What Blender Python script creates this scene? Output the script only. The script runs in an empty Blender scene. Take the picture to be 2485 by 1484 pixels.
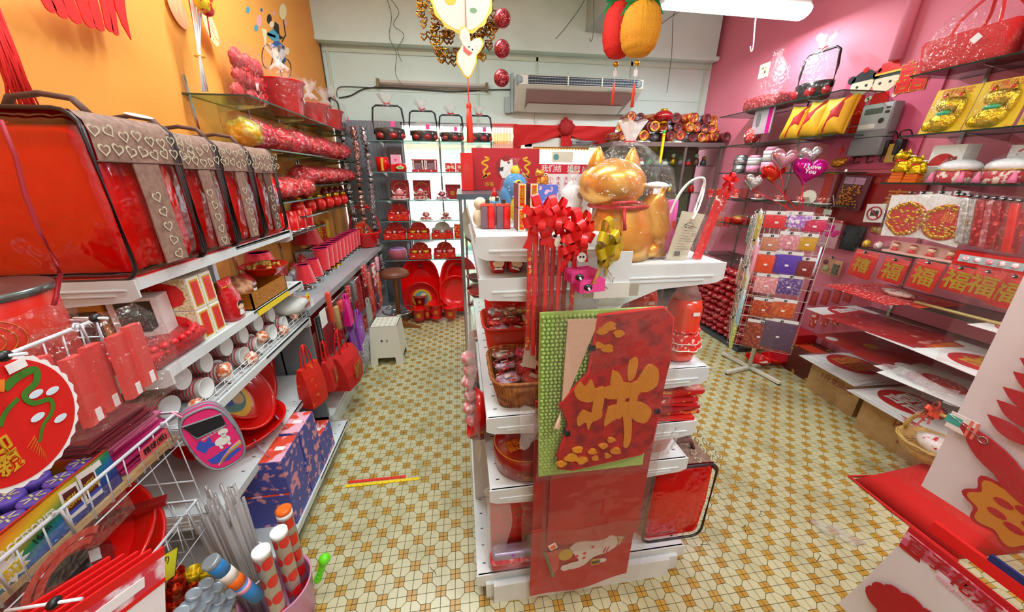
import bpy,math,random
from mathutils import Vector,Matrix,Euler
PI=math.pi;sin=math.sin;cos=math.cos
random.seed(7)
scene=bpy.context.scene
COL=scene.collection
# ------------------------------------------------------------------ camera, world, light
F_PX,YAW,PITCH,ROLL,CAM_H=839.7,.1434,.3585,.0036,1.6
fwd=Vector((sin(YAW)*cos(PITCH),cos(YAW)*cos(PITCH),-sin(PITCH)))
r0=Vector((cos(YAW),-sin(YAW),0));u0=r0.cross(fwd)
RR=cos(ROLL)*r0+sin(ROLL)*u0;UU=-sin(ROLL)*r0+cos(ROLL)*u0
CP=Vector((0,0,CAM_H))
cam=bpy.data.cameras.new('camera');camo=bpy.data.objects.new('camera',cam);COL.objects.link(camo)
cam.sensor_fit='HORIZONTAL';cam.sensor_width=36;cam.lens=F_PX/2485*36;cam.clip_start=.02
m=Matrix.Identity(4)
for i in range(3):m[i][0]=RR[i];m[i][1]=UU[i];m[i][2]=-fwd[i];m[i][3]=CP[i]
camo.matrix_world=m;scene.camera=camo
scene.view_settings.view_transform='Standard';scene.view_settings.look='None'
scene.view_settings.gamma=1;scene.view_settings.use_curve_mapping=False
scene.view_settings.exposure=.36
scene.cycles.transparent_max_bounces=16
scene.cycles.max_bounces=6
w=bpy.data.worlds.new('World');scene.world=w;w.use_nodes=True
wn=w.node_tree.nodes;wb=wn['Background']
sky=wn.new('ShaderNodeTexSky');sky.sky_type='NISHITA';sky.sun_disc=False
sky.sun_elevation=math.radians(48);sky.sun_rotation=math.radians(150);sky.air_density=1.2;sky.dust_density=3
w.node_tree.links.new(sky.outputs[0],wb.inputs[0]);wb.inputs[1].default_value=1.3
def at(px,py,ax,val):
 """point of the photograph's pixel (px, py) on the plane x|y|z = val"""
 v=fwd+RR*((px-1242.5)/F_PX)-UU*((py-742)/F_PX);k='xyz'.index(ax)
 return CP+v*((val-CP[k])/v[k])
# ------------------------------------------------------------------ materials
def lin(h):
 if isinstance(h,str):
  c=[int(h[i:i+2],16)/255 for i in(0,2,4)]
  return tuple(x/12.92 if x<=.04045 else((x+.055)/1.055)**2.4 for x in c)+(1,)
 return tuple(h)+(1,)if len(h)==3 else h
MATS={}
def mat(name,col,rough=.5,metal=0,spec=.5,var=None,bump=None,emit=0,coat=0,alpha=1,sheen=0):
 """var=(scale, colour2, lo, hi[, kind]) procedural second colour; bump=(scale, strength)"""
 if name in MATS:return MATS[name]
 M=bpy.data.materials.new(name);M.use_nodes=True;nt=M.node_tree;N=nt.nodes;L=nt.links
 b=N['Principled BSDF'];b.inputs['Base Color'].default_value=lin(col)
 b.inputs['Roughness'].default_value=rough;b.inputs['Metallic'].default_value=metal
 b.inputs['Specular IOR Level'].default_value=spec;b.inputs['Coat Weight'].default_value=coat
 b.inputs['Alpha'].default_value=alpha;b.inputs['Sheen Weight'].default_value=sheen
 if emit:b.inputs['Emission Color'].default_value=lin(col);b.inputs['Emission Strength'].default_value=emit
 co=N.new('ShaderNodeNewGeometry')
 if var:
  kind=var[4]if len(var)>4 else 'noise'
  if kind=='noise':
   t=N.new('ShaderNodeTexNoise');t.inputs['Scale'].default_value=var[0];t.inputs['Detail'].default_value=4;out=t.outputs[0]
  elif kind=='cell':
   t=N.new('ShaderNodeTexVoronoi');t.inputs['Scale'].default_value=var[0]
   s=N.new('ShaderNodeSeparateColor');L.new(t.outputs['Color'],s.inputs[0]);out=s.outputs[0]
  elif kind=='dots':
   t=N.new('ShaderNodeTexVoronoi');t.inputs['Scale'].default_value=var[0];out=t.outputs['Distance']
  elif kind=='wave':
   t=N.new('ShaderNodeTexWave');t.inputs['Scale'].default_value=var[0];t.inputs['Distortion'].default_value=6;out=t.outputs[0]
  L.new(co.outputs['Position'],t.inputs['Vector'])
  r=N.new('ShaderNodeValToRGB');r.color_ramp.elements[0].position=var[2];r.color_ramp.elements[1].position=var[3]
  r.color_ramp.elements[0].color=lin(col);r.color_ramp.elements[1].color=lin(var[1])
  L.new(out,r.inputs[0]);L.new(r.outputs[0],b.inputs['Base Color'])
 if bump:
  t=N.new('ShaderNodeTexNoise');t.inputs['Scale'].default_value=bump[0];t.inputs['Detail'].default_value=3
  L.new(co.outputs['Position'],t.inputs['Vector'])
  bp=N.new('ShaderNodeBump');bp.inputs['Strength'].default_value=bump[1];bp.inputs['Distance'].default_value=.01
  L.new(t.outputs[0],bp.inputs['Height']);L.new(bp.outputs[0],b.inputs['Normal'])
 MATS[name]=M;return M
def film(name,tint='ffffff',fac=.06,rough=.1,bump=(30,.6),haze=0):
 """clear plastic film: mostly see-through, with creased highlights"""
 if name in MATS:return MATS[name]
 M=bpy.data.materials.new(name);M.use_nodes=True;nt=M.node_tree;N=nt.nodes;L=nt.links
 N.remove(N['Principled BSDF']);out=N['Material Output']
 tr=N.new('ShaderNodeBsdfTransparent');tr.inputs[0].default_value=lin(tint)
 gl=N.new('ShaderNodeBsdfGlossy');gl.inputs['Roughness'].default_value=rough
 lw=N.new('ShaderNodeLayerWeight');lw.inputs[0].default_value=.25
 ma=N.new('ShaderNodeMath');ma.operation='MULTIPLY_ADD';ma.inputs[1].default_value=.17;ma.inputs[2].default_value=fac
 L.new(lw.outputs['Facing'],ma.inputs[0])
 mx=N.new('ShaderNodeMixShader');L.new(ma.outputs[0],mx.inputs[0]);L.new(tr.outputs[0],mx.inputs[1]);L.new(gl.outputs[0],mx.inputs[2])
 if bump:
  co=N.new('ShaderNodeNewGeometry');t=N.new('ShaderNodeTexNoise');t.inputs['Scale'].default_value=bump[0];t.inputs['Detail'].default_value=2
  L.new(co.outputs['Position'],t.inputs['Vector']);bp=N.new('ShaderNodeBump');bp.inputs['Strength'].default_value=bump[1];bp.inputs['Distance'].default_value=.02
  L.new(t.outputs[0],bp.inputs['Height']);L.new(bp.outputs[0],gl.inputs['Normal']);L.new(bp.outputs[0],lw.inputs['Normal'])
 last=mx
 if haze:
  df=N.new('ShaderNodeBsdfDiffuse');df.inputs[0].default_value=lin('f4f2f0');m2=N.new('ShaderNodeMixShader');m2.inputs[0].default_value=haze
  L.new(mx.outputs[0],m2.inputs[1]);L.new(df.outputs[0],m2.inputs[2]);last=m2
 L.new(last.outputs[0],out.inputs[0]);MATS[name]=M;return M
FILM=film('clear_wrap',fac=.03,haze=.01,rough=.08,bump=(40,1));HFILM=film('frosted_wrap',fac=.08,haze=.2,rough=.16,bump=(60,1))
GLASS=film('window_glass','f4fbf8',.03,.02,None);GSHELF=film('shelf_glass','cfe3da',.08,.05,None)
REDFILM=film('red_clear_vinyl','ff5a38',.07,.12,(14,.5))
PVC=film('thick_clear_vinyl','fbf4f2',.02,.1,(10,.7),haze=.02)
RED=mat('red_plastic','e2100c',.28,coat=.3);DRED=mat('dark_red','8e0d10',.4);RPAP=mat('red_paper','d4161a',.5)
WHITE=mat('white_plastic','eeeeea',.4);CREAM=mat('cream_plastic','e8e2cf',.45);PAPER=mat('white_paper','f2efec',.7)
STEEL=mat('white_steel','dfe3e2',.35,var=(6,'d2d6d6',.4,.7));CHROME=mat('chrome','d8d8da',.12,1);GREY=mat('grey_metal','8d9092',.35,.7)
BLACK=mat('black_plastic','141314',.35);DKGREY=mat('dark_grey','3a3c40',.4);GOLD=mat('gold_foil','d9a326',.22,.85,bump=(60,.3))
GINK=mat('gold_ink','e3b12c',.4,.3);YEL=mat('yellow_plastic','f2cf12',.4);ORG=mat('orange_plastic','f26a12',.35)
PINK=mat('pink_plastic','f04a9a',.4);LPINK=mat('light_pink','f3a9bd',.5);HOT=mat('magenta_plastic','e4168a',.35);PURP=mat('purple_cloth','6c3fa8',.6)
GREEN=mat('green_plastic','58c41e',.35);DGREEN=mat('dark_green','1d7a3a',.5);BLUE=mat('blue_print','3a55c0',.5);SKY=mat('sky_blue','58b0dc',.5)
ORANGE_INK=mat('orange_ink','f0821e',.6);BROWN=mat('brown_cloth','5a3a30',.7,var=(40,'6d4a3e',.4,.7));LBROWN=mat('tan_velour','9c7a68',.75,var=(60,'7d5c4e',.35,.7))
CARD=mat('cardboard','b08a58',.8,var=(25,'a07c4c',.4,.7));WICK=mat('brown_wicker','8e4a1c',.5,var=(50,'c07a34',.4,.7));STRAW=mat('straw','c9a35c',.6,var=(70,'a9803c',.4,.7))
WOOD=mat('light_wood','c8a878',.6,var=(30,'b48f5e',.4,.7));SKIN=mat('peach_ink','f3d3ae',.6);INK=mat('black_ink','1a1214',.6);SILVER=mat('silver_foil','c9c9cf',.2,.9,bump=(50,.8))
FLOW=mat('crumpled_red_ribbon','e0141a',.35,var=(45,'f9b0a8',.5,.74),bump=(50,1));FLOW2=mat('crumpled_pink_red_ribbon','e81e3a',.35,var=(50,'ffd0cc',.52,.72),bump=(50,1))
RGOLD=mat('red_gold_print','cf1713',.4,var=(55,'e9a92c',.56,.62));RFLOR=mat('red_white_print','d31a1a',.45,var=(60,'fbe9e2',.58,.64))
GLITR=mat('red_glitter','8a0f1c',.3,.5,var=(400,'ff9a9a',.75,.95,'cell'));GLITS=mat('silver_glitter','8b8588',.25,.8,var=(150,'ffffff',.6,.95,'cell'))
RCLOTH=mat('red_cloth','c8161a',.85,bump=(300,.2));RNW=mat('red_nonwoven','d3160f',.8,bump=(500,.3));BFLOR=mat('blue_floral_print','4a52a8',.5,var=(28,'e59aa8',.55,.6))
# ------------------------------------------------------------------ mesh builder
class MB:
 def __init__(s):s.v=[];s.f=[];s.mi=[];s.sm=[];s.cur=0;s.T=Matrix.Identity(4);s.n=0
 def m(s,i):s.cur=i;return s
 def tf(s,loc=(0,0,0),rot=(0,0,0),sc=(1,1,1)):s.T=Matrix.LocRotScale(Vector(loc),Euler(rot),Vector(sc));return s
 def add(s,vs,fs,smooth=False):
  o=len(s.v);T=s.T;s.v+=[T@Vector(p)for p in vs]
  for f in fs:s.f.append([o+i for i in f]);s.mi.append(s.cur);s.sm.append(smooth)
  return s
 def box(s,x0,y0,z0,x1,y1,z1):
  if x0>x1:x0,x1=x1,x0
  if y0>y1:y0,y1=y1,y0
  if z0>z1:z0,z1=z1,z0
  return s.add([(x0,y0,z0),(x1,y0,z0),(x1,y1,z0),(x0,y1,z0),(x0,y0,z1),(x1,y0,z1),(x1,y1,z1),(x0,y1,z1)],
[(3,2,1,0),(4,5,6,7),(0,1,5,4),(1,2,6,5),(2,3,7,6),(3,0,4,7)])
 def loft(s,rings,closed=True,caps=(1,1),smooth=True):
  n=len(rings[0]);vs=[p for r in rings for p in r];fs=[]
  for k in range(len(rings)-1):
   for i in range(n if closed else n-1):
    j=(i+1)%n;fs.append((k*n+i,k*n+j,(k+1)*n+j,(k+1)*n+i))
  s.add(vs,fs,smooth);o=len(s.v)-len(vs)
  if caps[0]:s.f.append([o+i for i in range(n)][::-1]);s.mi.append(s.cur);s.sm.append(False)
  if caps[1]:s.f.append([o+(len(rings)-1)*n+i for i in range(n)]);s.mi.append(s.cur);s.sm.append(False)
  return s
 def lathe(s,prof,n=20,c=(0,0,0),caps=(1,1),wob=None,a0=0,a1=2*PI,sx=1,sy=1):
  rings=[]
  for r,z in prof:
   R=[]
   for i in range(n):
    a=a0+(a1-a0)*i/n;q=r*(wob(a,z)if wob else 1);R.append((c[0]+q*cos(a)*sx,c[1]+q*sin(a)*sy,c[2]+z))
   rings.append(R)
  return s.loft(rings,True,caps)
 def cyl(s,c,r,h,n=16,r2=None):return s.lathe([(r,0),(r if r2 is None else r2,h)],n,c)
 def tube(s,pts,r,n=6,closed=False,flat=1):
  P=[Vector(p)for p in pts];rings=[];up=Vector((0,0,1));N=len(P)
  for i,p in enumerate(P):
   d=(P[(i+1)%N]-P[i-1])if closed else(P[min(i+1,N-1)]-P[max(i-1,0)])
   d=d.normalized()if d.length>1e-9 else Vector((0,0,1))
   a=d.cross(up)
   if a.length<1e-3:a=d.cross(Vector((0,1,0)))
   a.normalize();b=a.cross(d)
   rr=r(i/(N-1))if callable(r)else r
   rings.append([p+a*(rr*cos(2*PI*k/n))+b*(rr*flat*sin(2*PI*k/n))for k in range(n)])
  if closed:rings.append(rings[0]);return s.loft(rings,True,(0,0))
  return s.loft(rings)
 def prism(s,poly,h0,h1,ax='y'):
  """polygon in the plane across ax, extruded from h0 to h1"""
  n=len(poly)
  g={'y':lambda p,h:(p[0],h,p[1]),'z':lambda p,h:(p[0],p[1],h),'x':lambda p,h:(h,p[0],p[1])}[ax]
  return s.add([g(p,h0)for p in poly]+[g(p,h1)for p in poly],[tuple(range(n))[::-1],tuple(range(n,2*n))]+[(i,(i+1)%n,n+(i+1)%n,n+i)for i in range(n)])
 def ball(s,c,r,n=12,k=8,wob=None):
  r=(r,r,r)if not hasattr(r,'__len__')else r;rings=[]
  for j in range(k+1):
   t=-PI/2+PI*j/k;t=max(-PI/2+.02,min(PI/2-.02,t))
   R=[]
   for i in range(n):
    a=2*PI*i/n;q=wob(a,t)if wob else 1
    R.append((c[0]+r[0]*q*cos(t)*cos(a),c[1]+r[1]*q*cos(t)*sin(a),c[2]+r[2]*q*sin(t)))
   rings.append(R)
  return s.loft(rings)
 def grid(s,fn,nu,nv,smooth=True):
  vs=[fn(i/nu,j/nv)for j in range(nv+1)for i in range(nu+1)]
  return s.add(vs,[(j*(nu+1)+i,j*(nu+1)+i+1,(j+1)*(nu+1)+i+1,(j+1)*(nu+1)+i)for j in range(nv)for i in range(nu)],smooth)
 def slab(s,fn,nu,nv,th):
  """sheet with thickness th along local +y"""
  s.grid(fn,nu,nv)
  def g(u,v):p=Vector(fn(u,v));return(p[0],p[1]+th,p[2])
  s.grid(g,nu,nv)
  e=[(i/nu,0)for i in range(nu)]+[(1,j/nv)for j in range(nv)]+[(1-i/nu,1)for i in range(nu)]+[(0,1-j/nv)for j in range(nv)]
  n=len(e);s.add([fn(*q)for q in e]+[g(*q)for q in e],[(i,(i+1)%n,n+(i+1)%n,n+i)for i in range(n)]);return s
 def rbox(s,x0,y0,z0,x1,y1,z1,r=.01,k=3,top=1.,puff=0):
  """box with rounded vertical edges and soft top and bottom rims"""
  rings=[];cx,cy=(x0+x1)/2,(y0+y1)/2
  def ring(ins,z,sc):
   R=[]
   for(qx,qy,a0)in((x1,y1,0),(x0,y1,PI/2),(x0,y0,PI),(x1,y0,3*PI/2)):
    ox=cx+(qx-cx)*sc;oy=cy+(qy-cy)*sc
    ox-=math.copysign(r,qx-cx);oy-=math.copysign(r,qy-cy)
    for j in range(k+1):
     a=a0+PI/2*j/k;R.append((ox+(r-ins)*cos(a),oy+(r-ins)*sin(a),z))
   return R
  e=min(r,(z1-z0)/2)*.8
  rings.append(ring(e,z0,1));rings.append(ring(e*.3,z0+e*.3,1));rings.append(ring(0,z0+e,1))
  if puff:rings.append(ring(-puff,(z0+z1)/2,(1+top)/2))
  rings.append(ring(0,z1-e,top));rings.append(ring(e*.3,z1-e*.3,top));rings.append(ring(e,z1,top))
  return s.loft(rings)
 def mesh(s,name,mats):
  me=bpy.data.meshes.new(name);me.from_pydata([tuple(p)for p in s.v],[],s.f)
  mats=mats if isinstance(mats,(list,tuple))else[mats]
  for q in mats:me.materials.append(q)
  me.polygons.foreach_set('material_index',s.mi);me.polygons.foreach_set('use_smooth',s.sm);me.update();return me
def obj(name,mb,mats,parent=None,loc=(0,0,0),rot=(0,0,0),label=None):
 me=mb.mesh(name,mats)if isinstance(mb,MB)else mb
 o=bpy.data.objects.new(name,me);COL.objects.link(o);o.location=loc;o.rotation_euler=rot
 if parent is not None:o.parent=parent
 if label:o['label']=label
 return o
def tag(o,label,cat,group=None,kind=None):
 o['label']=label;o['category']=cat
 if group:o['group']=group
 if kind:o['kind']=kind
 return o
def thing(name,label,cat,loc=(0,0,0),rz=0,group=None,rot=None):
 o=bpy.data.objects.new(name,None);COL.objects.link(o);o.empty_display_size=.02
 o.location=loc;o.rotation_euler=rot or(0,0,rz);return tag(o,label,cat,group)
def struct(name,mb,mats):o=obj(name,mb,mats);o['kind']='structure';return o
def copy_tree(o,parent=None):
 c=o.copy();COL.objects.link(c)
 if parent is not None:c.parent=parent
 for ch in list(o.children):copy_tree(ch,c)
 return c
def dup(o,loc,rz=None,label=None,rot=None,sc=None):
 c=copy_tree(o);c.location=loc
 if rz is not None:c.rotation_euler=(0,0,rz)
 if rot:c.rotation_euler=rot
 if label:c['label']=label
 if sc:c.scale=(sc,sc,sc)if not hasattr(sc,'__len__')else sc
 return c
TXT={}
def text(parent,s,size,M,loc,rot=(PI/2,0,0),name='lettering',depth=.0006,sx=1,bold=0,sp=1):
 """solid lettering, centred at loc; rot (pi/2,0,0) reads from -y"""
 key=(s,round(size,4),depth,sx,bold,sp,M.name)
 if key not in TXT:
  cu=bpy.data.curves.new('t','FONT');cu.body=s;cu.size=size;cu.align_x='CENTER';cu.align_y='CENTER';cu.extrude=depth;cu.offset=bold;cu.resolution_u=2
  cu.space_line=sp
  t=bpy.data.objects.new('t',cu);COL.objects.link(t);dg=bpy.context.evaluated_depsgraph_get()
  me=bpy.data.meshes.new_from_object(t.evaluated_get(dg));me.materials.clear();me.materials.append(M);me.name='lettering'
  if sx!=1:
   for v in me.vertices:v.co.x*=sx
  bpy.data.objects.remove(t);bpy.data.curves.remove(cu);TXT[key]=me
 o=bpy.data.objects.new(name,TXT[key]);COL.objects.link(o);o.location=loc;o.rotation_euler=rot
 if parent is not None:o.parent=parent
 return o
ORD=['first','second','third','fourth','fifth','sixth','seventh','eighth','ninth','tenth','eleventh','twelfth','thirteenth','fourteenth','fifteenth','sixteenth',
'seventeenth','eighteenth','nineteenth','twentieth','twenty-first','twenty-second','twenty-third','twenty-fourth','twenty-fifth','twenty-sixth','twenty-seventh','twenty-eighth','twenty-ninth','thirtieth']
def heart(w,n=24,c=(0,0)):
 P=[]
 for i in range(n):
  t=2*PI*i/n;P.append((c[0]+w*.5*sin(t)**3,c[1]+w*.5*(13*cos(t)-5*cos(2*t)-2*cos(3*t)-cos(4*t))/16))
 return P
def outline(poly,t):
 """closed band along a polygon: returns list of quads' corner lists"""
 n=len(poly);cx=sum(p[0]for p in poly)/n;cy=sum(p[1]for p in poly)/n
 inn=[(cx+(p[0]-cx)*(1-t),cy+(p[1]-cy)*(1-t))for p in poly]
 return[[poly[i],poly[(i+1)%n],inn[(i+1)%n],inn[i]]for i in range(n)]
def circ(r,n=24,c=(0,0),sy=1):return[(c[0]+r*cos(2*PI*i/n),c[1]+r*sy*sin(2*PI*i/n))for i in range(n)]
LW,RW,BW,FW,CEIL=-1.35,3.06,4.5,-1.4,3.5
HP=PI/2
# ------------------------------------------------------------------ room shell
WARMW=mat('orange_wall_paint','f2a54a',.6,var=(1.3,'ec9838',.35,.75),bump=(120,.05))
PINKW=mat('pink_wall_paint','e88296',.6,var=(1.3,'e0748c',.35,.75),bump=(120,.05))
GRNW=mat('pale_green_wall_paint','d6ece4',.6,var=(2,'cbe2d8',.35,.75),bump=(90,.05))
fl=MB().box(LW-.1,FW-.1,-.12,RW+.1,BW+.1,-.0025);floor=struct('floor',fl,mat('dark_grout','3c3a26',.8))
OCT=mat('cream_floor_tile','c4bc94',.32,var=(5,'a0966c',.45,.8),bump=(200,.03));SQ=mat('ochre_floor_tile','bb8f38',.35,var=(9,'a5792c',.4,.8))
U=.05833;TX0,TY0=-.0953,1.013;h=.345*U;g=.0011
q4=[(g,g),(U-h-g,g),(U-h-g,h-g*.4),(h-g*.4,U-h-g),(g,U-h-g)]
def tile_mb(mb,cx,cy,kind):
 for sx in(1,-1):
  for sy in(1,-1):
   poly=q4 if kind else[(g,g),(h-g,g),(h-g,h-g),(g,h-g)]
   P=[(cx+sx*p[0],cy+sy*p[1])for p in poly]
   if sx*sy<0:P=P[::-1]
   n=len(P);mb.add([(p[0],p[1],-.003)for p in P]+[(p[0],p[1],0)for p in P],[tuple(range(n,2*n))]+[(i,(i+1)%n,n+(i+1)%n,n+i)for i in range(n)])
 return mb
toct=tile_mb(MB(),0,0,1).mesh('tile',OCT);tsq=tile_mb(MB(),0,0,0).mesh('accent_tile',SQ)
cells=[]
for i in range(-24,56):
 for j in range(-10,62):
  x,y=TX0+i*U,TY0+j*U
  if LW+U<x<RW-U and.35<y<BW-.1:
   d=(Vector((x,y,0))-CP);c=d.dot(fwd)
   if c>.1:
    px,py=1242.5+F_PX*d.dot(RR)/c,742-F_PX*d.dot(UU)/c
    vis=-20<px<2500 and py<1500 and not(0<x<.85 and.95<y<3.3)and x>-.95 and not(1150<px<1620 and py<1440)and not(x>2.5 and y<1.3)
   else:vis=False
   cells.append((not vis,d.length,x,y,(i+j)%2))
cells.sort();cnt=[0,0];rest=[MB(),MB()]
for nv,d,x,y,k in cells:
 if cnt[k]<290 and not nv:
  cnt[k]+=1;obj('tile' if k else 'accent_tile',toct if k else tsq,None,floor,(x,y,0))
 else:tile_mb(rest[k],x,y,k)
for k in(0,1):
 o=obj('distant_tiles' if k else 'distant_accent_tiles',rest[k],OCT if k else SQ,floor);o['kind']='stuff'
scuff=MB()
for px,py in((1810,1290),(1920,1310),(1760,1210),(1850,1240),(1790,1170),(1705,1180),(1990,1345),(1950,1200),(930,925),(880,905),(915,895),(1700,1320),(1045,1375),(1830,1180)):
 p=at(px,py,'z',0);a=random.random()*6;pts=[]
 for k in range(5):a+=random.uniform(-1.2,1.2);pts.append(p+Vector((0,0,.0006)));p=p+Vector((cos(a),sin(a),0))*.012
 scuff.tube(pts,.0012,4)
o=obj('scuff_marks',scuff,mat('dirt','3a3020',.9),floor);o['kind']='stuff'
struct('wall_left',MB().box(LW-.12,FW,0,LW,BW,CEIL),WARMW)
struct('wall_right',MB().box(RW,FW,0,RW+.12,BW,CEIL),PINKW)
struct('wall_front',MB().box(LW-.1,FW-.12,0,RW+.1,FW,CEIL),mat('cream_wall_paint','e9e4d6',.7))
struct('ceiling',MB().box(LW-.1,FW-.1,CEIL,RW+.1,BW+.1,CEIL+.1),mat('white_ceiling_paint','eef0ea',.8))
HZ=2.17;DX0,DX1=.80,1.80
bw=MB().box(LW,BW,HZ,RW,BW+.14,CEIL).box(LW+.74,BW,0,DX0-.04,BW+.14,.32).box(DX1+.04,BW,0,RW,BW+.14,.32)
struct('wall_back',bw,GRNW)
tb=MB().box(LW,BW-.14,2.86,RW-.02,BW,2.90).box(LW,BW-.12,2.90,RW-.05,BW,CEIL)
struct('trim_1',tb,mat('pale_green_beam','daf0e8',.6,var=(3,'d0e6dc',.4,.7)))
tr=MB()
for px in(1158,1303,1532):x=at(px,170,'y',BW-.01)[0];tr.box(x-.012,BW-.014,HZ+.02,x+.012,BW,2.86)
tr.box(LW+.02,BW-.014,2.80,RW-.04,BW,2.84).box(RW-.1,BW-.016,HZ,RW-.07,BW,2.86).box(LW+.05,BW-.016,HZ,LW+.075,BW,2.86)
tr.box(LW+.1,BW-.006,2.46,.4,BW,2.463).box(2.1,BW-.006,2.46,RW-.1,BW,2.463)
struct('trim_2',tr,mat('pale_green_batten','c6d6c2',.6))
struct('trim_3',MB().box(1.42,BW-1.6,3.06,1.62,BW-.12,CEIL),mat('grey_green_beam','b4c0ba',.6))
pipe=MB().tube([(RW-.04,at(2200,60,'x',RW-.04)[1],2.36),(RW-.04,at(2200,60,'x',RW-.04)[1],CEIL)],.035,12)
struct('trim_4',pipe,PINKW)
# edge strip where the orange panel meets the back wall
struct('trim_5',MB().box(LW,BW-.02,HZ,LW+.008,BW-.005,CEIL),mat('dark_gap','5a4630',.8))
ledge=struct('window_ledge',MB().box(LW,4.0,0,.74,BW,.045),mat('grey_concrete_ledge','7c7468',.7,var=(20,'8d857a',.4,.7)));ledge.name='trim_6'
# shopfront windows
def window(name,x0,x1,z0,z1,cols):
 w=struct(name,MB().box(x0,BW+.05,z0,x1,BW+.056,z1),GLASS)
 f=MB().box(x0,BW+.02,z0,x1,BW+.09,z0+.03).box(x0,BW+.02,z1-.03,x1,BW+.09,z1)
 for k in range(cols+1):x=x0+(x1-x0)*k/cols;f.box(x-.015,BW+.02,z0,x+.015,BW+.09,z1)
 obj('window_frame',f,mat('aluminium','a9adb0',.35,.6),w)
window('window_1',LW+.72,DX0-.06,.32,HZ,2);window('window_2',DX1+.06,RW,.32,HZ,2)
cg=MB();x=LW+.02
while x<LW+.72:cg.box(x,BW-.02-.012*(int((x-LW)*50)%2),.05,x+.02,BW+.04,HZ);x+=.02
o=tag(obj('shutter_panel',cg,mat('grey_shutter','8c9096',.45,.3)),'grey ribbed metal shutter panel behind the hanging tinsel at the left corner','shutter')
# glass door, opened inwards frame seen square
door=thing('door_1','x','x',(DX0,BW-.02,0));
for k in('label','category'):del door[k]
door['kind']='structure';W=DX1-DX0
DF=mat('off_white_door_frame','d9dcd2',.4,.2)
f=MB().box(0,-.03,0,.075,.04,2.03).box(W-.075,-.03,0,W,.04,2.03).box(0,-.03,1.93,W,.04,2.03).box(0,-.03,0,W,.04,.12)
obj('door_frame',f,DF,door);obj('glass_pane',MB().box(.075,0,.12,W-.075,.006,1.93),GLASS,door)
obj('door_closer',MB().box(.55,-.09,1.96,.80,-.03,2.0).tube([(.6,-.09,1.98),(.75,-.16,1.985),(.9,-.05,1.99)],.008),GREY,door)
obj('door_handle',MB().tube([(W-.04,-.03,1.0),(W-.04,-.08,1.0),(W-.04,-.08,1.25),(W-.04,-.03,1.25)],.01),CHROME,door)
# ------------------------------------------------------------------ outside the shop
tag(obj('street',MB().box(-8,BW+.15,-.2,12,16,-.06),mat('asphalt_grey','9a9a98',.9,var=(2,'88888a',.4,.7))),'pale grey street outside the shopfront glass','street')['kind']='structure'
tag(obj('pavement',MB().box(-8,BW+.14,-.1,12,6.6,-.02),mat('pavement_grey','c4c0b6',.8)),'pale tiled walkway right outside the door','pavement')['kind']='structure'
hb=thing('shop_building','white building across the street with yellow awning, seen through the shopfront glass','building',(0,12,0))
obj('wall',MB().box(-8,0,0,12,.4,7),mat('white_facade','e8e6e0',.8),hb)
aw=MB()
for k in range(40):aw.m(k%2).box(-8+k*.5,-1.1,2.55,-7.5+k*.5,0,2.75)
obj('awning',aw,[mat('yellow_awning','f3d268',.7),mat('cream_awning','f5ecc0',.7)],hb)
for k in range(7):
 x=-5+k*2.2;fr=obj('shop_window',MB().box(x,-.03,.4,x+1.7,0,2.4),mat('pale_window','b9c8cc',.2),hb)
 obj('window_frame',MB().box(x+.82,-.06,.4,x+.88,-.03,2.4).box(x,-.06,1.4,x+1.7,-.03,1.45),WHITE,fr)
for k,(x,c,l)in enumerate(((-2.6,'d8b0a8','pale red'),(2.6,'a8b8c4','silver blue'))):
 car=thing('car',l+' car parked across the street beyond the glass','car',(x,9.2,-.06))
 obj('body',MB().rbox(-2,0,.25,2,1.6,.85,.15).rbox(-1.1,.12,.8,1.2,1.48,1.4,.18,top=.8),mat('car_paint_%d'%k,c,.25,coat=.5),car)
 for wx in(-1.3,1.3):
  ty=MB();ty.tf((wx,-.02,.32),(HP,0,0));ty.lathe([(.32,-.1),(.32,.1)],16);obj('wheel',ty,BLACK,car)
# ------------------------------------------------------------------ lamps
TUBE=mat('lit_tube','f4fbff',emit=6);DIFF=mat('lit_diffuser','f6fcff',emit=3)
def fixture(x,y,z,L,label,watt,rz=0,diffuser=False,drop=0):
 t=thing('fluorescent_lamp',label,'lamp',(x,y,z),rz)
 obj('housing',MB().rbox(-L/2,-.06,.03,L/2,.06,.075,.015),WHITE,t)
 if diffuser:obj('diffuser',MB().tube([(-L/2+.01,0,0),(L/2-.01,0,0)],.085,14,flat=.62),DIFF,t)
 else:
  tm=MB().tube([(-L/2+.03,0,0),(L/2-.03,0,0)],.014,10);obj('tube',tm,TUBE,t)
 obj('end_cap',MB().rbox(-L/2-.012,-.05,-.03,-L/2+.01,.05,.06,.008),WHITE,t);obj('end_cap',MB().rbox(L/2-.01,-.05,-.03,L/2+.012,.05,.06,.008),WHITE,t)
 ld=bpy.data.lights.new('tube_light','AREA');ld.shape='RECTANGLE';ld.size=L;ld.size_y=.1;ld.energy=watt;ld.color=(.84,.96,1)
 lo=bpy.data.objects.new('tube_light',ld);COL.objects.link(lo);lo.parent=t;lo.location=(0,0,-.07)
 if drop:
  r=MB()
  for sx in(-L*.35,L*.35):r.tube([(sx,0,.07),(sx,0,drop)],.004,5)
  obj('hanging_rod',r,WHITE,t)
 return t
fixture(2.22,3.1,2.86,1.26,'lit long white fluorescent lamp hanging at the upper right',28,.02,True,CEIL-2.86)
fixture(.0,.7,3.3,1.2,'unseen bare fluorescent lamp added on the ceiling above the central shelves',26,0)  # this and the lamps below are out of view, added for stronger light
fixture(2.3,.3,3.3,1.2,'unseen bare fluorescent lamp added on the ceiling near the right wall',20,0)
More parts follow.
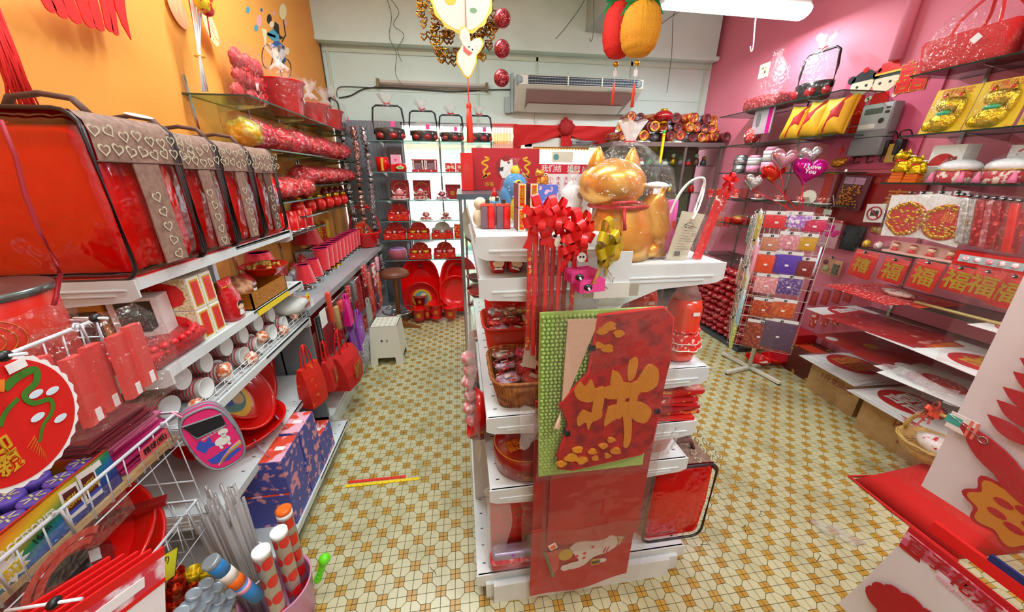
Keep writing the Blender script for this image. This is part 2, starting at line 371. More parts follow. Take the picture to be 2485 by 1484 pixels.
fixture(-.5,2.4,3.35,1.2,'unseen bare fluorescent lamp added on the ceiling above the left aisle',38,0)
fixture(.9,-.6,3.3,1.2,'unseen bare fluorescent lamp added on the ceiling behind the viewer',26,0)
# ------------------------------------------------------------------ steel shelving
def shelf_part(parent,L,D,z,y0=0,slots=True,fence=False,lip=.032):
 mb=MB().box(0,y0,z-.012,L,D,z).box(0,y0,z-lip,L,y0+.006,z+.001).box(0,y0,z-lip,.004,D,z).box(L-.004,y0,z-lip,L,D,z)
 s=obj('shelf',mb,STEEL,parent)
 for x in(0,L):
  b=MB().prism([(y0-.006,z+.0),(y0-.006,z-.05),(y0+.02,z-.062),(D*.55,z-.075),(D,z-.15),(D,z)],x-.003,x+.003,'x')
  b.box(x-.006,y0+.02,z-.03,x+.006,D*.9,z-.026).box(x-.006,y0+.05,z-.045,x+.006,D*.6,z-.041)
  obj('bracket',b,STEEL,s)
 if slots:
  q=MB();n=int(L/.075)
  for k in range(n):q.box(.03+k*L/n,y0+.03,z,.034+k*L/n,y0+.043,z+.0008)
  so=obj('slot_row',q,INK,s);so['kind']='stuff'
 if fence:
  q=MB()
  for zz in(.012,.03,.05):q.tube([(0,y0+.01,z+zz),(L,y0+.01,z+zz)],.0018,4)
  n=int(L/.05)
  for k in range(n+1):q.tube([(k*L/n,y0+.01,z),(k*L/n,y0+.01,z+.05)],.0015,4)
  obj('wire_fence',q,WHITE,s)
 return s
lsu=thing('shelf_unit','white steel shelf unit on the left holding bedding bags, cups and basins','shelf',(-.9,1.05,0),HP)
LU=2.0-1.05;LD=.43
for z,sl,fe in((1.33,0,0),(1.05,1,0),(.83,1,1),(.46,1,0),(.10,1,0)):shelf_part(lsu,LU,LD,z,0 if z>.2 else-.10,sl,fe)
obj('back_panel',MB().box(0,LD,.1,LU,LD+.008,1.5),mat('cream_back_panel','ddd8cc',.6),lsu)
for x in(0,LU):obj('upright',MB().box(x-.015,LD-.02,0,x+.015,LD+.012,1.56),STEEL,lsu)
obj('kick_plate',MB().box(0,.02,0,LU,.03,.095),STEEL,lsu)
# ------------------------------------------------------------------ bedding bags
QUILT=mat('red_satin_quilt','cf0f14',.32,sheen=.5,bump=(22,.7));QUILT2=mat('crimson_satin','bb0a1c',.3,sheen=.4,bump=(30,.6))
HPRINT=mat('heart_print','c9bfa0',.7)
def bedding_bag(label,w,d,h,loc,rz,seed=0,top_h=.27,group='bedding sets in clear zip bags',rot=None):
 t=thing('bedding_bag',label,'bedding bag',loc,rz,group,rot)
 b=MB().rbox(0,0,0,w,d,h,.035,4,puff=.006);obj('clear_cover',b,REDFILM,t)
 q=MB();rr=random.Random(seed);n=3
 for k in range(n):
  x0=.012+(w-.024)*k/n;x1=.012+(w-.024)*(k+1)/n-.003
  q.rbox(x0,.018,.012,x1,d-.02,h*(.90+.04*rr.random()),min(.03,(x1-x0)*.45),3,puff=.004)
 obj('folded_quilt',q,QUILT if seed%2==0 else QUILT2,t)
 if seed%2:
  e=MB()
  for rad in(.05,.035,.018):
   e.tube([(-.004,d*.28+rad*cos(a)*1.1*(1+.18*cos(6*a)),h*.42+rad*sin(a)*1.3*(1+.18*cos(6*a)))for a in[2*PI*i/36 for i in range(36)]],.0022,5,closed=True)
  obj('embroidery',e,mat('peach_embroidery','f08048',.5),t)
 for x in(-.002,w+.002):
  pts=[];r=.04
  for(cy,cz,a0)in((d-r,h-r,0),(r,h-r,PI/2),(r,r,PI),(d-r,r,3*PI/2)):
   for j in range(5):a=a0+PI/2*j/4;pts.append((x,cy+(r+.003)*cos(a),cz+(r+.003)*sin(a)))
  obj('piping',MB().tube(pts,.0055,6,closed=True),mat('dark_brown_binding','2e2224',.35),t)
 zr=MB()
 for dx in(.012,.022):
  zr.tube([(w-dx,-.004,.02),(w-dx,-.006,h*.5),(w-dx,-.003,h-.03),(w-dx,.03,h+.004),(w-dx,d-.03,h+.004)],.004,6)
 obj('zip',zr,mat('zip_brown','4a3a3a',.4),t)
 tb=MB();zt=h*(1-top_h)
 prof=[(-.004,zt),(-.006,h-.05),(-.002,h-.02),(.018,h+.003),(.05,h+.006),(d*.5,h+.008),(d,h+.004)]
 tb.add([(x,p[0],p[1])for x in(.008,w-.008)for p in prof],[(i,i+1,len(prof)+i+1,len(prof)+i)for i in range(len(prof)-1)],True)
 obj('top_flap',tb,LBROWN,t)
 s0,s1=w*.36,w*.66
 obj('strap',MB().box(s0,-.0075,.02,s1,-.003,zt+.01),LBROWN if rr.random()<.5 else BROWN,t)
 ed=MB().tube([(0,-.007,zt),(w,-.007,zt)],.0025,5);obj('seam',ed,BROWN,t)
 hp=MB()
 def hrt(x,y,z,s,tilt,flat):
  for poly in outline(heart(s),.3):
   P=[]
   for(a,c)in poly:
    a2=a*cos(tilt)-c*sin(tilt);c2=a*sin(tilt)+c*cos(tilt)
    P.append((x+a2,y,z+c2)if not flat else(x+a2,y+c2,z))
   hp.add(P,[(0,1,2,3)])
 for k in range(int(w/.035)+1):
  hrt(.03+k*.038 if w>.1 else.02+k*.03,-.0085,zt+rr.uniform(.015,.04),.034,rr.uniform(-.5,.5),0)
  hrt(.02+k*.04,-.0085,zt+rr.uniform(.055,.075),.033,rr.uniform(-.5,.5),0)
  for yy in(.07,.16,.26):hrt(.02+k*.04,yy+rr.uniform(-.02,.02),h+.0095,.03,rr.uniform(-1,1),1)
 for k in range(int((zt-.05)/.042)):hrt((s0+s1)/2+rr.uniform(-.008,.008),-.0095,.04+k*.042,.034,rr.uniform(-.5,.5),0)
 obj('heart_print',hp,HPRINT,t)['kind']='stuff'
 hd=MB().tube([(w*.5,d*.2,h+.01),(w*.5,d*.26,h+.045),(w*.5,d*.42,h+.055),(w*.5,d*.58,h+.045),(w*.5,d*.64,h+.01)],.012,8,flat=.6)
 obj('handle',hd,BROWN,t)
 return t
bz=1.332
for k,(y0,y1,lab)in enumerate(((1.055,1.335,'large red bedding bag with heart-print top, nearest the viewer on the left shelf'),(1.35,1.545,'red bedding bag with orange embroidered medallion, second along the left shelf'),
(1.56,1.755,'red bedding bag with dark heart strap, third along the left shelf'),(1.77,1.97,'last red bedding bag at the far end of the left shelf'))):
 bedding_bag(lab,y1-y0,.40 if k else.43,.41 if k==0 else.40-.006*k,(-.885+(.0 if k==0 else-.01),y0,bz),HP,k,.27)
tg=MB().tf((0,0,0),(.3,.2,.3));tg.ball((0,0,0),(.035,.016,.002),16,5)
tag(obj('hang_tag',tg,WHITE,None,(-.93,1.30,bz+.432)),'white oval tag lying on top of the nearest bedding bag','tag')
cord=MB().tube([at(x,y,'x',-.87)for x,y in((0,290),(38,380),(60,470),(95,560),(138,640),(146,665),(136,720),(130,740))],.004,6)
tag(obj('hanging_line',cord,mat('dark_red_cord','a3182a',.6)),'thin red cord hanging down over the nearest bedding bag','cord')
# ------------------------------------------------------------------ goods on the shelf below the bags (z 1.05)
Z2=1.051
def carton(name,label,cat,w,d,h,M,loc,rz=0,group=None,face=None,lidline=None,r=.002):
 t=thing(name,label,cat,loc,rz,group)
 obj('carton',MB().box(-w/2,0,0,w/2,d,h),M,t)
 if face:face(t,w,d,h)
 return t
def misua_face(t,w,d,h):
 obj('end_panel',MB().m(0).box(-w/2+.003,-.001,.004,w/2-.003,0,h-.004).m(1).box(-w/2+.007,-.0016,.009,w/2-.007,-.001,h-.009).m(2).box(-w/2+.012,-.0022,.015,w/2-.012,-.0016,h-.015),[WHITE,GINK,RED],t)
 P=MB();n=28
 pts=[]
 for i in range(n):
  a=2*PI*i/n;c,s=cos(a),sin(a);e=1/max(abs(c)**3+abs(s)**3,.3)**(1/3.)
  q=1+.03*(i%2);pts.append((d/2+c*e*d*.43*q,h/2+s*e*h*.42*q))
 P.m(0).box(-w/2-.001,.002,.003,-w/2,d-.002,h-.003).m(1).prism(pts,-w/2-.002,-w/2-.001,'x')
 obj('side_panel',P,[mat('gold_cream_print','cdb25a',.5,var=(160,'f0ead0',.4,.6)),RED],t)
 text(t,'寿面线',.03,GINK,(-w/2-.003,d*.5,h*.58),(HP,0,-HP));text(t,'MISUA',.016,INK,(-w/2-.003,d*.5,h*.76),(HP,0,-HP))
 text(t,'传统风味',.011,WHITE,(-w/2-.003,d*.5,h*.36),(HP,0,-HP));text(t,'福建面线有限公司',.009,GINK,(-w/2-.003,d*.5,h*.2),(HP,0,-HP))
k=0
for zz in(0,1):
 for yy in(0,1):
  y=at((505,550)[yy],720,'x',-.9)[1]
  t=carton('noodle_box','red and gold noodle box, %s of the %s pair on the left shelf'%(('nearer','farther')[yy],('lower','upper')[zz]),'box',.056,.30,.112,mat('cream_box','efe6d2',.5),
(-.915,1.275+yy*.062,Z2+zz*.114),HP,'boxed noodles',misua_face);k+=1
def red_gift_bag(label,loc,rz,w=.09,h=.15,rot=None,group='red gift bags of sweets',girl=True):
 t=thing('gift_bag',label,'bag',loc,rz,group,rot)
 P=MB();rings=[]
 for(q,z,y)in((.8,0,.03),(1,.02,.035),(1,h*.55,.03),(.75,h*.82,.012),(.95,h,.004)):
  R=[]
  for i in range(16):a=2*PI*i/16;c,s=cos(a),sin(a);R.append((w/2*q*math.copysign(abs(c)**.6,c),y*math.copysign(abs(s)**.8,s),z))
  rings.append(R)
 obj('pouch',P.loft(rings),mat('glossy_red_foil','c8101a',.22,coat=.5,bump=(35,.8)),t)
 obj('tie',MB().tube([(w*.36*cos(a),.014*sin(a),h*.82)for a in[2*PI*i/14 for i in range(14)]],.003,5,closed=True),GOLD,t)
 if girl:
  g=MB();yy=-.036
  g.m(0).prism(circ(.017,16,(0,h*.34)),yy,yy+.004).m(1).prism([(-.018,h*.34),(-.016,h*.34+.014),(0,h*.34+.021),(.016,h*.34+.014),(.018,h*.34),(0,h*.34+.008)],yy-.001,yy).m(2).prism([(-.014,h*.12),(.014,h*.12),(.007,h*.34-.014),(-.007,h*.34-.014)],yy,yy+.003)
  obj('printed_figure',g,[SKIN,INK,WHITE],t)
 return t
red_gift_bag('red foil gift bag with a printed child, beside the noodle boxes',(-.935,1.455,Z2),HP,.09,.17)
# earphone cartons and yellow window carton stand behind, to the left
def ear_face(t,w,d,h):
 obj('window',MB().prism([(-w*.36,h*.95),(-w*.36,h*.5),(-w*.2,h*.42),(w*.2,h*.42),(w*.36,h*.5),(w*.36,h*.95)],-.002,0),mat('smoked_window','2a2422',.15),t)
 g=MB()
 for sx in(-.012,.008,.024):g.tube([(sx-w*.1,-.002,h*.1),(sx-w*.1,-.002,h*.25),(sx-w*.1+.006,-.002,h*.3)],.0015,4).ball((sx-w*.1+.004,-.002,h*.3),.004,6,4)
 obj('printed_earphones',g,INK,t)
 s=MB()
 for k in range(6):s.box(-w/2-.001,.01,h*.2+k*h*.11,-w/2,d*.6,h*.2+k*h*.11+.004)
 obj('side_print',s,INK,t)
carton('earphone_box','white earphone carton with dark window under the top left shelf','box',.12,.07,.19,PAPER,(-1.02,1.16,Z2),.25,None,ear_face)
def wat_face(t,w,d,h):
 obj('window',MB().rbox(-w*.38,-.003,h*.35,w*.38,0,h*.86,.001),mat('dark_red_window','4a1712',.15),t);obj('blue_label',MB().box(-w*.4,-.002,.01,-w*.1,0,h*.25),mat('navy_print','262a5c',.5),t)
carton('window_box','yellow carton with dark window between tin and earphone box','box',.105,.07,.19,mat('amber_card','d9982c',.5),(-1.14,1.13,Z2),.2,None,wat_face)
# lace edged basket tray with bow
def lace_basket(label,loc,rz):
 t=thing('gift_basket',label,'basket',loc,rz)
 obj('body',MB().rbox(-.12,-.08,0,.12,.08,.065,.03,4,top=1.12),mat('red_lace','d0101a',.4,var=(90,'8a0a10',.5,.62),bump=(120,.6)),t)
 s=MB()
 for i in range(28):
  a=2*PI*i/28;s.ball((.132*cos(a),.092*sin(a),.068),(.012,.012,.01),7,5)
 obj('scalloped_rim',s,mat('red_scallop','e0202a',.3),t)
 c=MB().ball((0,0,.06),(.115,.075,.045),16,8,lambda a,b:1+.08*sin(5*a+3*b));obj('wrapped_sweets',c,FILM,t)
 b=MB();
 for a in range(6):b.ball((.14,-.02+.012*sin(a*1.05),.07+.014*cos(a*1.05)),(.008,.012,.010),7,5)
 for k in range(5):b.tube([(.14,-.02,.065),(.145,-.03+k*.008,.03),(.142,-.04+k*.012,-.005)],.0022,4)
 obj('bow',b,mat('bright_red_ribbon','f01018',.3),t)
 return t
lace_basket('red lace-edged gift basket with a knotted bow on the left shelf',(-.985,1.13,Z2),HP)
# golden tray with wrapped food and the red bowl of golden ingots
gt=thing('gold_tray','gold foil gift tray with yellow shelf strip, holding wrapped packs','tray',(-.905,1.70,Z2),HP)
obj('tray_body',MB().box(-.155,0,0,.155,.006,.075).box(-.155,.25,0,.155,.256,.075).box(-.155,0,0,-.149,.256,.075).box(.149,0,0,.155,.256,.075).box(-.155,0,0,.155,.256,.005),mat('hammered_gold','c87f22',.3,.7,bump=(150,.3)),gt)
obj('price_strip',MB().box(-.15,-.009,-.03,.14,-.006,-.006),YEL,gt)
def pack(name,label,cat,loc,size,M,rz=0,rot=None,group=None,seed=0,wrapM=None,tagc=True,lump=.1,neck=False):
 """soft lump of goods in a clear bag"""
 t=thing(name,label,cat,loc,rz,group,rot);w,d,h=size;r=random.Random(seed);p1,p2,p3=r.uniform(0,6),r.uniform(0,6),r.uniform(0,6)
 wob=lambda a,b:1+lump*sin(3*a+p1+2*b)+lump*.7*sin(5*b+p2+2*a)+lump*.4*sin(9*a+p3)
 obj('contents',MB().ball((0,0,h*.46),(w*.44,d*.44,h*.44),14,9,wob),M,t)
 obj('clear_bag',MB().ball((0,0,h*.5),(w*.5,d*.5,h*.5),14,9,lambda a,b:1+.05*sin(4*a+p2)),wrapM or FILM,t)
 if neck:
  nk=MB();rings=[]
  for(q,z)in((.10,h*.97),(.06,h*1.03),(.16,h*1.12),(.30,h*1.25)):
   rings.append([(w*q*cos(a)*(1+.3*sin(5*a)),d*q*sin(a)*(1+.3*sin(5*a)),z+.01*sin(7*a))for a in[2*PI*i/20 for i in range(20)]])
  obj('gathered_top',nk.loft(rings,True,(0,0)),HFILM,t)
 if tagc:obj('price_sticker',MB().box(-.012,-d*.5-.002,h*.4,.012,-d*.5,h*.4+.012),PAPER,t)
 return t
pack('wrapped_food','shiny clear-wrapped food pack lying in the gold tray','food pack',(-1.0,1.63,Z2+.02),(.15,.14,.11),mat('brown_orange_food','a8552a',.4,var=(40,'d9a070',.4,.6)),HP,seed=4)
pack('wrapped_food','red printed snack pack behind the gold tray food','food pack',(-1.04,1.74,Z2+.02),(.13,.1,.1),RFLOR,HP,seed=5)
bw_=thing('red_bowl','red plastic bowl filled with golden ingots on the left shelf','bowl',(-1.0,1.87,Z2+.075),0)
obj('bowl_shell',MB().lathe([(.05,0),(.08,.02),(.105,.05),(.11,.052),(.1,.045),(.075,.02)],28,caps=(1,1)),RED,bw_)
ig=MB();rr=random.Random(3)
for k in range(46):
 a=rr.uniform(0,6.28);q=rr.uniform(0,.075);ig.tf((q*cos(a),q*sin(a),.045+.02*(1-q/.08)),(rr.uniform(-1,1),rr.uniform(-1,1),a));ig.ball((0,0,0),(.014,.009,.007),6,4)
ig.tf();obj('ingot_heap',ig,mat('pale_gold_ingot','d8b45a',.35,.5),bw_)['kind']='stuff'
pack('wrapped_dome','clear plastic dome pack under the end of the gold tray shelf','pack',(-1.0,1.95,.875),(.24,.3,.11),mat('pale_grey_plastic','c9c6be',.4),HP,seed=9,tagc=False)
# ------------------------------------------------------------------ paper cups (z .83)
Z3=.831
def stripes(t):
 return t
CUPR=mat('cup_red_stripe','c7302c',.5)
def cup_stack(label,loc,L,r=.038,rz=0,rot=None):
 t=thing('cup_sleeve',label,'paper cups',loc,rz,'sleeves of red-and-white paper cups',rot)
 n=int(L/.011);mb=MB()
 mb.lathe([(r*.80,.0),(r,L-.003),(r*1.04,L),(r*.95,L),(r*.68,L-.06),(0.001,L-.06)],18,caps=(1,0));obj('cup',mb,WHITE,t)
 q=MB()
 for k in range(n):rr_=r*(.81+.19*k/n)+.0022;q.lathe([(rr_,k*.011),(rr_+.0012,k*.011+.0022),(rr_,k*.011+.0044)],16,caps=(0,0))
 obj('rim_stripes',q,CUPR,t)['kind']='stuff'
 obj('clear_sleeve',MB().lathe([(r*.86,-.004),(r*1.08,L+.002)],14,caps=(1,0)),FILM,t)
 return t
cups=[(.08*i,0,0)for i in range(10)]+[(.04+.08*i,.066,0)for i in range(9)]+[(.08+.08*i,.13,0)for i in range(7)]
for k,(dy,dz,dx)in enumerate(cups):
 j=cup_stack('sleeve of striped paper cups, %s from the near end of its %s row'%(ORD[sum(1 for c in cups[:k]if c[1]==dz)],{0.0:'bottom',.066:'middle',.13:'top'}[dz]),(-1.19+.012*((k*5)%3)-.03*dz/.066,1.13+dy,Z3+.042+dz),.21+.02*((k*7)%3),.037,rot=(0,HP-.04,.12*((k%3)-1)))
for k,(y,dz)in enumerate(((1.13,.0),(1.30,.04),(1.47,.0),(1.58,.05),(1.76,.0),(1.90,.03))):
 pack('printed_cup_pack','clear bag of small orange-printed cups, %s along the wire-fenced shelf'%ORD[k],'cup pack',(-.925,y,Z3+.001+dz),(.065,.05,.06),mat('lantern_print','e86a2a',.45,var=(70,'fbe6d2',.46,.56)),HP,seed=20+k,tagc=False)
# ------------------------------------------------------------------ basins and trays (z .46)
Z4=.461
def basin(name,label,cat,loc,r,h,rot,sy=1.,M=RED,deco=None,n=40,group=None):
 t=thing(name,label,cat,loc,0,group,rot)
 obj('bowl_shell',MB().lathe([(r*.62,0),(r*.70,.004),(r*.9,h*.8),(r*.93,h*.92),(r,h),(r,h*.96),(r*.95,h*.88),(r*.88,h*.75),(r*.72,h*.12),(r*.60,.008)],n,sy=sy),M,t)
 if deco:deco(t,r,h)
 return t
def duckprint(t,r,h):
 d=MB();d.m(0).prism(circ(r*.55,28),.012,.0125,'z').m(1).prism(circ(r*.4,20,(0,r*.02)),.0126,.013,'z').m(2).prism(circ(r*.18,14,(r*.12,r*.15)),.0131,.0136,'z').m(3).prism(circ(r*.12,12,(r*.05,-r*.1)),.0137,.014,'z')
 obj('printed_picture',d,[GINK,mat('teal_print','5d9a98',.5),mat('pale_cream_print','e8d2a0',.5),BLUE],t)
basin('wash_basin','round red basin with a printed picture, leaning on the lower left shelf','basin',(-1.10,1.50,Z4+.18),.20,.06,(0,.95,.1),deco=duckprint)
basin('wash_basin','larger red basin standing behind the picture basin on the lower left shelf','basin',(-1.17,1.62,Z4+.20),.225,.08,(0,1.1,.12),sy=1.12)
basin('wash_basin','deep red basin lying flat under the leaning basins','basin',(-1.08,1.46,Z4),.21,.07,(0,0,0))
tb_=thing('baby_bath','big wavy-sided red plastic bath standing at the far end of the lower left shelf','bath',(-1.13,1.83,Z4+.01),0,None,(0,-.25,0))
P=MB();rings=[]
for(q,x)in((.86,0),(1.,.02),(1.,.03),(.9,.028),(.82,-.01),(.74,-.05)):
 rings.append([(x,.16*q*cos(a)*(1+.05*sin(3*a)),.17+.175*q*sin(a)*(1+.06*cos(4*a)))for a in[2*PI*i/40 for i in range(40)]])
obj('bath_shell',P.loft(rings,True,(0,1)),RED,tb_);
# ------------------------------------------------------------------ gift boxes on the base shelf (z .10)
Z5=.101
def handle_box(label,loc,rz):
 t=thing('handle_box',label,'box',loc,rz,'floral gift boxes on the bottom shelf');w,d,h=.165,.24,.175
 obj('carton',MB().box(-w/2,0,0,w/2,d,h),BFLOR,t)
 obj('lid_print',MB().box(-w/2+.002,.002,h,w/2-.002,d-.002,h+.002),mat('orange_pink_print','e0482c',.5,var=(16,'f0b4c8',.5,.56)),t)
 obj('paper_label',MB().box(-.012,.02,h+.002,.012,.06,h+.003),PAPER,t)
 obj('carry_handle',MB().tube([(-w*.3,.06,h),(-w*.28,.08,h+.03),(-.01,.12,h+.045),(w*.26,.16,h+.03),(w*.3,.18,h)],.003,6),mat('mauve_handle','b58aa4',.5),t)
 return t
for k,(x,y,z,l)in enumerate(((-.81,1.35,0,'near lower'),(-.81,1.525,0,'middle lower'),(-.81,1.70,0,'far lower'),(-.81,1.36,.18,'near upper'),(-.81,1.54,.18,'far upper'))):
 handle_box('blue floral gift box with orange lid, the %s one'%l,(x,y,Z5+z),HP)
# ------------------------------------------------------------------ wire basket rack nearest the viewer
wr=thing('wire_rack','white wire basket rack in the lower left foreground','rack',(-.85,.35,0),HP)
WW=mat('white_wire','dfe4ea',.35)
RL,RD=.57,.42
for k,(zr,zb)in enumerate(((1.285,1.20),(.95,.86),(.66,.55))):
 L=RL-.05 if k==0 else RL+(.05 if k==1 else 0)
 t=MB().tube([(0,0,zr),(L,0,zr),(L,RD,zr),(0,RD,zr)],.0045,6,closed=True);bk=obj('basket',t,WW,wr)
 q=MB();n=14
 for i in range(n+1):
  x=L*i/n;q.tube([(x,0,zr),(x,.012,zb),(x,RD-.01,zb),(x,RD,zr)],.0019,4)
 for i in range(6):y=RD*i/5;q.tube([(0,y,zb),(L,y,zb)],.0019,4)
 for i in range(7):y=RD*i/6;q.tube([(L-.004,y,zb),(L,y,zr)],.0018,4)
 q.tube([(L,0,(zr+zb)/2),(L,RD,(zr+zb)/2)],.0018,4)
 obj('wire_mesh',q,WW,bk)['kind']='stuff'
 for i in(.28,.46,.9):
  obj('hook',MB().tube([(L*i,.0,zr),(L*i,-.008,zr+.012),(L*i+.006,-.012,zr+.008),(L*i+.006,-.012,zb+.03)],.003,6),WW,bk)
for x in(0,RL):obj('post',MB().tube([(x,RD,.0),(x,RD,1.38)],.008,8),WW,wr)
fr=MB()
for i in range(9):fr.tube([(RL+.04,.02+RD*i/8*.95,.12),(RL+.04,.02+RD*i/8*.95,.86)],.002,4)
for z in(.12,.3,.5,.7,.86):fr.tube([(RL+.04,.02,z),(RL+.04,RD,z)],.0028,4)
obj('side_grid',fr,WW,wr)['kind']='stuff'
tag(obj('wooden_board',MB().box(-1.26,.36,.866,-.862,.955,.880),WOOD),'thin pale wooden board lying in the middle wire basket','board')
# big red tin
tin=thing('biscuit_tin','large round red tin with silver lid in a clear wrap, top of the wire rack','tin',(-1.0,.80,1.205));tin.scale=(.95,.95,.72)
obj('tin_body',MB().lathe([(.125,0),(.128,.004),(.128,.225),(.125,.23)],36),mat('tin_red','d0200c',.35,var=(8,'d8380c',.4,.7)),tin)
obj('lid',MB().lathe([(.131,.226),(.131,.242),(.125,.247),(.10,.243)],36),mat('pewter_lid','7a8682',.25,.8),tin)
sp=MB()
for r_ in(.035,.05,.064):sp.tube([(.1295*cos(a_),.1295*sin(a_),.13+r_*sin(b_))for b_ in[2*PI*i/24 for i in range(24)]for a_ in[-.75+r_*cos(b_)/.1295]],.0014,4,closed=True)
obj('gold_emblem',sp,mat('orange_gold_line','d9701c',.4),tin)
obj('wrap',MB().ball((0,0,.125),(.145,.145,.14),20,8,lambda a,b:1+.03*sin(7*a+3*b)),FILM,tin)
# peg hook with black cap
def peg(parent,loc,rot=(0,0,0),L=.06):
 obj('peg',MB().tube([(0,.02,0),(0,-L,.004)],.0028,6).m(1).ball((0,-L*.55,.003),(.011,.008,.009),10,6),[WW,BLACK],parent,loc,rot)
# paper dragon disc
dr=thing('paper_cutout_disc','round red scalloped paper disc with green dragon and gold characters, hanging on the wire rack','paper disc',(-.735,.57,1.225),HP+.12)
R_=.108
sc=[((R_*(1+.02*cos(30*a)))*cos(a),R_*(1+.02*cos(30*a))*sin(a))for a in[2*PI*i/120 for i in range(120)]]
obj('white_rim',MB().prism(sc,0,.003),PAPER,dr);obj('red_face',MB().prism(circ(R_*.93,60),-.001,0),mat('disc_red','d9140e',.45),dr)
def ribbon(mb,pts,w,y):
 n=len(pts);L_=[];R2=[]
 for i in range(n):
  x0,z0=pts[max(i-1,0)];x1,z1=pts[min(i+1,n-1)];dx,dz=x1-x0,z1-z0;l=math.hypot(dx,dz)or 1
  ww=(w(i/(n-1))if callable(w)else w)/2
  L_.append((pts[i][0]-dz/l*ww,pts[i][1]+dx/l*ww));R2.append((pts[i][0]+dz/l*ww,pts[i][1]-dx/l*ww))
 for i in range(n-1):mb.prism([L_[i],L_[i+1],R2[i+1],R2[i]],y-.0006,y)
def spl(P,k=8):
 out=[]
 for i in range(len(P)-1):
  p0,p1,p2,p3=P[max(i-1,0)],P[i],P[i+1],P[min(i+2,len(P)-1)]
  for j in range(k):
   t=j/k;out.append(tuple(.5*((2*p1[c])+(-p0[c]+p2[c])*t+(2*p0[c]-5*p1[c]+4*p2[c]-p3[c])*t*t+(-p0[c]+3*p1[c]-3*p2[c]+p3[c])*t**3)for c in range(len(p1))))
 out.append(tuple(P[-1]));return out
d=MB();ribbon(d.m(0),spl([(.01,.055),(.035,.062),(.062,.06),(.055,.04),(.03,.03),(.035,.01),(.06,.0),(.055,-.02),(.03,-.035),(.015,-.055)]),lambda t:.014*(1-t*.7),-.0018)
ribbon(d.m(1),spl([(.012,.06),(-.01,.07),(-.03,.06),(-.05,.062)]),lambda t:.02*(1-t*.6),-.0026);ribbon(d.m(1),spl([(.0,.055),(-.03,.05),(-.055,.035)]),.006,-.0026)
ribbon(d.m(0),spl([(.02,.03),(-.005,.02),(-.02,.005)]),.007,-.0018)
for(x,z)in((.045,.022),(.07,.012),(.03,-.015),(.06,-.04)):d.m(2).prism(circ(.012,12,(x,z),.5),-.0032,-.0026)
for i in range(8):d.m(3).prism([(-.005+.002*i,-.05-.006*i),(.012,-.04-.005*i),(.012,-.042-.005*i)],-.0032,-.0026)
obj('dragon_print',d,[mat('dragon_green','3d7a1e',.5),ORANGE_INK,mat('pale_blue_print','d5e6ee',.5),mat('orange_brown','c8761e',.5)],dr)
obj('lantern_print',MB().m(0).prism(circ(.022,16,(-.07,.03),.8),-.0026,-.001).m(1).box(-.082,-.003,.046,-.058,-.001,.052).box(-.082,-.003,.008,-.058,-.001,.014),[ORANGE_INK,INK],dr)
text(dr,'迎\n親',.036,GINK,(-.035,-.003,-.042),bold=.0006,sp=.8)
obj('price_sticker',MB().box(.025,-.0034,.072,.055,-.003,.088),PAPER,dr);peg(dr,(0,0,.112))
# bag of red packets
rp=thing('red_packet_bag','clear bag of plain red paper packets hanging on the wire rack','red packets',(-.775,.77,1.20),HP-.25)
for i in range(5):
 obj('paper_packet',MB().box(-.0,-.008,-.075,.045,.008,.075),mat('salmon_red_paper','d8453e',.6),rp,(-.10+.04*i,-.01*(i%2)+.01,-.012*((i*3)%4)*.5),(0,.12,.5))
 obj('white_label',MB().box(.018,-.0095,-.072,.034,-.008,-.045),PAPER,rp,(-.10+.04*i,-.01*(i%2)+.01,-.012*((i*3)%4)*.5),(0,.12,.5))
w_=MB();rings=[]
for(q,z,y)in((1,-.10,.03),(1.06,0,.035),(1.0,.075,.025),(.7,.12,.01)):rings.append([(.125*q*cos(a)+.01,y*sin(a)*(1+.2*sin(5*a)),z+.006*sin(6*a))for a in[2*PI*i/24 for i in range(24)]])
obj('clear_bag',w_.loft(rings,True,(1,1)),FILM,rp);peg(rp,(.0,0,.125))
# rainbow party popper box with purple lids
rb=thing('party_popper_box','rainbow printed box of party poppers with purple flower lids, in the middle wire basket','box',(-.868,.64,.882),HP,None,(0,0,HP+.02))
bw,bd,bh=.30,.24,.10
mR=bpy.data.materials.new('rainbow_print');mR.use_nodes=True;nt=mR.node_tree;b_=nt.nodes['Principled BSDF'];b_.inputs['Roughness'].default_value=.35
tc=nt.nodes.new('ShaderNodeTexCoord');mp=nt.nodes.new('ShaderNodeMapping');mp.inputs['Rotation'].default_value=(0,.75,0);mp.inputs['Scale'].default_value=(1,1,1)
gr=nt.nodes.new('ShaderNodeSeparateXYZ');cr=nt.nodes.new('ShaderNodeValToRGB');cr.color_ramp.elements[0].color=lin('27257a');cr.color_ramp.elements[1].color=lin('d8241a')
for p,c in((.2,'1565b8'),(.36,'128a4a'),(.55,'e8c41c'),(.72,'e8701c')):e=cr.color_ramp.elements.new(p);e.color=lin(c)
nt.links.new(tc.outputs['Generated'],mp.inputs[0]);nt.links.new(mp.outputs[0],gr.inputs[0]);ma=nt.nodes.new('ShaderNodeMath');ma.operation='MULTIPLY_ADD';ma.inputs[1].default_value=.75;ma.inputs[2].default_value=.35
nt.links.new(gr.outputs[2],ma.inputs[0]);nt.links.new(ma.outputs[0],cr.inputs[0]);nt.links.new(cr.outputs[0],b_.inputs['Base Color'])
obj('front_panel',MB().box(-bw/2,-.001,0,bw/2,.002,bh),mR,rb);obj('side_panel',MB().box(bw/2-.002,0,0,bw/2,bd,bh),mR,rb)
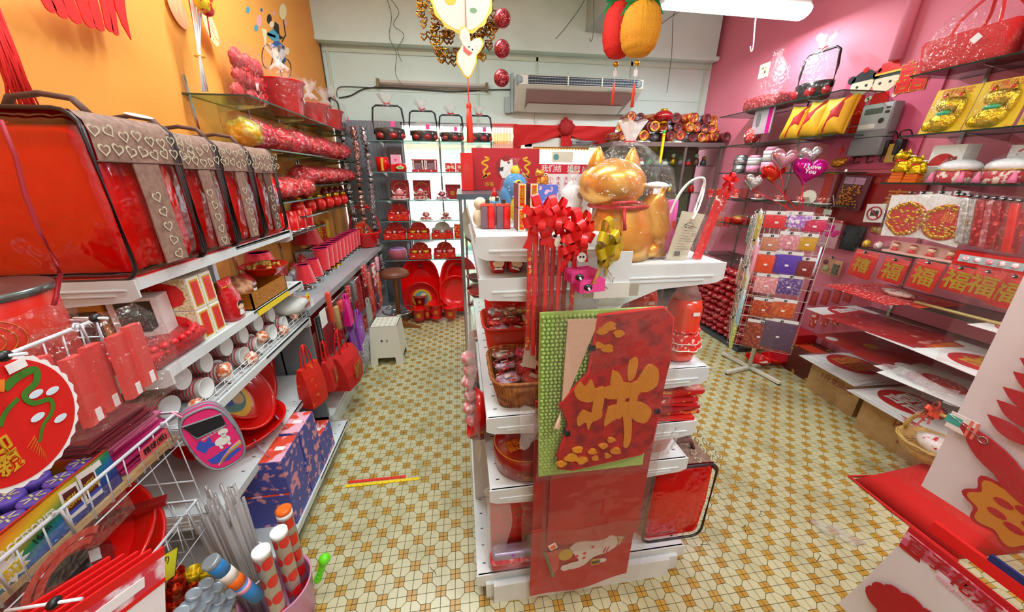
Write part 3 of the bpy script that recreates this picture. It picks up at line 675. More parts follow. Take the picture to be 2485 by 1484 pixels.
obj('tray',MB().box(-bw/2,0,0,bw/2,bd,.004).box(-bw/2,bd-.003,0,bw/2,bd,bh).box(-bw/2,0,0,-bw/2+.002,bd,bh).box(-bw/2,-.001,bh-.004,bw/2,.003,bh+.001).box(-bw/2+.001,0,bh-.003,bw/2,.004,bh),mat('tray_red','d8301c',.5),rb)
for i in range(6):
 for j in range(4):
  x=-bw/2+.028+i*.049+(.012 if j%2 else 0);y=.032+j*.058
  if x>bw/2-.02:continue
  pl=obj('popper_tube',MB().lathe([(.0225,.0),(.0225,.075),(.024,.078),(.024,.088),(.021,.09)],16),mat('popper_purple','6a55c0',.4),rb,(x,y,.004))
  fp=MB()
  for f in range(6):a=f*PI/3;fp.tube([(.004*cos(a),.004*sin(a),.091),(.017*cos(a),.017*sin(a),.091)],.0022,4,flat=.4)
  obj('flower_print',fp,mat('pale_yellow_print','dfe0b4',.5),pl)['kind']='stuff'
text(rb,'PARTY ACCESORIES',.021,WHITE,(-.06,-.002,bh*.62),(HP,0,0),bold=.0005,sx=.8)
st=[((.026 if i%2 else.038)*cos(2*PI*i/26),(.02 if i%2 else.030)*sin(2*PI*i/26))for i in range(26)]
obj('star_burst',MB().prism([(-.085+a,.026+b)for a,b in st],-.0022,-.001),WHITE,rb)
text(rb,'PARTY\nPOPPER',.015,mat('popper_yellow','e6c61a',.5),(-.085,-.003,.022),bold=.0006,sp=.8);text(rb,'NEW',.012,RED,(-.10,-.003,.048),(HP,-.3,0),bold=.0003)
text(rb,'16cm',.020,INK,(-.02,-.003,bh*.4),(HP,-.2,0),sx=.8)
tt=MB()
for x,s in((.045,0),(.085,1)):tt.m(0).prism([(x-.02,.02),(x+.018,.016),(x+.024,.085+.006*s),(x-.012,.09+.006*s)],-.0022,-.001).m(1).prism([(x-.014,.03),(x+.014,.027),(x+.019,.078),(x-.008,.082)],-.0028,-.0022)
obj('tube_picture',tt,[WHITE,mat('tube_dark_red','5c1a20',.4)],rb)
for x in(.046,.088):
 text(rb,'NEW\nPARTY\nPOPPER',.010,GINK,(x,-.004,.056),(HP,-.1,0),bold=.0004,sp=.8);obj('star_band',MB().box(x-.014,-.0033,.028,x+.015,-.0028,.036),BLUE,rb)
obj('price_sticker',MB().box(.10,-.003,.078,.125,-.002,.092),PAPER,rb)
# stacks of flat packets
def flatpack(name,label,cat,loc,w,d,M,rz,group,rot=None,th=.006,wrap=True):
 t=thing(name,label,cat,loc,rz,group,rot)
 obj('folded_paper',MB().box(-w/2,-d/2,0,w/2,d/2,th),M,t)
 if wrap:
  obj('clear_sleeve',MB().grid(lambda u,v:((u-.5)*(w+.03),(v-.5)*(d+.02),th+.001+.003*sin(9*u+7*v)),6,4),FILM,t)
 return t
rr=random.Random(11);cols=[('pink',mat('rose_paper','e2709c',.5)),('magenta',mat('magenta_paper','c71a6c',.5)),('wine red',mat('wine_paper','7d1226',.5))]
for k in range(16):
 cn,M=cols[0]if 8<=k<11 else cols[1]if k<8 else cols[2]
 flatpack('paper_packet','%s paper packet, %s from the bottom of the stack behind the rainbow box'%(cn,ORD[k]),'paper packet',(-1.03+rr.uniform(-.01,.01),.88+rr.uniform(-.006,.006)-.002*k*(k>9),.882+k*.0085),.16,.30,M,HP+rr.uniform(-.08,.08),'coloured paper packets in the wire basket',th=.0055)
tagp=thing('price_card','pink handwritten card tied to the middle wire rail','price card',(-.838,.865,.93),HP)
obj('card',MB().box(-.045,0,-.018,.045,.001,.012),mat('salmon_card','e2565c',.6),tagp);text(tagp,'精球(纸)',.020,INK,(0,-.001,-.003))
pack('blue_packet','small blue and white packet behind the pink card','packet',(-.93,.95,.884),(.07,.05,.03),mat('blue_white_print','3f8ec8',.4,var=(50,'e8f0f4',.5,.56)),HP,seed=3,tagc=False)
# red trays in the lowest basket
tr1=thing('red_tray','big oval red tray lying in the lowest wire basket','tray',(-1.04,.68,.70),0,None,(.1,.25,.1))
obj('tray_shell',MB().lathe([(.15,0),(.16,.004),(.185,.03),(.19,.034),(.195,.03),(.19,.026),(.165,.002)],44,sy=1.35,caps=(1,0)).prism(circ(.155,40,(0,0),1.35),.004,.006,'z'),RED,tr1)
tr2=thing('red_tray','second red tray beneath the big oval one in the lowest wire basket','tray',(-1.05,.70,.63),0,None,(.1,.25,.1));obj('tray_shell',tr1.children[0].data,None,tr2)
for k,(x,y,z)in enumerate(((-1.06,.62,.735),(-.97,.70,.715))):
 t=thing('black_packet','black packet with clear window and white sticker, %s one on the red tray'%('upper','lower')[k],'packet',(x,y,z),.6+.2*k,None,(.1,.2,.6+.2*k))
 obj('card',MB().box(-.07,-.035,0,.07,.035,.006),DRED,t);obj('black_band',MB().box(-.03,-.036,.006,.03,.036,.008),BLACK,t);obj('clear_sleeve',MB().ball((0,0,.005),(.078,.042,.014),14,6),FILM,t)
 if k:obj('price_sticker',MB().box(.032,-.02,.0085,.05,.02,.0095),PAPER,t)
fn=thing('folding_fan','closed dark red folding fan with gold dots lying across the red tray','fan',(-.98,.80,.745),.25,None,(0,.1,.45))
obj('fan_sticks',MB().prism([(-.13,-.005),(.13,-.016),(.13,.016),(-.13,.005)],0,.014,'z'),DRED,fn)
g_=MB()
for i in range(30):g_.box(-.12+i*.0083,-.011-.0*i,.014,-.118+i*.0083,-.009,.015)
obj('gold_dots',g_,GOLD,fn)['kind']='stuff'
# pouch
pch=thing('pencil_pouch','pink zip pouch with white unicorn and rainbow, hanging off the wire rack end','pouch',(-.775,.965,.855),0,None,(0,-.16,.62))
prof=lambda s:[(s*.056*math.copysign(abs(cos(a))**.6,cos(a)),s*.112*math.copysign(abs(sin(a))**.8,sin(a)))for a in[2*PI*i/36 for i in range(36)]]
obj('pouch_body',MB().prism(prof(1),-.012,.026),mat('pouch_side','c8246c',.6),pch);obj('grey_trim',MB().tube([(x,-.013,z)for x,z in prof(.99)],.004,6,closed=True).tube([(x,.027,z)for x,z in prof(.99)],.004,6,closed=True).tube([(x,.008,z)for x,z in prof(1.01)],.003,6,closed=True),mat('grey_piping','8a8e94',.6),pch)
obj('front_print',MB().prism(prof(.93),-.015,-.012),mat('hot_pink_print','ea2c78',.5),pch)
n_=MB();n_.m(0).prism([(-.045,.0),(-.03,.02),(-.02,.005),(-.005,.018),(-.008,-.005),(.005,-.02),(-.02,-.018),(-.035,-.03)],-.0158,-.015).prism([(-.04,-.055),(-.01,-.05),(.03,-.045),(.04,-.075),(.0,-.09),(-.035,-.075)],-.0158,-.015)
n_.m(1).prism(circ(.019,18,(.014,-.016),.8),-.0168,-.0158).prism(circ(.012,14,(.026,.012),.9),-.0168,-.0158).prism([(.03,.022),(.034,.038),(.024,.024)],-.0168,-.0158).box(.0,-.0168,-.04,.007,-.0158,-.025).box(.02,-.0168,-.04,.027,-.0158,-.025).box(.018,-.0168,-.01,.028,-.0158,.008)
for i,mm in enumerate((2,3,4,5)):
 rb_=MB;ribbon(n_.m(mm),[(-.025+.004*i,-.088+.002*i),(-.005+.003*i,-.07),(.02,-.052-.004*i),(.048,-.042-.005*i)],.0045,-.0165)
obj('unicorn_print',n_,[BLUE,WHITE,LPINK,YEL,SKY,ORG],pch)
obj('clear_window',MB().prism([(-.04,.085),(.045,.07),(.04,.028),(-.03,.03)],-.017,-.0155),mat('dark_window','2c2c30',.15),pch);obj('window_trim',MB().tube([(-.04,-.017,.085),(.045,-.017,.07),(.04,-.017,.028),(-.03,-.017,.03)],.003,6,closed=True),mat('grey_piping','8a8e94'),pch)
text(pch,'BELIEVE AND',.008,WHITE,(.0,-.017,.021),(HP,-.12,0));obj('wrist_cord',MB().tube([(-.03,0,.1),(-.045,.01,.13),(-.03,.02,.10)],.003,6),LPINK,pch)
# front stack of folded red and white packs with black capped hook
for k in range(5):
 t=thing('paper_pack','red and white printed paper pack in the bottom left corner, %s in the stack'%ORD[k],'paper pack',(-.76+.014*k,.485+.010*k,.875-.010*k),0,'printed paper packs on the lower left hook',(0,.30,HP-.25))
 last=k==4
 obj('folded_sheet',MB().m(0).box(-.13,0,-.14,.10,.004,.015).m(1).box(-.13,-.001,.015,.10,.004,.035).m(2 if last else 1).box(-.13,-.001,-.035,.10,.004,.015).m(1).box(-.13,-.002,-.045,.10,.0,-.035),[PAPER,mat('bright_red_print','e01414',.5),mat('pink_red_blot','d83a4e',.6,var=(18,'f0d8dc',.45,.55))],t)
 if last:obj('white_label',MB().box(-.03,-.003,-.022,.06,-.001,.0),PAPER,t)
tt_=thing('hang_hook','black-capped white peg hook at the lower left edge','hook',(-.75,.47,.93),HP);peg(tt_,(0,0,0),L=.09)
ar=MB().tube([(-.12+.0*i,0,0)for i in range(2)],.002,4)
pb=thing('rainbow_arc_pack','clear pack with two curved red strips in front of the rainbow box','packet',(-.80,.60,.90),HP)
q=MB()
for r_ in(.06,.044):ribbon(q,[(r_*1.3*cos(a)-.02,r_*sin(a)-.04)for a in[PI*.18+PI*.75*i/14 for i in range(15)]],.014,0)
obj('curved_strips',q,mat('brick_red','c83a2c',.5),pb);obj('clear_sleeve',MB().box(-.12,-.004,-.04,.12,-.003,.065),FILM,pb)
# handwritten yellow card
yc=thing('price_card','yellow handwritten card with black rim on the lowest wire rail','price card',(-.835,.735,.615),HP,None,(0,.5,HP-.1))
obj('card',MB().m(0).rbox(-.05,0,-.035,.05,.001,.04,.0004).m(1).tube([(-.05,-.0005,-.035),(.05,-.0005,-.035),(.05,-.0005,.04),(-.05,-.0005,.04)],.0012,4,closed=True),[mat('card_yellow','e3e22c',.6),INK],yc)
text(yc,'(囍字)\n-00\n(cm)',.02,INK,(0,-.001,.004),sp=.9)
# gold and red foil popper tubes and round lids
FR=mat('red_foil','b81a0c',.2,.7,var=(120,'e8741c',.5,.7),bump=(60,.3));FG=mat('yellow_foil','d8b81e',.25,.6)
for k,(px,py,L,M1,M2)in enumerate(((375,1400,.26,FR,FG),(425,1395,.28,FR,FR),(470,1390,.28,FG,FR),(350,1450,.2,FR,FR),(500,1385,.2,FG,FR))):
 p=at(px,py,'x',-.86+.01*k);t=thing('foil_tube','red and gold foil party tube standing at the lower left, %s from the left'%ORD[[0,2,3,1,4][k]].replace('first','second' if 0 else 'first'),'party tube',p,0,'foil party tubes',(-.05,.25,0))
 obj('tube_body',MB().m(0).lathe([(.022,-L),(.022,-.075)],16).m(1).lathe([(.0225,-.075),(.0225,-.02)],16).m(0).lathe([(.019,-.02),(.019,.012),(.0215,.012),(.0215,.0),(.0215,-.02)],16),[M1,M2],t)
rr=random.Random(5)
for k in range(11):
 px,py=((500,1415),(525,1425),(470,1440),(500,1450),(530,1455),(480,1475),(515,1480),(545,1478),(455,1470),(440,1484),(560,1440))[k]
 p=at(px,py,'x',-.79);t=thing('capped_tube','clear tube with dull silver lid, %s in the bunch at the bottom edge'%ORD[k],'tube',p,0,'silver-lidded tubes',(-.25,.35,0))
 obj('tube_body',MB().lathe([(.016,-.14),(.017,-.004)],14),mat('grey_blue_plastic','8f9ba6',.3),t);obj('lid',MB().lathe([(.019,-.005),(.019,.003),(.016,.005),(.015,.002)],16),mat('dull_silver','aab4bc',.35,.4),t)
bt=thing('cartoon_tube','blue party tube with pale lid leaning in front of the clear sticks','party tube',(-.755,.785,.565),0,None,(.15,-.22,0))
obj('tube_body',MB().m(0).lathe([(.02,-.06),(.02,-.008)],20).m(1).lathe([(.0205,-.1),(.0205,-.06)],20).m(2).lathe([(.02,-.14),(.02,-.10)],20).m(0).lathe([(.02,-.24),(.02,-.14)],20).m(3).lathe([(.0205,-.17),(.0205,-.15)],20),[mat('cartoon_blue','2a80c4',.4),mat('pale_face','e9ded2',.5),ORG,LPINK],bt)
obj('lid',MB().lathe([(.022,-.01),(.022,.004),(.019,.006)],20),mat('dull_silver','aab4bc'),bt)
# bundle of clear sticks and printed tubes in a pink bin
rr=random.Random(8);CT=film('clear_stick','e4dad6',.14,.12,None,haze=.22)
bn=thing('pink_bin','pale pink plastic bin standing on the floor, holding tubes and sticks','bin',(-.745,.955,0))
obj('bin_shell',MB().lathe([(.10,0),(.102,.004),(.116,.17),(.119,.18),(.113,.18),(.11,.16),(.095,.008)],32,caps=(1,1)),mat('dusty_pink_plastic','cf8db0',.35),bn)
sb=thing('clear_stick_bundle','bundle of long clear plastic balloon sticks leaning in the pink bin','sticks',(-.815,.94,.01),0,None,(.0,.0,0))
for k in range(64):
 a=rr.uniform(0,6.28);q=.06*math.sqrt(rr.random());x,y=q*cos(a)*1.1,q*sin(a)*.9
 obj('stick',MB().tube([(x*.75,y*.75,0),(x+rr.uniform(-.004,.004),y,.52+rr.uniform(0,.14))],.005,6),CT,sb)
obj('white_tie',MB().tube([(.085*cos(a),.07*sin(a),.30+.03*sin(a))for a in[2*PI*i/20 for i in range(20)]],.003,5,closed=True),WHITE,sb)
for k,(x,y,h,l)in enumerate(((-.705,.875,.44,'nearest'),(-.685,.945,.43,'middle'),(-.70,1.02,.43,'farthest'))):
 t=thing('printed_tube','white party tube with red ovals in the pink bin, the %s one'%l if k<2 else 'white party tube with red blocks and orange cap in the pink bin','party tube',(x-.0,y,.03),0,None if k==2 else 'white oval-print tubes',(.0,.035,0))
 obj('tube_body',MB().lathe([(.024,0),(.024,h-.02),(.026,h-.02),(.026,h),(.022,h),(.021,h-.05)],24,caps=(1,1)),PAPER,t)
 q=MB()
 for i in range(7):
  for a0 in(-.6,-2.2,1.0):
   z=.05+i*.085
   if z>h-.04:continue
   q.grid(lambda u,v:(.0246*cos(a0+(2*u-1)*(.75*math.sqrt(max(0,1-(2*v-1)**2))if k<2 else.6)),.0246*sin(a0+(2*u-1)*(.75*math.sqrt(max(0,1-(2*v-1)**2))if k<2 else.6)),z-.026+.052*v),6,8)
 obj('oval_print' if k<2 else 'block_print',q,RED,t)
 if k==2:obj('cap',MB().lathe([(.024,h),(.027,h+.012),(.02,h+.018)],16),ORG,t)
du=thing('green_toy','bright green knobbly plastic toy hooked over the pink bin rim','toy',(-.63,1.0,.10),0,None,(.2,.35,.3))
obj('bulb',MB().ball((0,0,.145),.021,14,8).ball((0,0,.115),.0135,12,6).ball((0,0,.09),.0135,12,6).ball((0,0,.064),.0135,12,6).ball((0,0,.038),.0135,12,6).ball((0,0,.012),.015,12,6),mat('lime_plastic','6ae01e',.3),du)
# ------------------------------------------------------------------ grey counter along the left wall
CZ=.87
ct=thing('counter','long grey counter along the left wall carrying the red lamps','counter',(-.9,2.02,0),HP)
CL=4.14-2.02;CG=mat('grey_laminate','9da3a5',.3,var=(3,'92989b',.4,.7));CGs=mat('grey_side_panel','7f8487',.4)
obj('worktop',MB().box(0,0,CZ-.04,CL,.44,CZ),CG,ct);obj('side_panel',MB().box(.0,.02,0,.02,.44,CZ-.04),CGs,ct);obj('side_panel',MB().box(CL-.02,.02,0,CL,.44,CZ-.04),CGs,ct)
obj('divider',MB().box(.95,.05,.05,.965,.44,CZ-.04),CGs,ct);obj('back_panel',MB().box(0,.2,.1,CL,.21,CZ-.04),CGs,ct)
obj('plinth',MB().box(0,.0,0,CL,.02,.09),STEEL,ct);obj('lower_shelf',MB().box(0,.0,.10,CL,.44,.12),STEEL,ct)
# lamps
SHADE=mat('red_silk_shade','dd0f20',.6,sheen=.5,var=(90,'f02a4a',.5,.7));MAG=mat('magenta_shade','e0207c',.6);LACE=mat('lace_rim','f0287c',.6)
def lamp(label,loc,r0=.042,r1=.05,h=.135,base=CHROME,wave=0,tall=.05,group='red table lamps on the counter',top=True):
 t=thing('table_lamp',label,'lamp',loc,random.uniform(0,1),group)
 obj('base',MB().lathe([(.034,0),(.035,.006),(.03,.012),(.012,.016),(.007,.02),(.012,.03),(.006,.04),(.006,tall+.02)],18),base,t)
 wb_=(lambda a,z:1+wave*sin(8*a))if wave else None
 obj('shade',MB().lathe([(r1,tall),(r1*.99,tall+.004),(r0,tall+h)],32,caps=(0,0),wob=wb_),SHADE,t)
 obj('shade_rim',MB().tube([(r0*cos(a),r0*sin(a),tall+h)for a in[2*PI*i/24 for i in range(24)]],.0022,5,closed=True),LACE,t)
 obj('shade_top',MB().lathe([(r0*.97,tall+h-.006),(.004,tall+h-.006)],24),MAG,t)
 b=MB()
 for i in range(5):a=i*1.257;b.tube([(.0,0,.018),(.02*cos(a),.02*sin(a),.028),(.03*cos(a),.03*sin(a),.02)],.005,5,flat=.5)
 obj('leaf_foot',b,base,t);obj('price_card',MB().box(.034,-.014,0,.036,.012,.022),PAPER,t)
 return t
lp=[(2.45,.040,.062,.12,CHROME),(2.62,.038,.056,.12,CHROME),(2.80,.056,.048,.165,CHROME),(2.92,.054,.046,.165,CHROME),(3.03,.054,.046,.165,GOLD),(3.14,.054,.046,.165,GOLD),(3.25,.054,.046,.165,CHROME),(3.36,.054,.046,.165,CHROME),(3.47,.054,.046,.165,CHROME),(3.58,.054,.046,.165,CHROME),(3.70,.054,.046,.16,CHROME),(3.81,.054,.046,.16,CHROME)]
for k,(y,a,b,h,M)in enumerate(lp):
 l='red table lamp with magenta top, %s from the near end of the counter row'%ORD[k]
 if k>10:l='red table lamp with magenta top right beside the red basket'
 lamp(l,(-1.07-.003*k,y,CZ),a,b,h,M,.03 if k<2 else 0)
lamp('large pleated red lamp on the inner side of the counter above the red box',(-1.18,2.18,1.01),.058,.095,.12,CHROME,.05,.05)
lamp('wide red lamp with gathered shade at the far inner side of the counter',(-1.25,3.05,1.03),.06,.105,.15,CHROME,.04,.05)
tag(obj('lamp_riser',MB().box(-1.31,2.07,CZ+.003,-1.08,2.30,1.005),mat('glass_riser','c9d4d2',.2,alpha=.5)),'low clear riser box under the large pleated lamp','riser')
tag(obj('lamp_riser',MB().box(-1.33,2.95,CZ+.003,-1.16,3.15,1.025),mat('grey_riser','b9bcc0',.4)),'low grey riser under the wide gathered lamp','riser')
def drum(t,w,d,h):
 obj('lid',MB().lathe([(w*.52,h*.8),(w*.52,h),(w*.49,h+.004)],28,c=(0,d/2,0)),mat('pink_lid','cf6a86',.4),t)
 text(t,'囍',.04,GINK,(-w*.1,-.006,h*.45));obj('printed_figure',MB().m(0).prism(circ(.013,12,(w*.28,h*.3)),-.008,-.005).m(1).prism([(w*.2,.01),(w*.36,.01),(w*.28,h*.25)],-.008,-.005),[SKIN,WHITE],t)
t=thing('round_gift_box','round red gift box with gold character and pink lid on the counter end','box',(-1.02,2.10,CZ),HP-.2)
obj('drum',MB().lathe([(.075,0),(.076,.12)],30,c=(0,.075,0)),mat('matte_red_card','b82330',.6),t);drum(t,.15,.15,.12)
t=thing('candy_box','small red gift box with yellow price star at the near end of the counter','box',(-.93,2.085,CZ),HP)
obj('carton',MB().box(-.03,0,0,.04,.06,.05),RFLOR,t);obj('price_star',MB().prism([((.024 if i%2 else.028)*cos(2*PI*i/24),(.024 if i%2 else.028)*sin(2*PI*i/24)+.055)for i in range(24)],-.012,-.010),YEL,t);text(t,'25.80',.013,RED,(0,-.0128,.055));obj('price_card',MB().box(.0,-.02,0,.04,-.018,.03),PAPER,t)
# red bridal basket with bow
rbk=thing('red_basket','red plastic basket with tall handle and bow at the far end of the counter','basket',(-1.04,4.0,CZ));rbk.scale=(1.18,)*3
obj('basket_body',MB().lathe([(.085,0),(.10,.01),(.13,.12),(.145,.135),(.14,.14),(.125,.13),(.09,.015)],36,caps=(1,1)),RED,rbk)
obj('handle',MB().tube([(.135*cos(a),0,.13+.235*sin(a))for a in[PI*i/18 for i in range(19)]],.011,8,flat=.6),RED,rbk)
bo=MB()
for k in range(6):a=k*PI/3;bo.tube(spl([(0,-.012,.365),(.035*cos(a),-.02-.012*sin(k),.375+.02*sin(a)),(.06*cos(a),-.02,.36+.03*sin(a)),(0,-.012,.362)],5),.007,5,flat=.4)
bo.tube([(.01,-.01,.36),(.06,-.02,.35),(.11,-.01,.345)],.006,5)
obj('bow',bo,mat('bright_red_ribbon','f01018'),rbk);obj('wrapped_goods',MB().tf((0,0,.14),(.3,-.4,0)).box(-.05,-.02,-.05,.05,.02,.09).tf(),mat('wrapped_red_packs','e8402e',.3,var=(40,'e8c050',.58,.64)),rbk)
for k,(x,y,z,c)in enumerate(((-1.26,3.4,.0,GOLD),(-1.26,3.5,.0,RGOLD),(-1.27,3.62,0,FG),(-1.26,3.3,0,RGOLD))):
 t=thing('gift_carton','tall gold and red gift carton leaning behind the counter basket, %s from the near side'%ORD[(1,2,3,0)[k]],'box',(x,y,CZ+.003),HP,'gold gift cartons',(0,.12,HP+.3));obj('carton',MB().box(-.035,0,0,.035,.05,.33),c,t);obj('ribbon',MB().box(-.036,-.002,.14,.036,.051,.16),RED,t)
for k in range(7):
 pack('wrapped_favour','small red wrapped favour at the back of the counter, %s from the near end'%ORD[k],'favour',(-1.25+.03*(k%2),2.36+.09*k,CZ+.003),(.09,.08,.10+.04*(k%3)),[RGOLD,RFLOR,FLOW,mat('lilac_wrap','b6a6c4',.4,var=(40,'efe8f0',.45,.6))][k%4],HP,seed=50+k)
# ------------------------------------------------------------------ wall-mounted glass shelves above the counter
def glass_shelf(label,x0,x1,y0,y1,z,wall,group='clear glass shelves on the side walls',nb=2):
 t=thing('glass_shelf',label,'shelf',(0,0,0),0,group)
 obj('glass_pane',MB().box(x0,y0,z-.008,x1,y1,z),GSHELF,t)
 obj('glass_edge',MB().box(x0 if wall>0 else x1-.0015,y0,z-.0082,x0+.0015 if wall>0 else x1+.0005,y1,z+.0002).box(x0,y0-.0005,z-.0082,x1,y0+.0015,z+.0002),mat('glass_edge','3c4a40',.15),t)
 xw=x1 if wall>0 else x0
 for i in range(nb):
  y=y0+(y1-y0)*(i+.5)/nb;s=-1 if wall>0 else 1;D=abs(x1-x0)
  obj('bracket',MB().prism([(xw,z-.009),(xw+s*D*.85,z-.009),(xw+s*D*.85,z-.014),(xw,z-.05)],y-.002,y+.002),CHROME,t)
 return t
for k,(y0,y1,z)in enumerate(((2.2,3.25,1.985),(3.27,4.2,1.985),(2.3,3.25,1.74),(3.1,4.2,1.735),(2.3,3.0,1.45),(2.95,4.2,1.535),(2.6,4.0,1.34),(2.2,2.95,1.25))):
 glass_shelf('glass shelf over the counter, %s from the top, %s run'%(ORD[[0,0,1,1,3,2,4,5][k]],('near','far')[k%2]),LW,-1.04,y0,y1,z,-1)
for y in(2.24,2.78,3.35,4.0):
 q=MB().box(LW,y-.008,.95,LW+.01,y+.008,2.07);tag(obj('shelf_rail',q,CHROME),'slotted chrome shelf rail on the orange wall, %s from the viewer'%ORD[[2.24,2.78,3.35,4.0].index(y)],'rail','chrome rails on the orange wall')
def bag_neck(t,z,r,M=HFILM):
 nk=MB();rings=[[(r*q*cos(a)*(1+.25*sin(5*a)),r*q*sin(a)*(1+.25*sin(5*a)),z+zz+.012*sin(7*a+q))for a in[2*PI*i/24 for i in range(24)]]for q,zz in((.9,-.02),(.25,.02),(.22,.03),(.6,.07),(.95,.11))]
 obj('gathered_top',nk.loft(rings,True,(0,0)),M,t)
# wrapped red buckets on the top shelf
def bucket(label,loc,r,h,sc=1):
 t=thing('red_bucket',label,'bucket',loc,.2,'red buckets wrapped in film on the top glass shelf')
 obj('bucket_shell',MB().lathe([(r*.68,0),(r*.7,.004),(r*.95,h*.95),(r*1.06,h),(r*1.06,h*1.02),(r*.93,h*.97),(r*.66,.01)],30,caps=(1,1)),RED,t)
 obj('clear_wrap',MB().lathe([(r*.75,-.001),(r*1.1,h*.9),(r*.9,h*1.2),(r*.25,h*1.42)],20,caps=(0,0),wob=lambda a,z:1+.04*sin(6*a+20*z)),FILM,t);bag_neck(t,h*1.42,r*.5)
 obj('round_sticker',MB().lathe([(.018,0),(.018,.001)],16,c=(0,0,0)).mesh('round_sticker',PAPER),None,t,(r*.86+.004,-.02,h*.5),(0,HP-.15,0));return t
bucket('tall red bucket wrapped in clear film, nearest on the top glass shelf',(-1.19,3.0,1.987),.135,.22)
bucket('red tub wrapped in clear film, second on the top glass shelf',(-1.17,3.42,1.987),.13,.15)
bucket('red tub with tall film top, third on the top glass shelf',(-1.17,3.78,1.987),.14,.16)
def wedding_basket(label,loc,w=.30,hh=.33,rz=0,group='black-handled lacquer baskets wrapped in film',tagc=True,dome=True):
 t=thing('lacquer_basket',label,'basket',loc,rz,group)
 obj('basket_body',MB().lathe([(w*.40,0),(w*.46,.01),(w*.5,hh*.34),(w*.48,hh*.36),(w*.44,hh*.34)],28,caps=(1,1),sy=.62),mat('black_lacquer','17100f',.2,coat=.6),t)
 q=MB()
 for k,a in enumerate((-2.2,-1.2,-.3)):q.ball((w*.43*cos(a),w*.43*.62*sin(a),hh*.15),(w*.15,w*.08,hh*.10),12,7)
 obj('red_panel',q,mat('lacquer_red','a81a1c',.25,coat=.5),t)
 pts=[(-w*.5,0,hh*.2),(-w*.52,0,hh*.6),(-w*.47,0,hh*.93),(-w*.36,0,hh),(w*.36,0,hh),(w*.47,0,hh*.93),(w*.52,0,hh*.6),(w*.5,0,hh*.2)]
 obj('handle',MB().tube(pts,.009,8),BLACK,t)
 if dome:obj('clear_dome',MB().lathe([(w*.5,hh*.34),(w*.47,hh*.5),(w*.3,hh*.62),(.01,hh*.66)],24,caps=(0,1),sy=.62),film('milky_dome','f2f2f2',.12,.2,(30,.6),haze=.35),t)
 obj('clear_wrap',MB().lathe([(w*.42,0),(w*.56,hh*.5),(w*.5,hh*.85),(w*.15,hh*1.03)],22,caps=(0,0),sy=.7,wob=lambda a,z:1+.04*sin(7*a+14*z)),FILM,t)
 nk=MB();nk.loft([[(w*q*cos(a)*(1+.25*sin(5*a)),w*q*.6*sin(a),hh*zz+.012*sin(6*a))for a in[2*PI*i/24 for i in range(24)]]for q,zz in((.14,1.0),(.05,1.05),(.15,1.16),(.27,1.33))],True,(0,0));obj('gathered_top',nk,HFILM,t)
 obj('red_tie',MB().tube([(-.035,-.01,hh*1.08),(0,-.014,hh*1.04),(.035,-.01,hh*1.07)],.0045,5).tube([(0,-.014,hh*1.04),(.01,-.02,hh*.96)],.003,5),RED,t)
 if tagc:obj('pink_tag',MB().box(w*.12,-w*.36,hh*.38,w*.26,-w*.355,hh*.54),mat('neon_pink','f83a90',.5),t)
 return t
wedding_basket('black-handled lacquer basket at the far end of the top left glass shelf',(-1.17,4.05,1.99),.26,.30,HP)
# bags of ribbon flowers
rr=random.Random(2)
CUR={}
CM3=[mat('ribbon_red','e0121c',.3),mat('ribbon_coral','f05048',.35),mat('ribbon_pale','f8b4b0',.4)]
def curls(t,s,v,n=90,ms=None):
 """curled ribbons and petals showing through the bag"""
 key=(v,n,ms)
 if key not in CUR:
  q=MB();r=random.Random(v+70)
  for k in range(n):
   th,ph=r.uniform(0,6.28),math.asin(r.uniform(-.7,1));c=Vector((cos(th)*cos(ph),sin(th)*cos(ph),sin(ph)))*.42;c.z+=.48
   q.tf(c,(r.uniform(0,6),r.uniform(0,6),r.uniform(0,6)));R=r.uniform(.05,.10);a1=r.uniform(2,4.6);w_=r.uniform(.02,.045)
   q.m(r.choice((0,0,1,1,2))).grid(lambda u,z,R=R,a1=a1,w_=w_:(R*cos(a1*u),R*sin(a1*u),w_*(z-.5)*(1+.5*sin(3*u))),6,1)
  CUR[key]=q.mesh('ribbon_curls',[mat(m_,'ffffff')for m_ in ms]if ms else CM3)
 o=obj('ribbon_curls',CUR[key],None,t);o.scale=s;o['kind']='stuff'
def flowerbag(label,loc,s,rz=HP,seed=0,M=None):
 t=pack('flower_bag',label,'flower bag',loc,(s[0],s[1],s[2]),M or(FLOW if seed%2 else FLOW2),rz,seed=seed,group='clear bags of red ribbon flowers',lump=.09,tagc=False);curls(t,s,seed%3);return t
for k in range(7):
 y=2.42+.25*k;flowerbag('bag of crumpled red ribbon flowers on the upper glass shelf, %s from the near end'%ORD[k],(-1.17,y,1.742),(.27,.25,.17-.01*(k%2)),seed=k)
for k in range(6):
 y=3.0+.2*k;flowerbag('bag of red ribbon flowers on the middle glass shelf, %s from the near end'%ORD[k],(-1.17,y,1.537),(.22,.25,.14),seed=20+k)
for k in range(3):
 flowerbag('bag of pale red ribbon flowers beyond the bedding bags, %s from the near end'%ORD[k],(-1.15,2.42+.2*k,1.452),(.23,.25,.15),seed=31+2*k)
pack('gold_wrapped_pack','gold ribboned pack behind the bedding bags under the top glass shelf','pack',(-1.15,2.30,1.744),(.16,.2,.16),mat('yellow_gold_pack','d8a818',.3,.4,var=(40,'f0d878',.45,.6)),HP,seed=7,tagc=False)
pack('red_wrapped_pack','dull red pack in clear wrap near the front of the upper glass shelf','pack',(-1.18,2.22,1.60),(.18,.2,.16),mat('brick_wrap','b83428',.5),HP,seed=8,tagc=False)
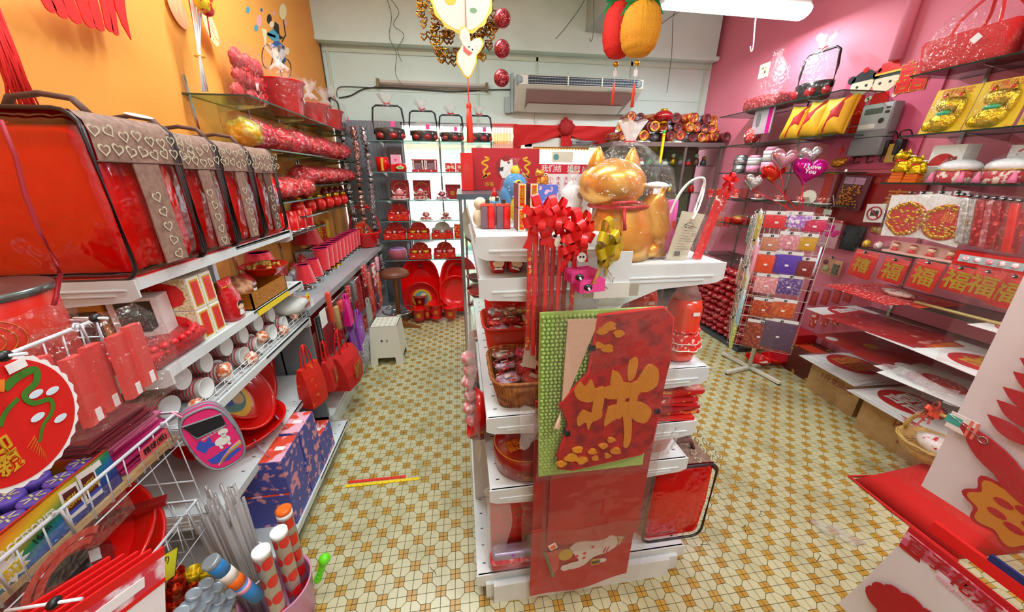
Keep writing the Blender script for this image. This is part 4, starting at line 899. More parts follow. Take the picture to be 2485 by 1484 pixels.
# flat bag of red cloth flowers leaning on the wall above the shelf
fb=thing('flower_pack','square clear pack of red cloth flowers leaning on the orange wall above the glass shelf','flower pack',(-1.27,2.72,1.99),HP,None,(.12,0,HP));q=MB()
rr=random.Random(14)
for k in range(9):q.ball((-.12+.12*(k%3)+rr.uniform(-.02,.02),.02,.07+.09*(k//3)),(.06,.025,.05),16,10,lambda a,b:1+.16*sin(5*a+6*b+k))
curls(fb,(.36,.10,.28),5,60);obj('cloth_flowers',q,mat('dusty_red_cloth','c63a3e',.6,var=(30,'e8837a',.5,.7),bump=(60,.8)),fb);obj('clear_case',MB().box(-.19,-.03,0,.19,.06,.33),FILM,fb)
# goods on the two low glass shelves
for k in range(6):
 y=2.68+.2*k;t=thing('candle_jar','red lantern jar with gold top on the low glass shelf, %s from the near end'%ORD[k],'jar',(-1.12,y,1.342),HP,'red and gold lantern jars')
 obj('jar_body',MB().lathe([(.03,0),(.045,.03),(.045,.06),(.03,.085)],18),RED,t);obj('gold_top',MB().ball((0,0,.10),(.032,.032,.022),12,6,lambda a,b:1+.15*sin(6*a)),GOLD,t)
for k in range(4):
 y=3.45+.16*k;t=thing('glass_favour','clear favour with dark red beads on the low glass shelf, %s from the near end'%ORD[k],'favour',(-1.2,y,1.342),HP,'beaded favours');obj('bead_string',MB().lathe([(.03,0),(.035,.12),(.01,.16)],12,wob=lambda a,z:1+.2*sin(90*z)*sin(4*a)),mat('bead_red','8c1c30',.2,var=(120,'f0d0d8',.6,.7)),t)
for k in range(5):
 y=2.26+.125*k;t=thing('red_mug','tall patterned red mug on the lowest left glass shelf, %s from the near end'%ORD[k],'mug',(-1.11,y,1.252),HP,'tall red mugs')
 obj('mug_body',MB().lathe([(.04,0),(.042,.004),(.042,.13),(.038,.13),(.036,.01)],22,caps=(1,1)),RED,t);p=MB()
 for i in range(4):
  for j in range(4):a=-.5+.3*i;p.add([(.0425*cos(a+da)*1,.0425*sin(a+da),.03+.024*j+dz)for da,dz in((-.09,0),(.09,0),(.09,.012),(-.09,.012))],[(0,1,2,3)])
 obj('cut_pattern',p,mat('pale_red_print','f0a098',.5),t)
 obj('silver_stand',MB().lathe([(.05,-.002),(.05,.006),(.044,.01)],18),CHROME,t)
# ------------------------------------------------------------------ glass display shelves at the shop window
ds=thing('display_rack','glass display shelves with chrome posts in front of the shop window','shelf',(0,0,0))
BZ=[1.94,1.64,1.35,1.13,.92,.69];BY=4.05
for k,z in enumerate(BZ):
 o=obj('glass_pane',MB().box(-.90,BY,z-.008,.40 if k<2 else.02,BY+.28,z),GSHELF,ds)
 obj('glass_edge',MB().box(-.90,BY-.001,z-.0082,.40 if k<2 else.02,BY+.001,z),mat('green_glass_edge','6c8c84',.15),o)
for x in(-.80,-.20,.38):obj('post',MB().box(x-.01,BY+.27,.05,x+.01,BY+.29,2.0),GREY,ds)
for x in(-.80,-.20):
 for z in BZ:obj('bracket',MB().prism([(BY+.27,z-.009),(BY+.03,z-.009),(BY+.27,z-.05)],x-.002,x+.002,'x'),WHITE,ds)
# black handled baskets along the top
for k,(x,w,hh)in enumerate(((-.70,.30,.33),(-.35,.27,.29),(-.06,.24,.26),(.24,.25,.26))):
 wedding_basket('film-wrapped lacquer basket with black handle above the shop window, %s from the left'%ORD[k],(x,BY+.12,BZ[0]+.001),w,hh,0,dome=k>0)
# tinsel
for k,(x,M)in enumerate(((-1.13,GLITS),(-1.02,mat('copper_tinsel','8a5648',.3,.7,var=(150,'ffd8c8',.6,.95,'cell'))),(-.92,GLITS))):
 q=MB();rr=random.Random(k+40);P=[(x+.014*sin(z*5+k)+rr.uniform(-.004,.004),3.98,.55+z)for z in[1.5*i/60 for i in range(61)]]
 q.tube(P,lambda t:.03+.012*sin(t*170),7);tag(obj('tinsel_garland',q,M),'%s tinsel garland hanging in the left rear corner'%('silver left-hand','copper','silver right-hand')[k],'tinsel')
rr=random.Random(4)
def bx(name,label,x,z,w,d,h,M,y=BY+.03,cat='box',group=None,rz=0):return carton(name,label,cat,w,d,h,M,(x,y,z+.001),rz,group)
# second shelf z 1.64
t=bx('red_pot','shiny red cylinder tin at the left end of the shelf under the baskets',-.80,BZ[1],.02,.02,.02,RED);obj('cylinder',MB().lathe([(.065,0),(.067,.14),(.06,.145)],24,c=(0,.06,0)),RED,t);obj('gold_stripe',MB().lathe([(.0685,.01),(.0685,.13)],6,c=(0,.06,0),a0=-1.7,a1=-1.2,caps=(0,0)),GINK,t)
t=bx('pink_case','pink and white heart case standing behind the red tins',-.665,BZ[1]+.075,.10,.06,.095,LPINK,BY+.10);obj('heart_print',MB().prism(heart(.03,20,(0,.045)),-.002,0),PINK,t)
bx('red_stand_box','red box under the pink heart case',-.665,BZ[1],.12,.08,.074,RED,BY+.10)
t=thing('round_tin','round red tin with a green lettered label on the upper display shelf','tin',(-.61,BY+.05,BZ[1]+.001));obj('tin_body',MB().lathe([(.055,0),(.062,.03),(.06,.07),(.045,.08)],24),RED,t);obj('green_label',MB().prism(circ(.04,20,(0,.04),.4),-.066,-.062),mat('lime_label','b5e08a',.5),t);text(t,'500',.022,INK,(0,-.067,.04))
for k in(0,1):
 t=bx('window_gift_box','red frame gift box with clear front, %s of the two on the upper display shelf'%('left','right')[k],-.43+.135*k,BZ[1],.001,.001,.001,RED);w,h=.13,.125
 obj('frame',MB().box(-w/2,0,0,w/2,.07,.022).box(-w/2,0,h-.01,w/2,.07,h).box(-w/2,.065,0,w/2,.07,h),mat('box_red','c81422',.4),t);obj('clear_window',MB().box(-w/2+.002,.001,.02,w/2-.002,.003,h-.01),FILM,t)
 obj('posts',MB().lathe([(.012,.02),(.007,.04),(.007,.09),(.012,.112)],8,c=(-w/2+.018,.012,0)).lathe([(.012,.02),(.007,.04),(.007,.09),(.012,.112)],8,c=(w/2-.018,.012,0)),CREAM,t);obj('dark_goods',MB().box(-.035,.03,.02,.035,.06,.09),mat('mauve_goods','8c6470',.5),t)
 obj('heart_print',MB().prism(heart(.016,16,(0,.011)),-.001,0),PAPER,t)
for k in range(3):
 t=bx('doll_box','red box with small printed couple, %s on the upper display shelf right of the post'%ORD[k],-.09+.115*k,BZ[1],.108,.05,.09,RFLOR);obj('printed_dolls',MB().m(0).prism(circ(.017,12,(-.02,.05)),-.002,0).prism(circ(.017,12,(.022,.05)),-.002,0).m(1).prism([(-.04,.008),(0,.008),(-.02,.04)],-.002,0).prism([(.004,.008),(.042,.008),(.022,.04)],-.002,0),[SKIN,RED],t)
tag(obj('crystal_dome',MB().lathe([(.07,0),(.08,.03),(.06,.10),(.02,.14)],20),film('dome_clear','f6f4ee',.1,.1,(50,.8),haze=.15),None,(.23,BY+.1,BZ[1]+.13)),'clear wrapped dome above the doll boxes','ornament')
# red boxes with gold ring behind teapots, z 1.35
def ringbox(label,x,w,h,ring=True):
 t=bx('tea_set_box',label,x,BZ[2],w,.03,h,mat('wine_box','9c1620',.45),BY+.15,group='tea set boxes')
 if ring:obj('gold_ring',MB().tube([(.40*w*cos(a),-.001,h*.5+.40*w*sin(a))for a in[2*PI*i/36 for i in range(36)]],.0022,5,closed=True),GINK,t)
 else:text(t,'囍',.05,GINK,(-.01,-.002,h*.4))
ringbox('wine red box with gold ring behind the leftmost teapot',-.655,.19,.205);ringbox('wine red box with gold ring behind the second teapot',-.42,.19,.205);ringbox('wine red box with gold double character at the right of the teapots',-.075,.17,.16,False)
def teaset(label,loc,s=1,M=None,steel=WHITE):
 t=thing('tea_set',label,'tea set',loc,0,'porcelain tea sets on round trays');M=M or mat('porcelain_red','b5342e',.25,coat=.4,var=(60,'e8c8b8',.5,.6))
 obj('tray',MB().lathe([(.06*s,0),(.075*s,.004),(.09*s,.016),(.086*s,.016),(.07*s,.006)],28,caps=(1,1)),steel,t)
 pz=.035*s
 obj('teapot',MB().ball((0,.01,pz+.03*s),(.042*s,.042*s,.032*s),18,9),M,t);obj('pot_lid',MB().ball((0,.01,pz+.058*s),(.026*s,.026*s,.010*s),14,6).ball((0,.01,pz+.072*s),.006*s,8,6),steel,t)
 obj('spout',MB().tube([(-.035*s,.01,pz+.02*s),(-.06*s,.01,pz+.03*s),(-.07*s,.01,pz+.055*s)],lambda u:.008*s*(1-.4*u),8),steel,t);obj('pot_handle',MB().tube([(.038*s,.01,pz+.05*s),(.062*s,.01,pz+.05*s),(.064*s,.01,pz+.02*s),(.04*s,.01,pz+.012*s)],.0035*s,6),steel,t)
 for k,x in enumerate((-.042,.0,.042)):
  c=obj('tea_cup',MB().lathe([(.014*s,0),(.023*s,.03*s),(.021*s,.03*s),(.012*s,.004)],16,caps=(1,1)),M,t,(x*s,-.045*s+.012*abs(k-1),.008));
  if k!=1:obj('cup_handle',MB().tube([(.02*s*(k-1),0,.024*s),(.034*s*(k-1),0,.022*s),(.02*s*(k-1),0,.008*s)],.002,5),steel,c)
 return t
teaset('pink porcelain tea set on a tray, leftmost on the middle display shelf',(-.655,BY+.06,BZ[2]+.001),1.12,mat('porcelain_pink','e58e88',.25));teaset('red porcelain tea set in front of the second ring box',(-.43,BY+.06,BZ[2]+.001),1.08)
teaset('dark red tea set right of the chrome post, upper row',(-.20,BY+.07,BZ[2]+.001),.95,mat('porcelain_wine','8e2a34',.25,var=(60,'e0b0b0',.5,.6)))
teaset('red tea set in the centre of the lower teapot shelf',(-.39,BY+.07,BZ[3]+.001),.95);teaset('red tea set with gold knob at the right of the lower teapot shelf',(-.17,BY+.07,BZ[3]+.001),.9,mat('porcelain_wine2','98302c',.25,var=(60,'e8c0a0',.5,.6)))
def cupbox(label,x,z,w=.235,h=.19,back='red',y=BY+.02,cr=0):
 t=thing('cup_gift_box',label,'gift box',(x,y,z+.001),0,'arched red gift boxes of teacups')
 arch=[(-w/2,0),(w/2,0),(w/2,h*.55),(w*.42,h*.62)]+[(w*.36*cos(a),h*.62+h*.36*sin(a))for a in[PI*i/12 for i in range(13)]]+[(-w*.42,h*.62),(-w/2,h*.55)]
 obj('arched_back',MB().prism(arch,.085,.089),mat('box_red_print','c21a18',.4,var=(45,'e8a03a',.6,.66))if back=='red' else mat('box_grey_print','c9c4b6',.5),t)
 obj('tray_front',MB().box(-w/2,0,0,w/2,.004,h*.38).box(-w/2,0,0,-w/2+.003,.085,h*.38).box(w/2-.003,0,0,w/2,.085,h*.38).box(-w/2,0,0,w/2,.085,.003),mat('box_front_red','d4170f',.4),t)
 obj('gold_swirl',MB().tube([(.028*cos(a)*(1-a*.05),-.001,h*.2+.028*sin(a)*(1-a*.05))for a in[i*.5 for i in range(16)]],.0018,4).tube([(-w*.38+.012*cos(a),-.001,h*.14+.014*sin(a))for a in[i*.6 for i in range(9)]],.0018,4).tube([(w*.38+.012*cos(a),-.001,h*.14+.014*sin(a))for a in[i*.6 for i in range(9)]],.0018,4),GINK,t)
 for sx in(-1,1):obj('teacup',MB().lathe([(.014,0),(.03,.04),(.032,.055),(.028,.055),(.02,.03)],16,c=(sx*w*.26,.045,h*.2),caps=(1,1)),[RFLOR,mat('porcelain_pink','e58e88'),GINK][cr],t)
 obj('medallion',MB().lathe([(.013,0),(.011,.003)],14),WHITE,t,(0,.02,h*.46),(HP,0,0));obj('price_sticker',MB().box(-w*.33,-.002,h*.18,-w*.25,0,h*.24),PAPER,t);return t
cupbox('arched red teacup gift box alone at the left of the lower teapot shelf',-.69,BZ[3],.23,.185)
for k,x in enumerate((-.75,-.49,-.22)):cupbox('arched red teacup gift box, %s in the row under the teapots'%ORD[k],x,BZ[4],.245,.19,'red' if k<2 else 'grey',cr=(0,2,0)[k])
bx('red_gift_box','narrow red gift box at the right end under the teapots',-.045,BZ[4],.08,.08,.16,RGOLD)
for k,x in enumerate((-.49,-.21)):cupbox('arched red teacup gift box, %s on the lowest display shelf'%('left','right')[k],x,BZ[5],.25,.19,cr=(2,1)[k])
t=thing('round_hat_box','round pink box with mauve ribbon top in a clear cube at the lowest display shelf','box',(-.755,BY+.12,BZ[5]+.001));obj('drum',MB().lathe([(.10,0),(.105,.09),(.10,.10)],30),mat('dusty_rose','c25a66',.5),t);obj('ribbon_top',MB().lathe([(.09,.10),(.08,.12),(.03,.11)],24,wob=lambda a,z:1+.08*sin(9*a)),mat('mauve_ribbon','c88ac4',.5),t);obj('clear_cube',MB().box(-.13,-.12,0,.13,.12,.17),FILM,t)
# ------------------------------------------------------------------ red baths, basins and pots on the window ledge
def bath(label,x):
 t=thing('baby_bath',label,'bath',(x,4.0,.047),0,'tall red baby baths standing on end',(-.12,0,0));rings=[]
 for q,y in((1.0,0),(1.0,.012),(.94,.012),(.90,.05),(.84,.12),(.5,.14)):rings.append([(.225*q*math.copysign(abs(cos(a))**.8,cos(a)),y+.0,.335+.335*q*math.copysign(abs(sin(a))**(.8 if sin(a)>0 else.55),sin(a)))for a in[2*PI*i/40 for i in range(40)]])
 obj('bath_shell',MB().loft(rings,True,(0,1)),mat('vivid_red_plastic','f20a08',.22,coat=.4),t);obj('hollow_print',MB().prism(circ(.035,16,(.0,.56),.5),-.001+.09,.10),DRED,t);return t
bath('bright red baby bath standing on end beside the bar stool',-.51);bath('second bright red baby bath standing on end at the right',-.06)
def stand(name,label,loc,r,h,rot,M=RED,deco=None):return basin(name,label,'basin' if name=='wash_basin' else 'pot',loc,r,h,rot,M=M,deco=deco)
basin('wash_basin','round red basin with printed picture leaning on the left standing bath','basin',(-.50,3.96,.25),.205,.07,(HP-.15,0,0),deco=duckprint,M=mat('basin_red','d41210',.3))
basin('wash_basin','glossy red basin with bright reflection leaning on the right standing bath','basin',(-.10,3.96,.33),.19,.09,(HP-.15,0,0),M=RED)
def spittoon(label,loc,s=1,M=RED):
 t=thing('spittoon',label,'pot',loc,0,'red lidded pots on the window ledge');obj('pot_body',MB().lathe([(.065*s,0),(.068*s,.012),(.05*s,.03),(.068*s,.07),(.078*s,.12),(.06*s,.145),(.105*s,.18),(.11*s,.185),(.1*s,.182),(.05*s,.14)],28,caps=(1,1)),M,t);text(t,'囍',.04*s,GINK,(0,-.079*s,.09*s),(HP,0,0));return t
def tub(label,loc,r,h,M=RED,lid=False):
 t=thing('red_tub',label,'tub',loc,0,'small red tubs on the window ledge');obj('tub_body',MB().lathe([(r*.72,0),(r*.75,.003),(r,h),(r*1.25,h+.008),(r*1.25,h+.014),(r*.9,h+.006)],26,caps=(1,1)),M,t)
 text(t,'喜',h*.45,GINK,(0,-r*.93,h*.5));return t
tub('red tub with wide flat brim nearest the bar stool',(-.53,3.82,.046),.075,.13);tub('small plain red tub between the brimmed tub and the footed pot',(-.44,3.86,.046),.05,.11)
spittoon('footed red spittoon with gold character in the middle of the ledge',(-.335,3.84,.046),1.0);tub('red tub with orange lid at the right of the footed pot',(-.175,3.83,.046),.085,.13);tub('deep red tub above the brimmed tub',(-.52,3.93,.19),.065,.09,DRED)
# ------------------------------------------------------------------ stools
st=thing('plastic_stool','cream plastic step stool with slotted top in the left aisle','stool',(-.72,3.02,0));CM=CREAM
top=MB();n5,m6=5,6;W_,D_=.115,.12
xs=[-W_]+[v for i in range(n5)for v in(-W_+.028+i*.043,-W_+.028+i*.043+.014)]+[W_];ys=[-D_]+[v for i in range(m6)for v in(-D_+.022+i*.037,-D_+.022+i*.037+.014)]+[D_]
for i in range(len(xs)-1):
 for j in range(len(ys)-1):
  if i%2 and j%2:continue
  top.box(xs[i],ys[j],.355,xs[i+1],ys[j+1],.365)
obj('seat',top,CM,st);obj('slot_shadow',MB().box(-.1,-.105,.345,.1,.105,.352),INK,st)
def sidep(parent,fn,W2):
 """side wall with arched cut-out and splayed legs"""
 P=[(-W2-.025,0),(-W2+.035,0),(-W2+.04,.07),(W2-.04,.07),(W2-.035,0),(W2+.025,0),(W2+.0,.365),(-W2,.365)]
 a=MB();n=len(P);q=[fn(p,0)for p in P]+[fn(p,.006)for p in P]
 a.add(q,[(0,1,2,7),(2,3,6,7),(3,4,5,6),(n+7,n+2,n+1,n),(n+7,n+6,n+3,n+2),(n+6,n+5,n+4,n+3)]+[(i,(i+1)%n,n+(i+1)%n,n+i)for i in range(n)]);return a
sp_=lambda z:.028*(1-z/.365)
for k,fn in enumerate((lambda p,t:(p[0],-D_-sp_(p[1])+t,p[1]),lambda p,t:(p[0],D_+sp_(p[1])-t,p[1]),lambda p,t:(-W_-sp_(p[1])+t,p[0],p[1]),lambda p,t:(W_+sp_(p[1])-t,p[0],p[1]))):obj('side_leg',sidep(st,fn,W_ if k<2 else D_),CM,st)
obj('peg_hole',MB().lathe([(.009,0),(.009,.001)],14),INK,st,(-.025,-D_-.0135,.235),(HP,0,0));obj('peg_hole',MB().lathe([(.009,0),(.009,.001)],14),mat('pale_plug','a59c84',.6),st,(.02,-D_-.0135,.235),(HP,0,0))
bs=thing('bar_stool','bar stool with round brown leather seat and chrome foot ring','stool',(-.74,3.74,0));BRN=mat('brown_leather','7a4430',.4,bump=(80,.2));BWD=mat('brown_painted_steel','8a5426',.4)
obj('seat',MB().lathe([(.10,.585),(.145,.59),(.155,.62),(.15,.64),(.10,.665),(.03,.672),(.001,.672)],36,caps=(1,0)),BRN,bs);obj('seat_piping',MB().tube([(.156*cos(a),.156*sin(a),.612)for a in[2*PI*i/36 for i in range(36)]],.005,6,closed=True),BRN,bs)
obj('column',MB().lathe([(.024,.06),(.022,.56),(.04,.585)],16),BWD,bs);obj('foot_ring',MB().tube([(.165*cos(a),.165*sin(a),.20)for a in[2*PI*i/40 for i in range(40)]],.007,8,closed=True),CHROME,bs)
for k in range(4):
 a=PI/4+k*HP+.5;obj('ring_spoke',MB().tube([(0,0,.20),(.165*cos(a),.165*sin(a),.20)],.004,6),CHROME,bs);obj('leg',MB().prism([(0,0),(.24,0),(.24,.012),(0,.07)],-.02,.02),BWD,bs,(0,0,0),(0,0,a));
# ------------------------------------------------------------------ door drape and banner
dc=thing('red_drape','red cloth swag with big rosette draped over the door','drape',(1.27,4.42,0));CR=mat('drape_red','c81412',.75,bump=(60,.3))
def swag(u,v):
 x=-.62+1.24*u;top_=2.16;dep=.26-.17*sin(PI*u)**.7+.05*abs(sin(PI*2*u));return(x,.008*sin(24*u+9*v),top_-v*dep)
obj('swag',MB().slab(swag,40,8,.006),CR,dc)
for s in(-1,1):obj('side_fall',MB().slab(lambda u,v,s=s:(s*(.62-(.13-.06*v)*u),.012*sin(20*u+4*v),2.02-v*(.62 if s>0 else.12)),12,14,.006),CR,dc)
rs=MB()
for k in range(22):a=k*2.4;q=.022+.0032*k;rs.ball((q*cos(a),-.02+.0012*k,2.14+q*sin(a)),(.03,.016,.03),8,5,lambda a_,b_:1+.2*sin(4*a_))
rs.ball((0,-.01,2.14),(.085,.03,.085),16,8,lambda a,b:1+.1*sin(9*a));obj('rosette',rs,mat('rosette_red','a50f12',.7),dc);obj('rosette_tail',MB().slab(lambda u,v:(-.05+.1*u*(1+v*.4),.01*sin(12*u),2.10-v*.16),8,5,.004),CR,dc)
bn2=thing('wedding_banner','red and white paper banner with big characters stuck on the door glass','banner',(1.27,4.455,1.60))
obj('red_strip',MB().box(-.40,0,.03,.40,.002,.14),mat('banner_red','dc1432',.6),bn2);text(bn2,'我们结   婚啦 !',.085,WHITE,(0,-.001,.085),bold=.0008)
obj('white_sheet',MB().box(-.40,.001,-.62,.40,.003,.03),mat('banner_white','f4e9e8',.7),bn2)
for k in range(8):text(bn2,['木\n木\n不\n大','大\n米\n春\n火','小\n火\n大\n不'][k%3],.06,mat('banner_red','dc1432'),(-.35+.1*k,0,-.12-.0*(k%2)),bold=.0004,sp=1.0)
obj('top_notice',MB().m(0).box(-.14,.002,.16,.12,.004,.28).m(1).prism(circ(.035,18,(-.09,.22)),.0,.002),[mat('notice_cream','e6dcc4',.6),mat('teal_print','5d9a98')],bn2);obj('orange_fringe',MB().grid(lambda u,v:(-.38+.7*u,.01,.39-.07*v*(1+.25*abs(sin(60*u)))),60,2),mat('fringe_orange','f0a030',.6),bn2)
fr2=MB().tube([(1.27-.22,4.46,2.09),(1.27,4.46,2.18),(1.27+.22,4.46,2.09)],.004,5);sgn=thing('paper_banner','red triangular paper sign with white marks between drape and door','banner',(1.27,4.455,2.05));obj('paper',MB().prism([(-.26,-.02),(.26,-.02),(.1,.1),(-.1,.1)],0,.002),mat('orange_red_paper','e8301c',.6),sgn);text(sgn,'八元二',.07,PAPER,(0,-.001,.02))
bl=thing('window_blind','red translucent slatted blind hanging in the window left of the door','blind',(.54,4.44,1.78));q=MB()
obj('head_rail',MB().box(-.14,-.01,.36,.16,.01,.385),RED,bl)
for k in range(26):obj('slat',MB().box(-.13+k*.0112,0,-.02,-.13+k*.0112+.007,.002,.36),mat('blind_red','f05a4a',.5),bl)
# ------------------------------------------------------------------ air conditioner, lamp fitting and cables
ac=thing('air_conditioner','cream ceiling-type air conditioner hung on the rear wall','air conditioner',(1.33,4.48,2.44));ACM=mat('ac_cream','d8d8c8',.45);L=.68
obj('casing',MB().prism([(0,-.14),(-.10,-.15),(-.36,.02),(-.40,.05),(-.40,.13),(-.36,.15),(0,.17)],-L,L,'x'),ACM,ac)
obj('outlet',MB().box(-L+.10,-.405,.055,L-.06,-.398,.128),mat('dark_vent','262c34',.5),ac)
for k in range(3):obj('louvre',MB().box(-L+.10,-.415,.062+k*.024,L-.06,-.40,.066+k*.024),mat('pale_louvre','a9b4bc',.4),ac)
v_=MB()
for k in range(40):v_.box(-L+.11+k*.0298,-.41,.055,-L+.114+k*.0298,-.399,.128)
obj('vane',v_,mat('vane_grey','5c6872',.4),ac)['kind']='stuff'
for x in(-L+.52,L-.47):obj('divider',MB().box(x-.006,-.417,.05,x+.006,-.4,.132),ACM,ac)
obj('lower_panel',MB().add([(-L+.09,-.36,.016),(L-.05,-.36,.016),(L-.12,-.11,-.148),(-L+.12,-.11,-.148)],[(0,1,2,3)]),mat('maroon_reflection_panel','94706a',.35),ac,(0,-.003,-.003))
obj('grille',MB().add([(-L+.13,-.215,-.087),(L-.13,-.215,-.087),(L-.15,-.105,-.156),(-L+.1,-.105,-.156)],[(0,1,2,3)]),mat('ac_grille','c2c2b4',.5),ac,(0,-.004,-.004))
for s in(-1,1):obj('end_cap',MB().lathe([(.045,-.03),(.05,.0),(.04,.03)],14),mat('ac_blue_grey','94a4ac',.4),ac,(s*(L-.03)-.02,-.37,.09),(0,HP,0))
obj('mount_plate',MB().box(-L-.035,-.08,-.16,-L-.005,0,.22).box(-L-.10,-.03,-.16,-L-.03,0,.0),mat('galvanised','9aa2a2',.4,.6),ac);obj('logo_strip',MB().box(.30,-.402,.03,.56,-.40,.036),mat('vane_grey','5c6872'),ac)
lf=thing('lamp_fitting','unlit brown-ended fluorescent lamp fitting on the rear wall','lamp',(-.23,4.47,2.52));obj('backplate',MB().box(-.58,-.01,-.02,.58,.03,.04),mat('fitting_cream','c9c2b4',.5),lf);obj('tube',MB().tube([(-.56,-.03,0),(.56,-.03,0)],.013,8),mat('grey_tube','a8a29c',.3),lf)
for s in(-1,1):obj('end_cap',MB().box(s*.58-.015,-.045,-.03,s*.58+.015,.03,.045),mat('brass_brown','7c6a3a',.5),lf)
CB=mat('black_cable','2c2e30',.5);WR=mat('green_wire','3d6a52',.5)
def wire(label,pts,r=.006,M=CB,ax='y',v=4.485,name='cable'):
 P=spl([tuple(at(x,y,ax,v))for x,y in pts],6)
 if v<4.2 and pts[0][1]<40:P=[(P[0][0],P[0][1],CEIL if v>3 else P[0][2]+.1)]+P
 return tag(obj(name,MB().tube(P,r,5),M),label,name)
wire('black power cable running along the rear wall to the air conditioner',((822,237),(850,232),(885,215),(930,213),(1000,216),(1100,222),(1180,218),(1240,217)))
wire('thin cable looping up beside the left rear corner',((818,235),(822,212),(870,211),(905,212),(918,204)),.004);wire('thin wires hanging from the beam at the rear left',((940,0),(950,40),(945,90),(962,130),(960,180),(983,215)),.003,WR,'y',4.33)
wire('second tangle of green wire at the rear left',((950,0),(968,30),(955,60),(980,85),(965,120),(975,150)),.003,WR,'y',4.33);wire('thin slanting wire on the beam beside the concrete stub',((1425,-10),(1400,30),(1370,70),(1348,95)),.003,CB,'y',4.33)
wire('hanging wire with hook below the beam stub',((1440,-10),(1441,60),(1438,92),(1433,100),(1431,92)),.004,mat('dull_wire','5d665c',.5),'y',3.4);wire('thin wire hanging down to the lantern bundles',((1650,10),(1634,40),(1630,130),(1618,225)),.003,CB,'y',4.3);wire('thin wire slanting from the bright lamp',((1655,25),(1630,40),(1602,60)),.003,CB,'y',4.3)
wire('white wire hook hanging below the bright lamp',((1836,35),(1832,60),(1828,112),(1823,125),(1821,112)),.004,WHITE,'y',3.1)
# ------------------------------------------------------------------ ornaments hanging from the ceiling
HY=2.3
def string(parent,z0,z1,M=RED,r=.0022):return obj('string',MB().tube([(0,0,z0),(0,0,z1)],r,5),M,parent)
def tassel(parent,z,L,r=.014,M=None):return obj('tassel',MB().ball((0,0,z),(r*.9,r*.9,r*1.2),10,6).lathe([(r*.7,z-.01),(r,z-L*.3),(r*1.2,z-L)],16,wob=lambda a,zz:1+.1*sin(8*a)),M or mat('coral_red_thread','f0402c',.7),parent)
LITP=mat('glossy_white_card','fff8ea',.3)
p=at(1120,-10,'y',HY)
disc=thing('hanging_disc','round cream paper medallion with gold rim and printed scene hanging at the top centre','ornament',(p.x,HY,p.z));R_=.165
obj('card',MB().prism([(R_*(1+.025*sin(14*a))*cos(a),R_*(1+.025*sin(14*a))*sin(a))for a in[2*PI*i/90 for i in range(90)]],0,.004),mat('gold_rim_card','e8b83a',.3,.3),disc);obj('face',MB().prism(circ(R_*.92,48),-.002,0),LITP,disc)
q=MB().m(0).prism(circ(.055,20,(.02,.02),.55),-.004,-.002).m(1).prism(circ(.03,16,(-.06,-.02),.8),-.004,-.002).m(2).prism(circ(.02,12,(.06,-.06),.6),-.004,-.002);obj('printed_scene',q,[mat('coral_print','e8705c',.5),GINK,mat('leaf_print','8cc08a',.5)],disc);string(disc,R_,CEIL-p.z)
gl=thing('gold_fringe_ornament','mass of dark gold foil curls hanging behind the paper medallion','ornament',(p.x-.02,HY+.12,p.z-.03));rr=random.Random(6);q=MB()
for k in range(190):
 a=rr.uniform(0,6.28);u=.225*math.sqrt(rr.random());x,z=u*cos(a),u*sin(a)-.03;yy=rr.uniform(-.01,.06)
 q.m(k%3).tube([(x+hx,yy,z+hz)for hx,hz in heart(rr.uniform(.03,.046),10)],.0045,4,closed=True)
obj('foil_curl',q,[GOLD,mat('amber_foil','a86a14',.3,.7),mat('brown_gold_foil','80501c',.35,.6)],gl)['kind']='stuff';string(gl,.1,CEIL-p.z)
ms=at(1133,120,'y',HY-.03);mz=thing('mouse_ornament','pale yellow paper mouse charm with gold outline and long red tassel','ornament',(ms.x,HY-.03,ms.z))
body=[(-.02,-.115),(.0,-.13),(.02,-.11),(.045,-.06),(.05,-.02),(.07,.0),(.085,.03),(.07,.055),(.045,.05),(.02,.035),(.015,.075),(-.005,.10),(-.03,.085),(-.035,.05),(-.02,.02),(-.05,-.02),(-.055,-.06),(-.035,-.09)]
obj('card',MB().prism([(x*1.12,z*1.08)for x,z in body],0,.004),mat('gold_rim_card','e8b83a'),mz);obj('face',MB().prism(body,-.002,0),LITP,mz);obj('printed_face',MB().m(0).prism([(-.018,.02),(.0,.0),(.03,-.015),(.01,-.03),(-.02,-.01)],-.004,-.002).m(1).prism(circ(.004,10,(.012,.012)),-.004,-.002).prism(circ(.004,10,(.03,.0)),-.004,-.002).m(2).prism(circ(.012,12,(-.008,.06)),-.004,-.002).prism(circ(.012,12,(.055,.025)),-.004,-.002),[mat('coral_print','e8705c'),INK,WHITE],mz)
string(mz,.1,p.z-ms.z);obj('tassel_cord',MB().tube([(0,0,-.13),(.0,0,-.26)],.003,5),mat('coral_red_thread','f0402c'),mz);tassel(mz,-.27,.19,.017)
for k,(px,py)in enumerate(((1219,45),(1218,119),(1217,190))):
 c=at(px,py,'y',2.35);t=thing('glitter_ball','dark red glitter ball, %s of the three hung in a column'%('top','middle','bottom')[k],'ornament',c,0,'column of red glitter balls');obj('ball',MB().ball((0,0,0),.046,24,14),GLITR,t);string(t,.045,.16 if k else CEIL-c.z,mat('clear_thread','c8ccc4',.4),.0008)
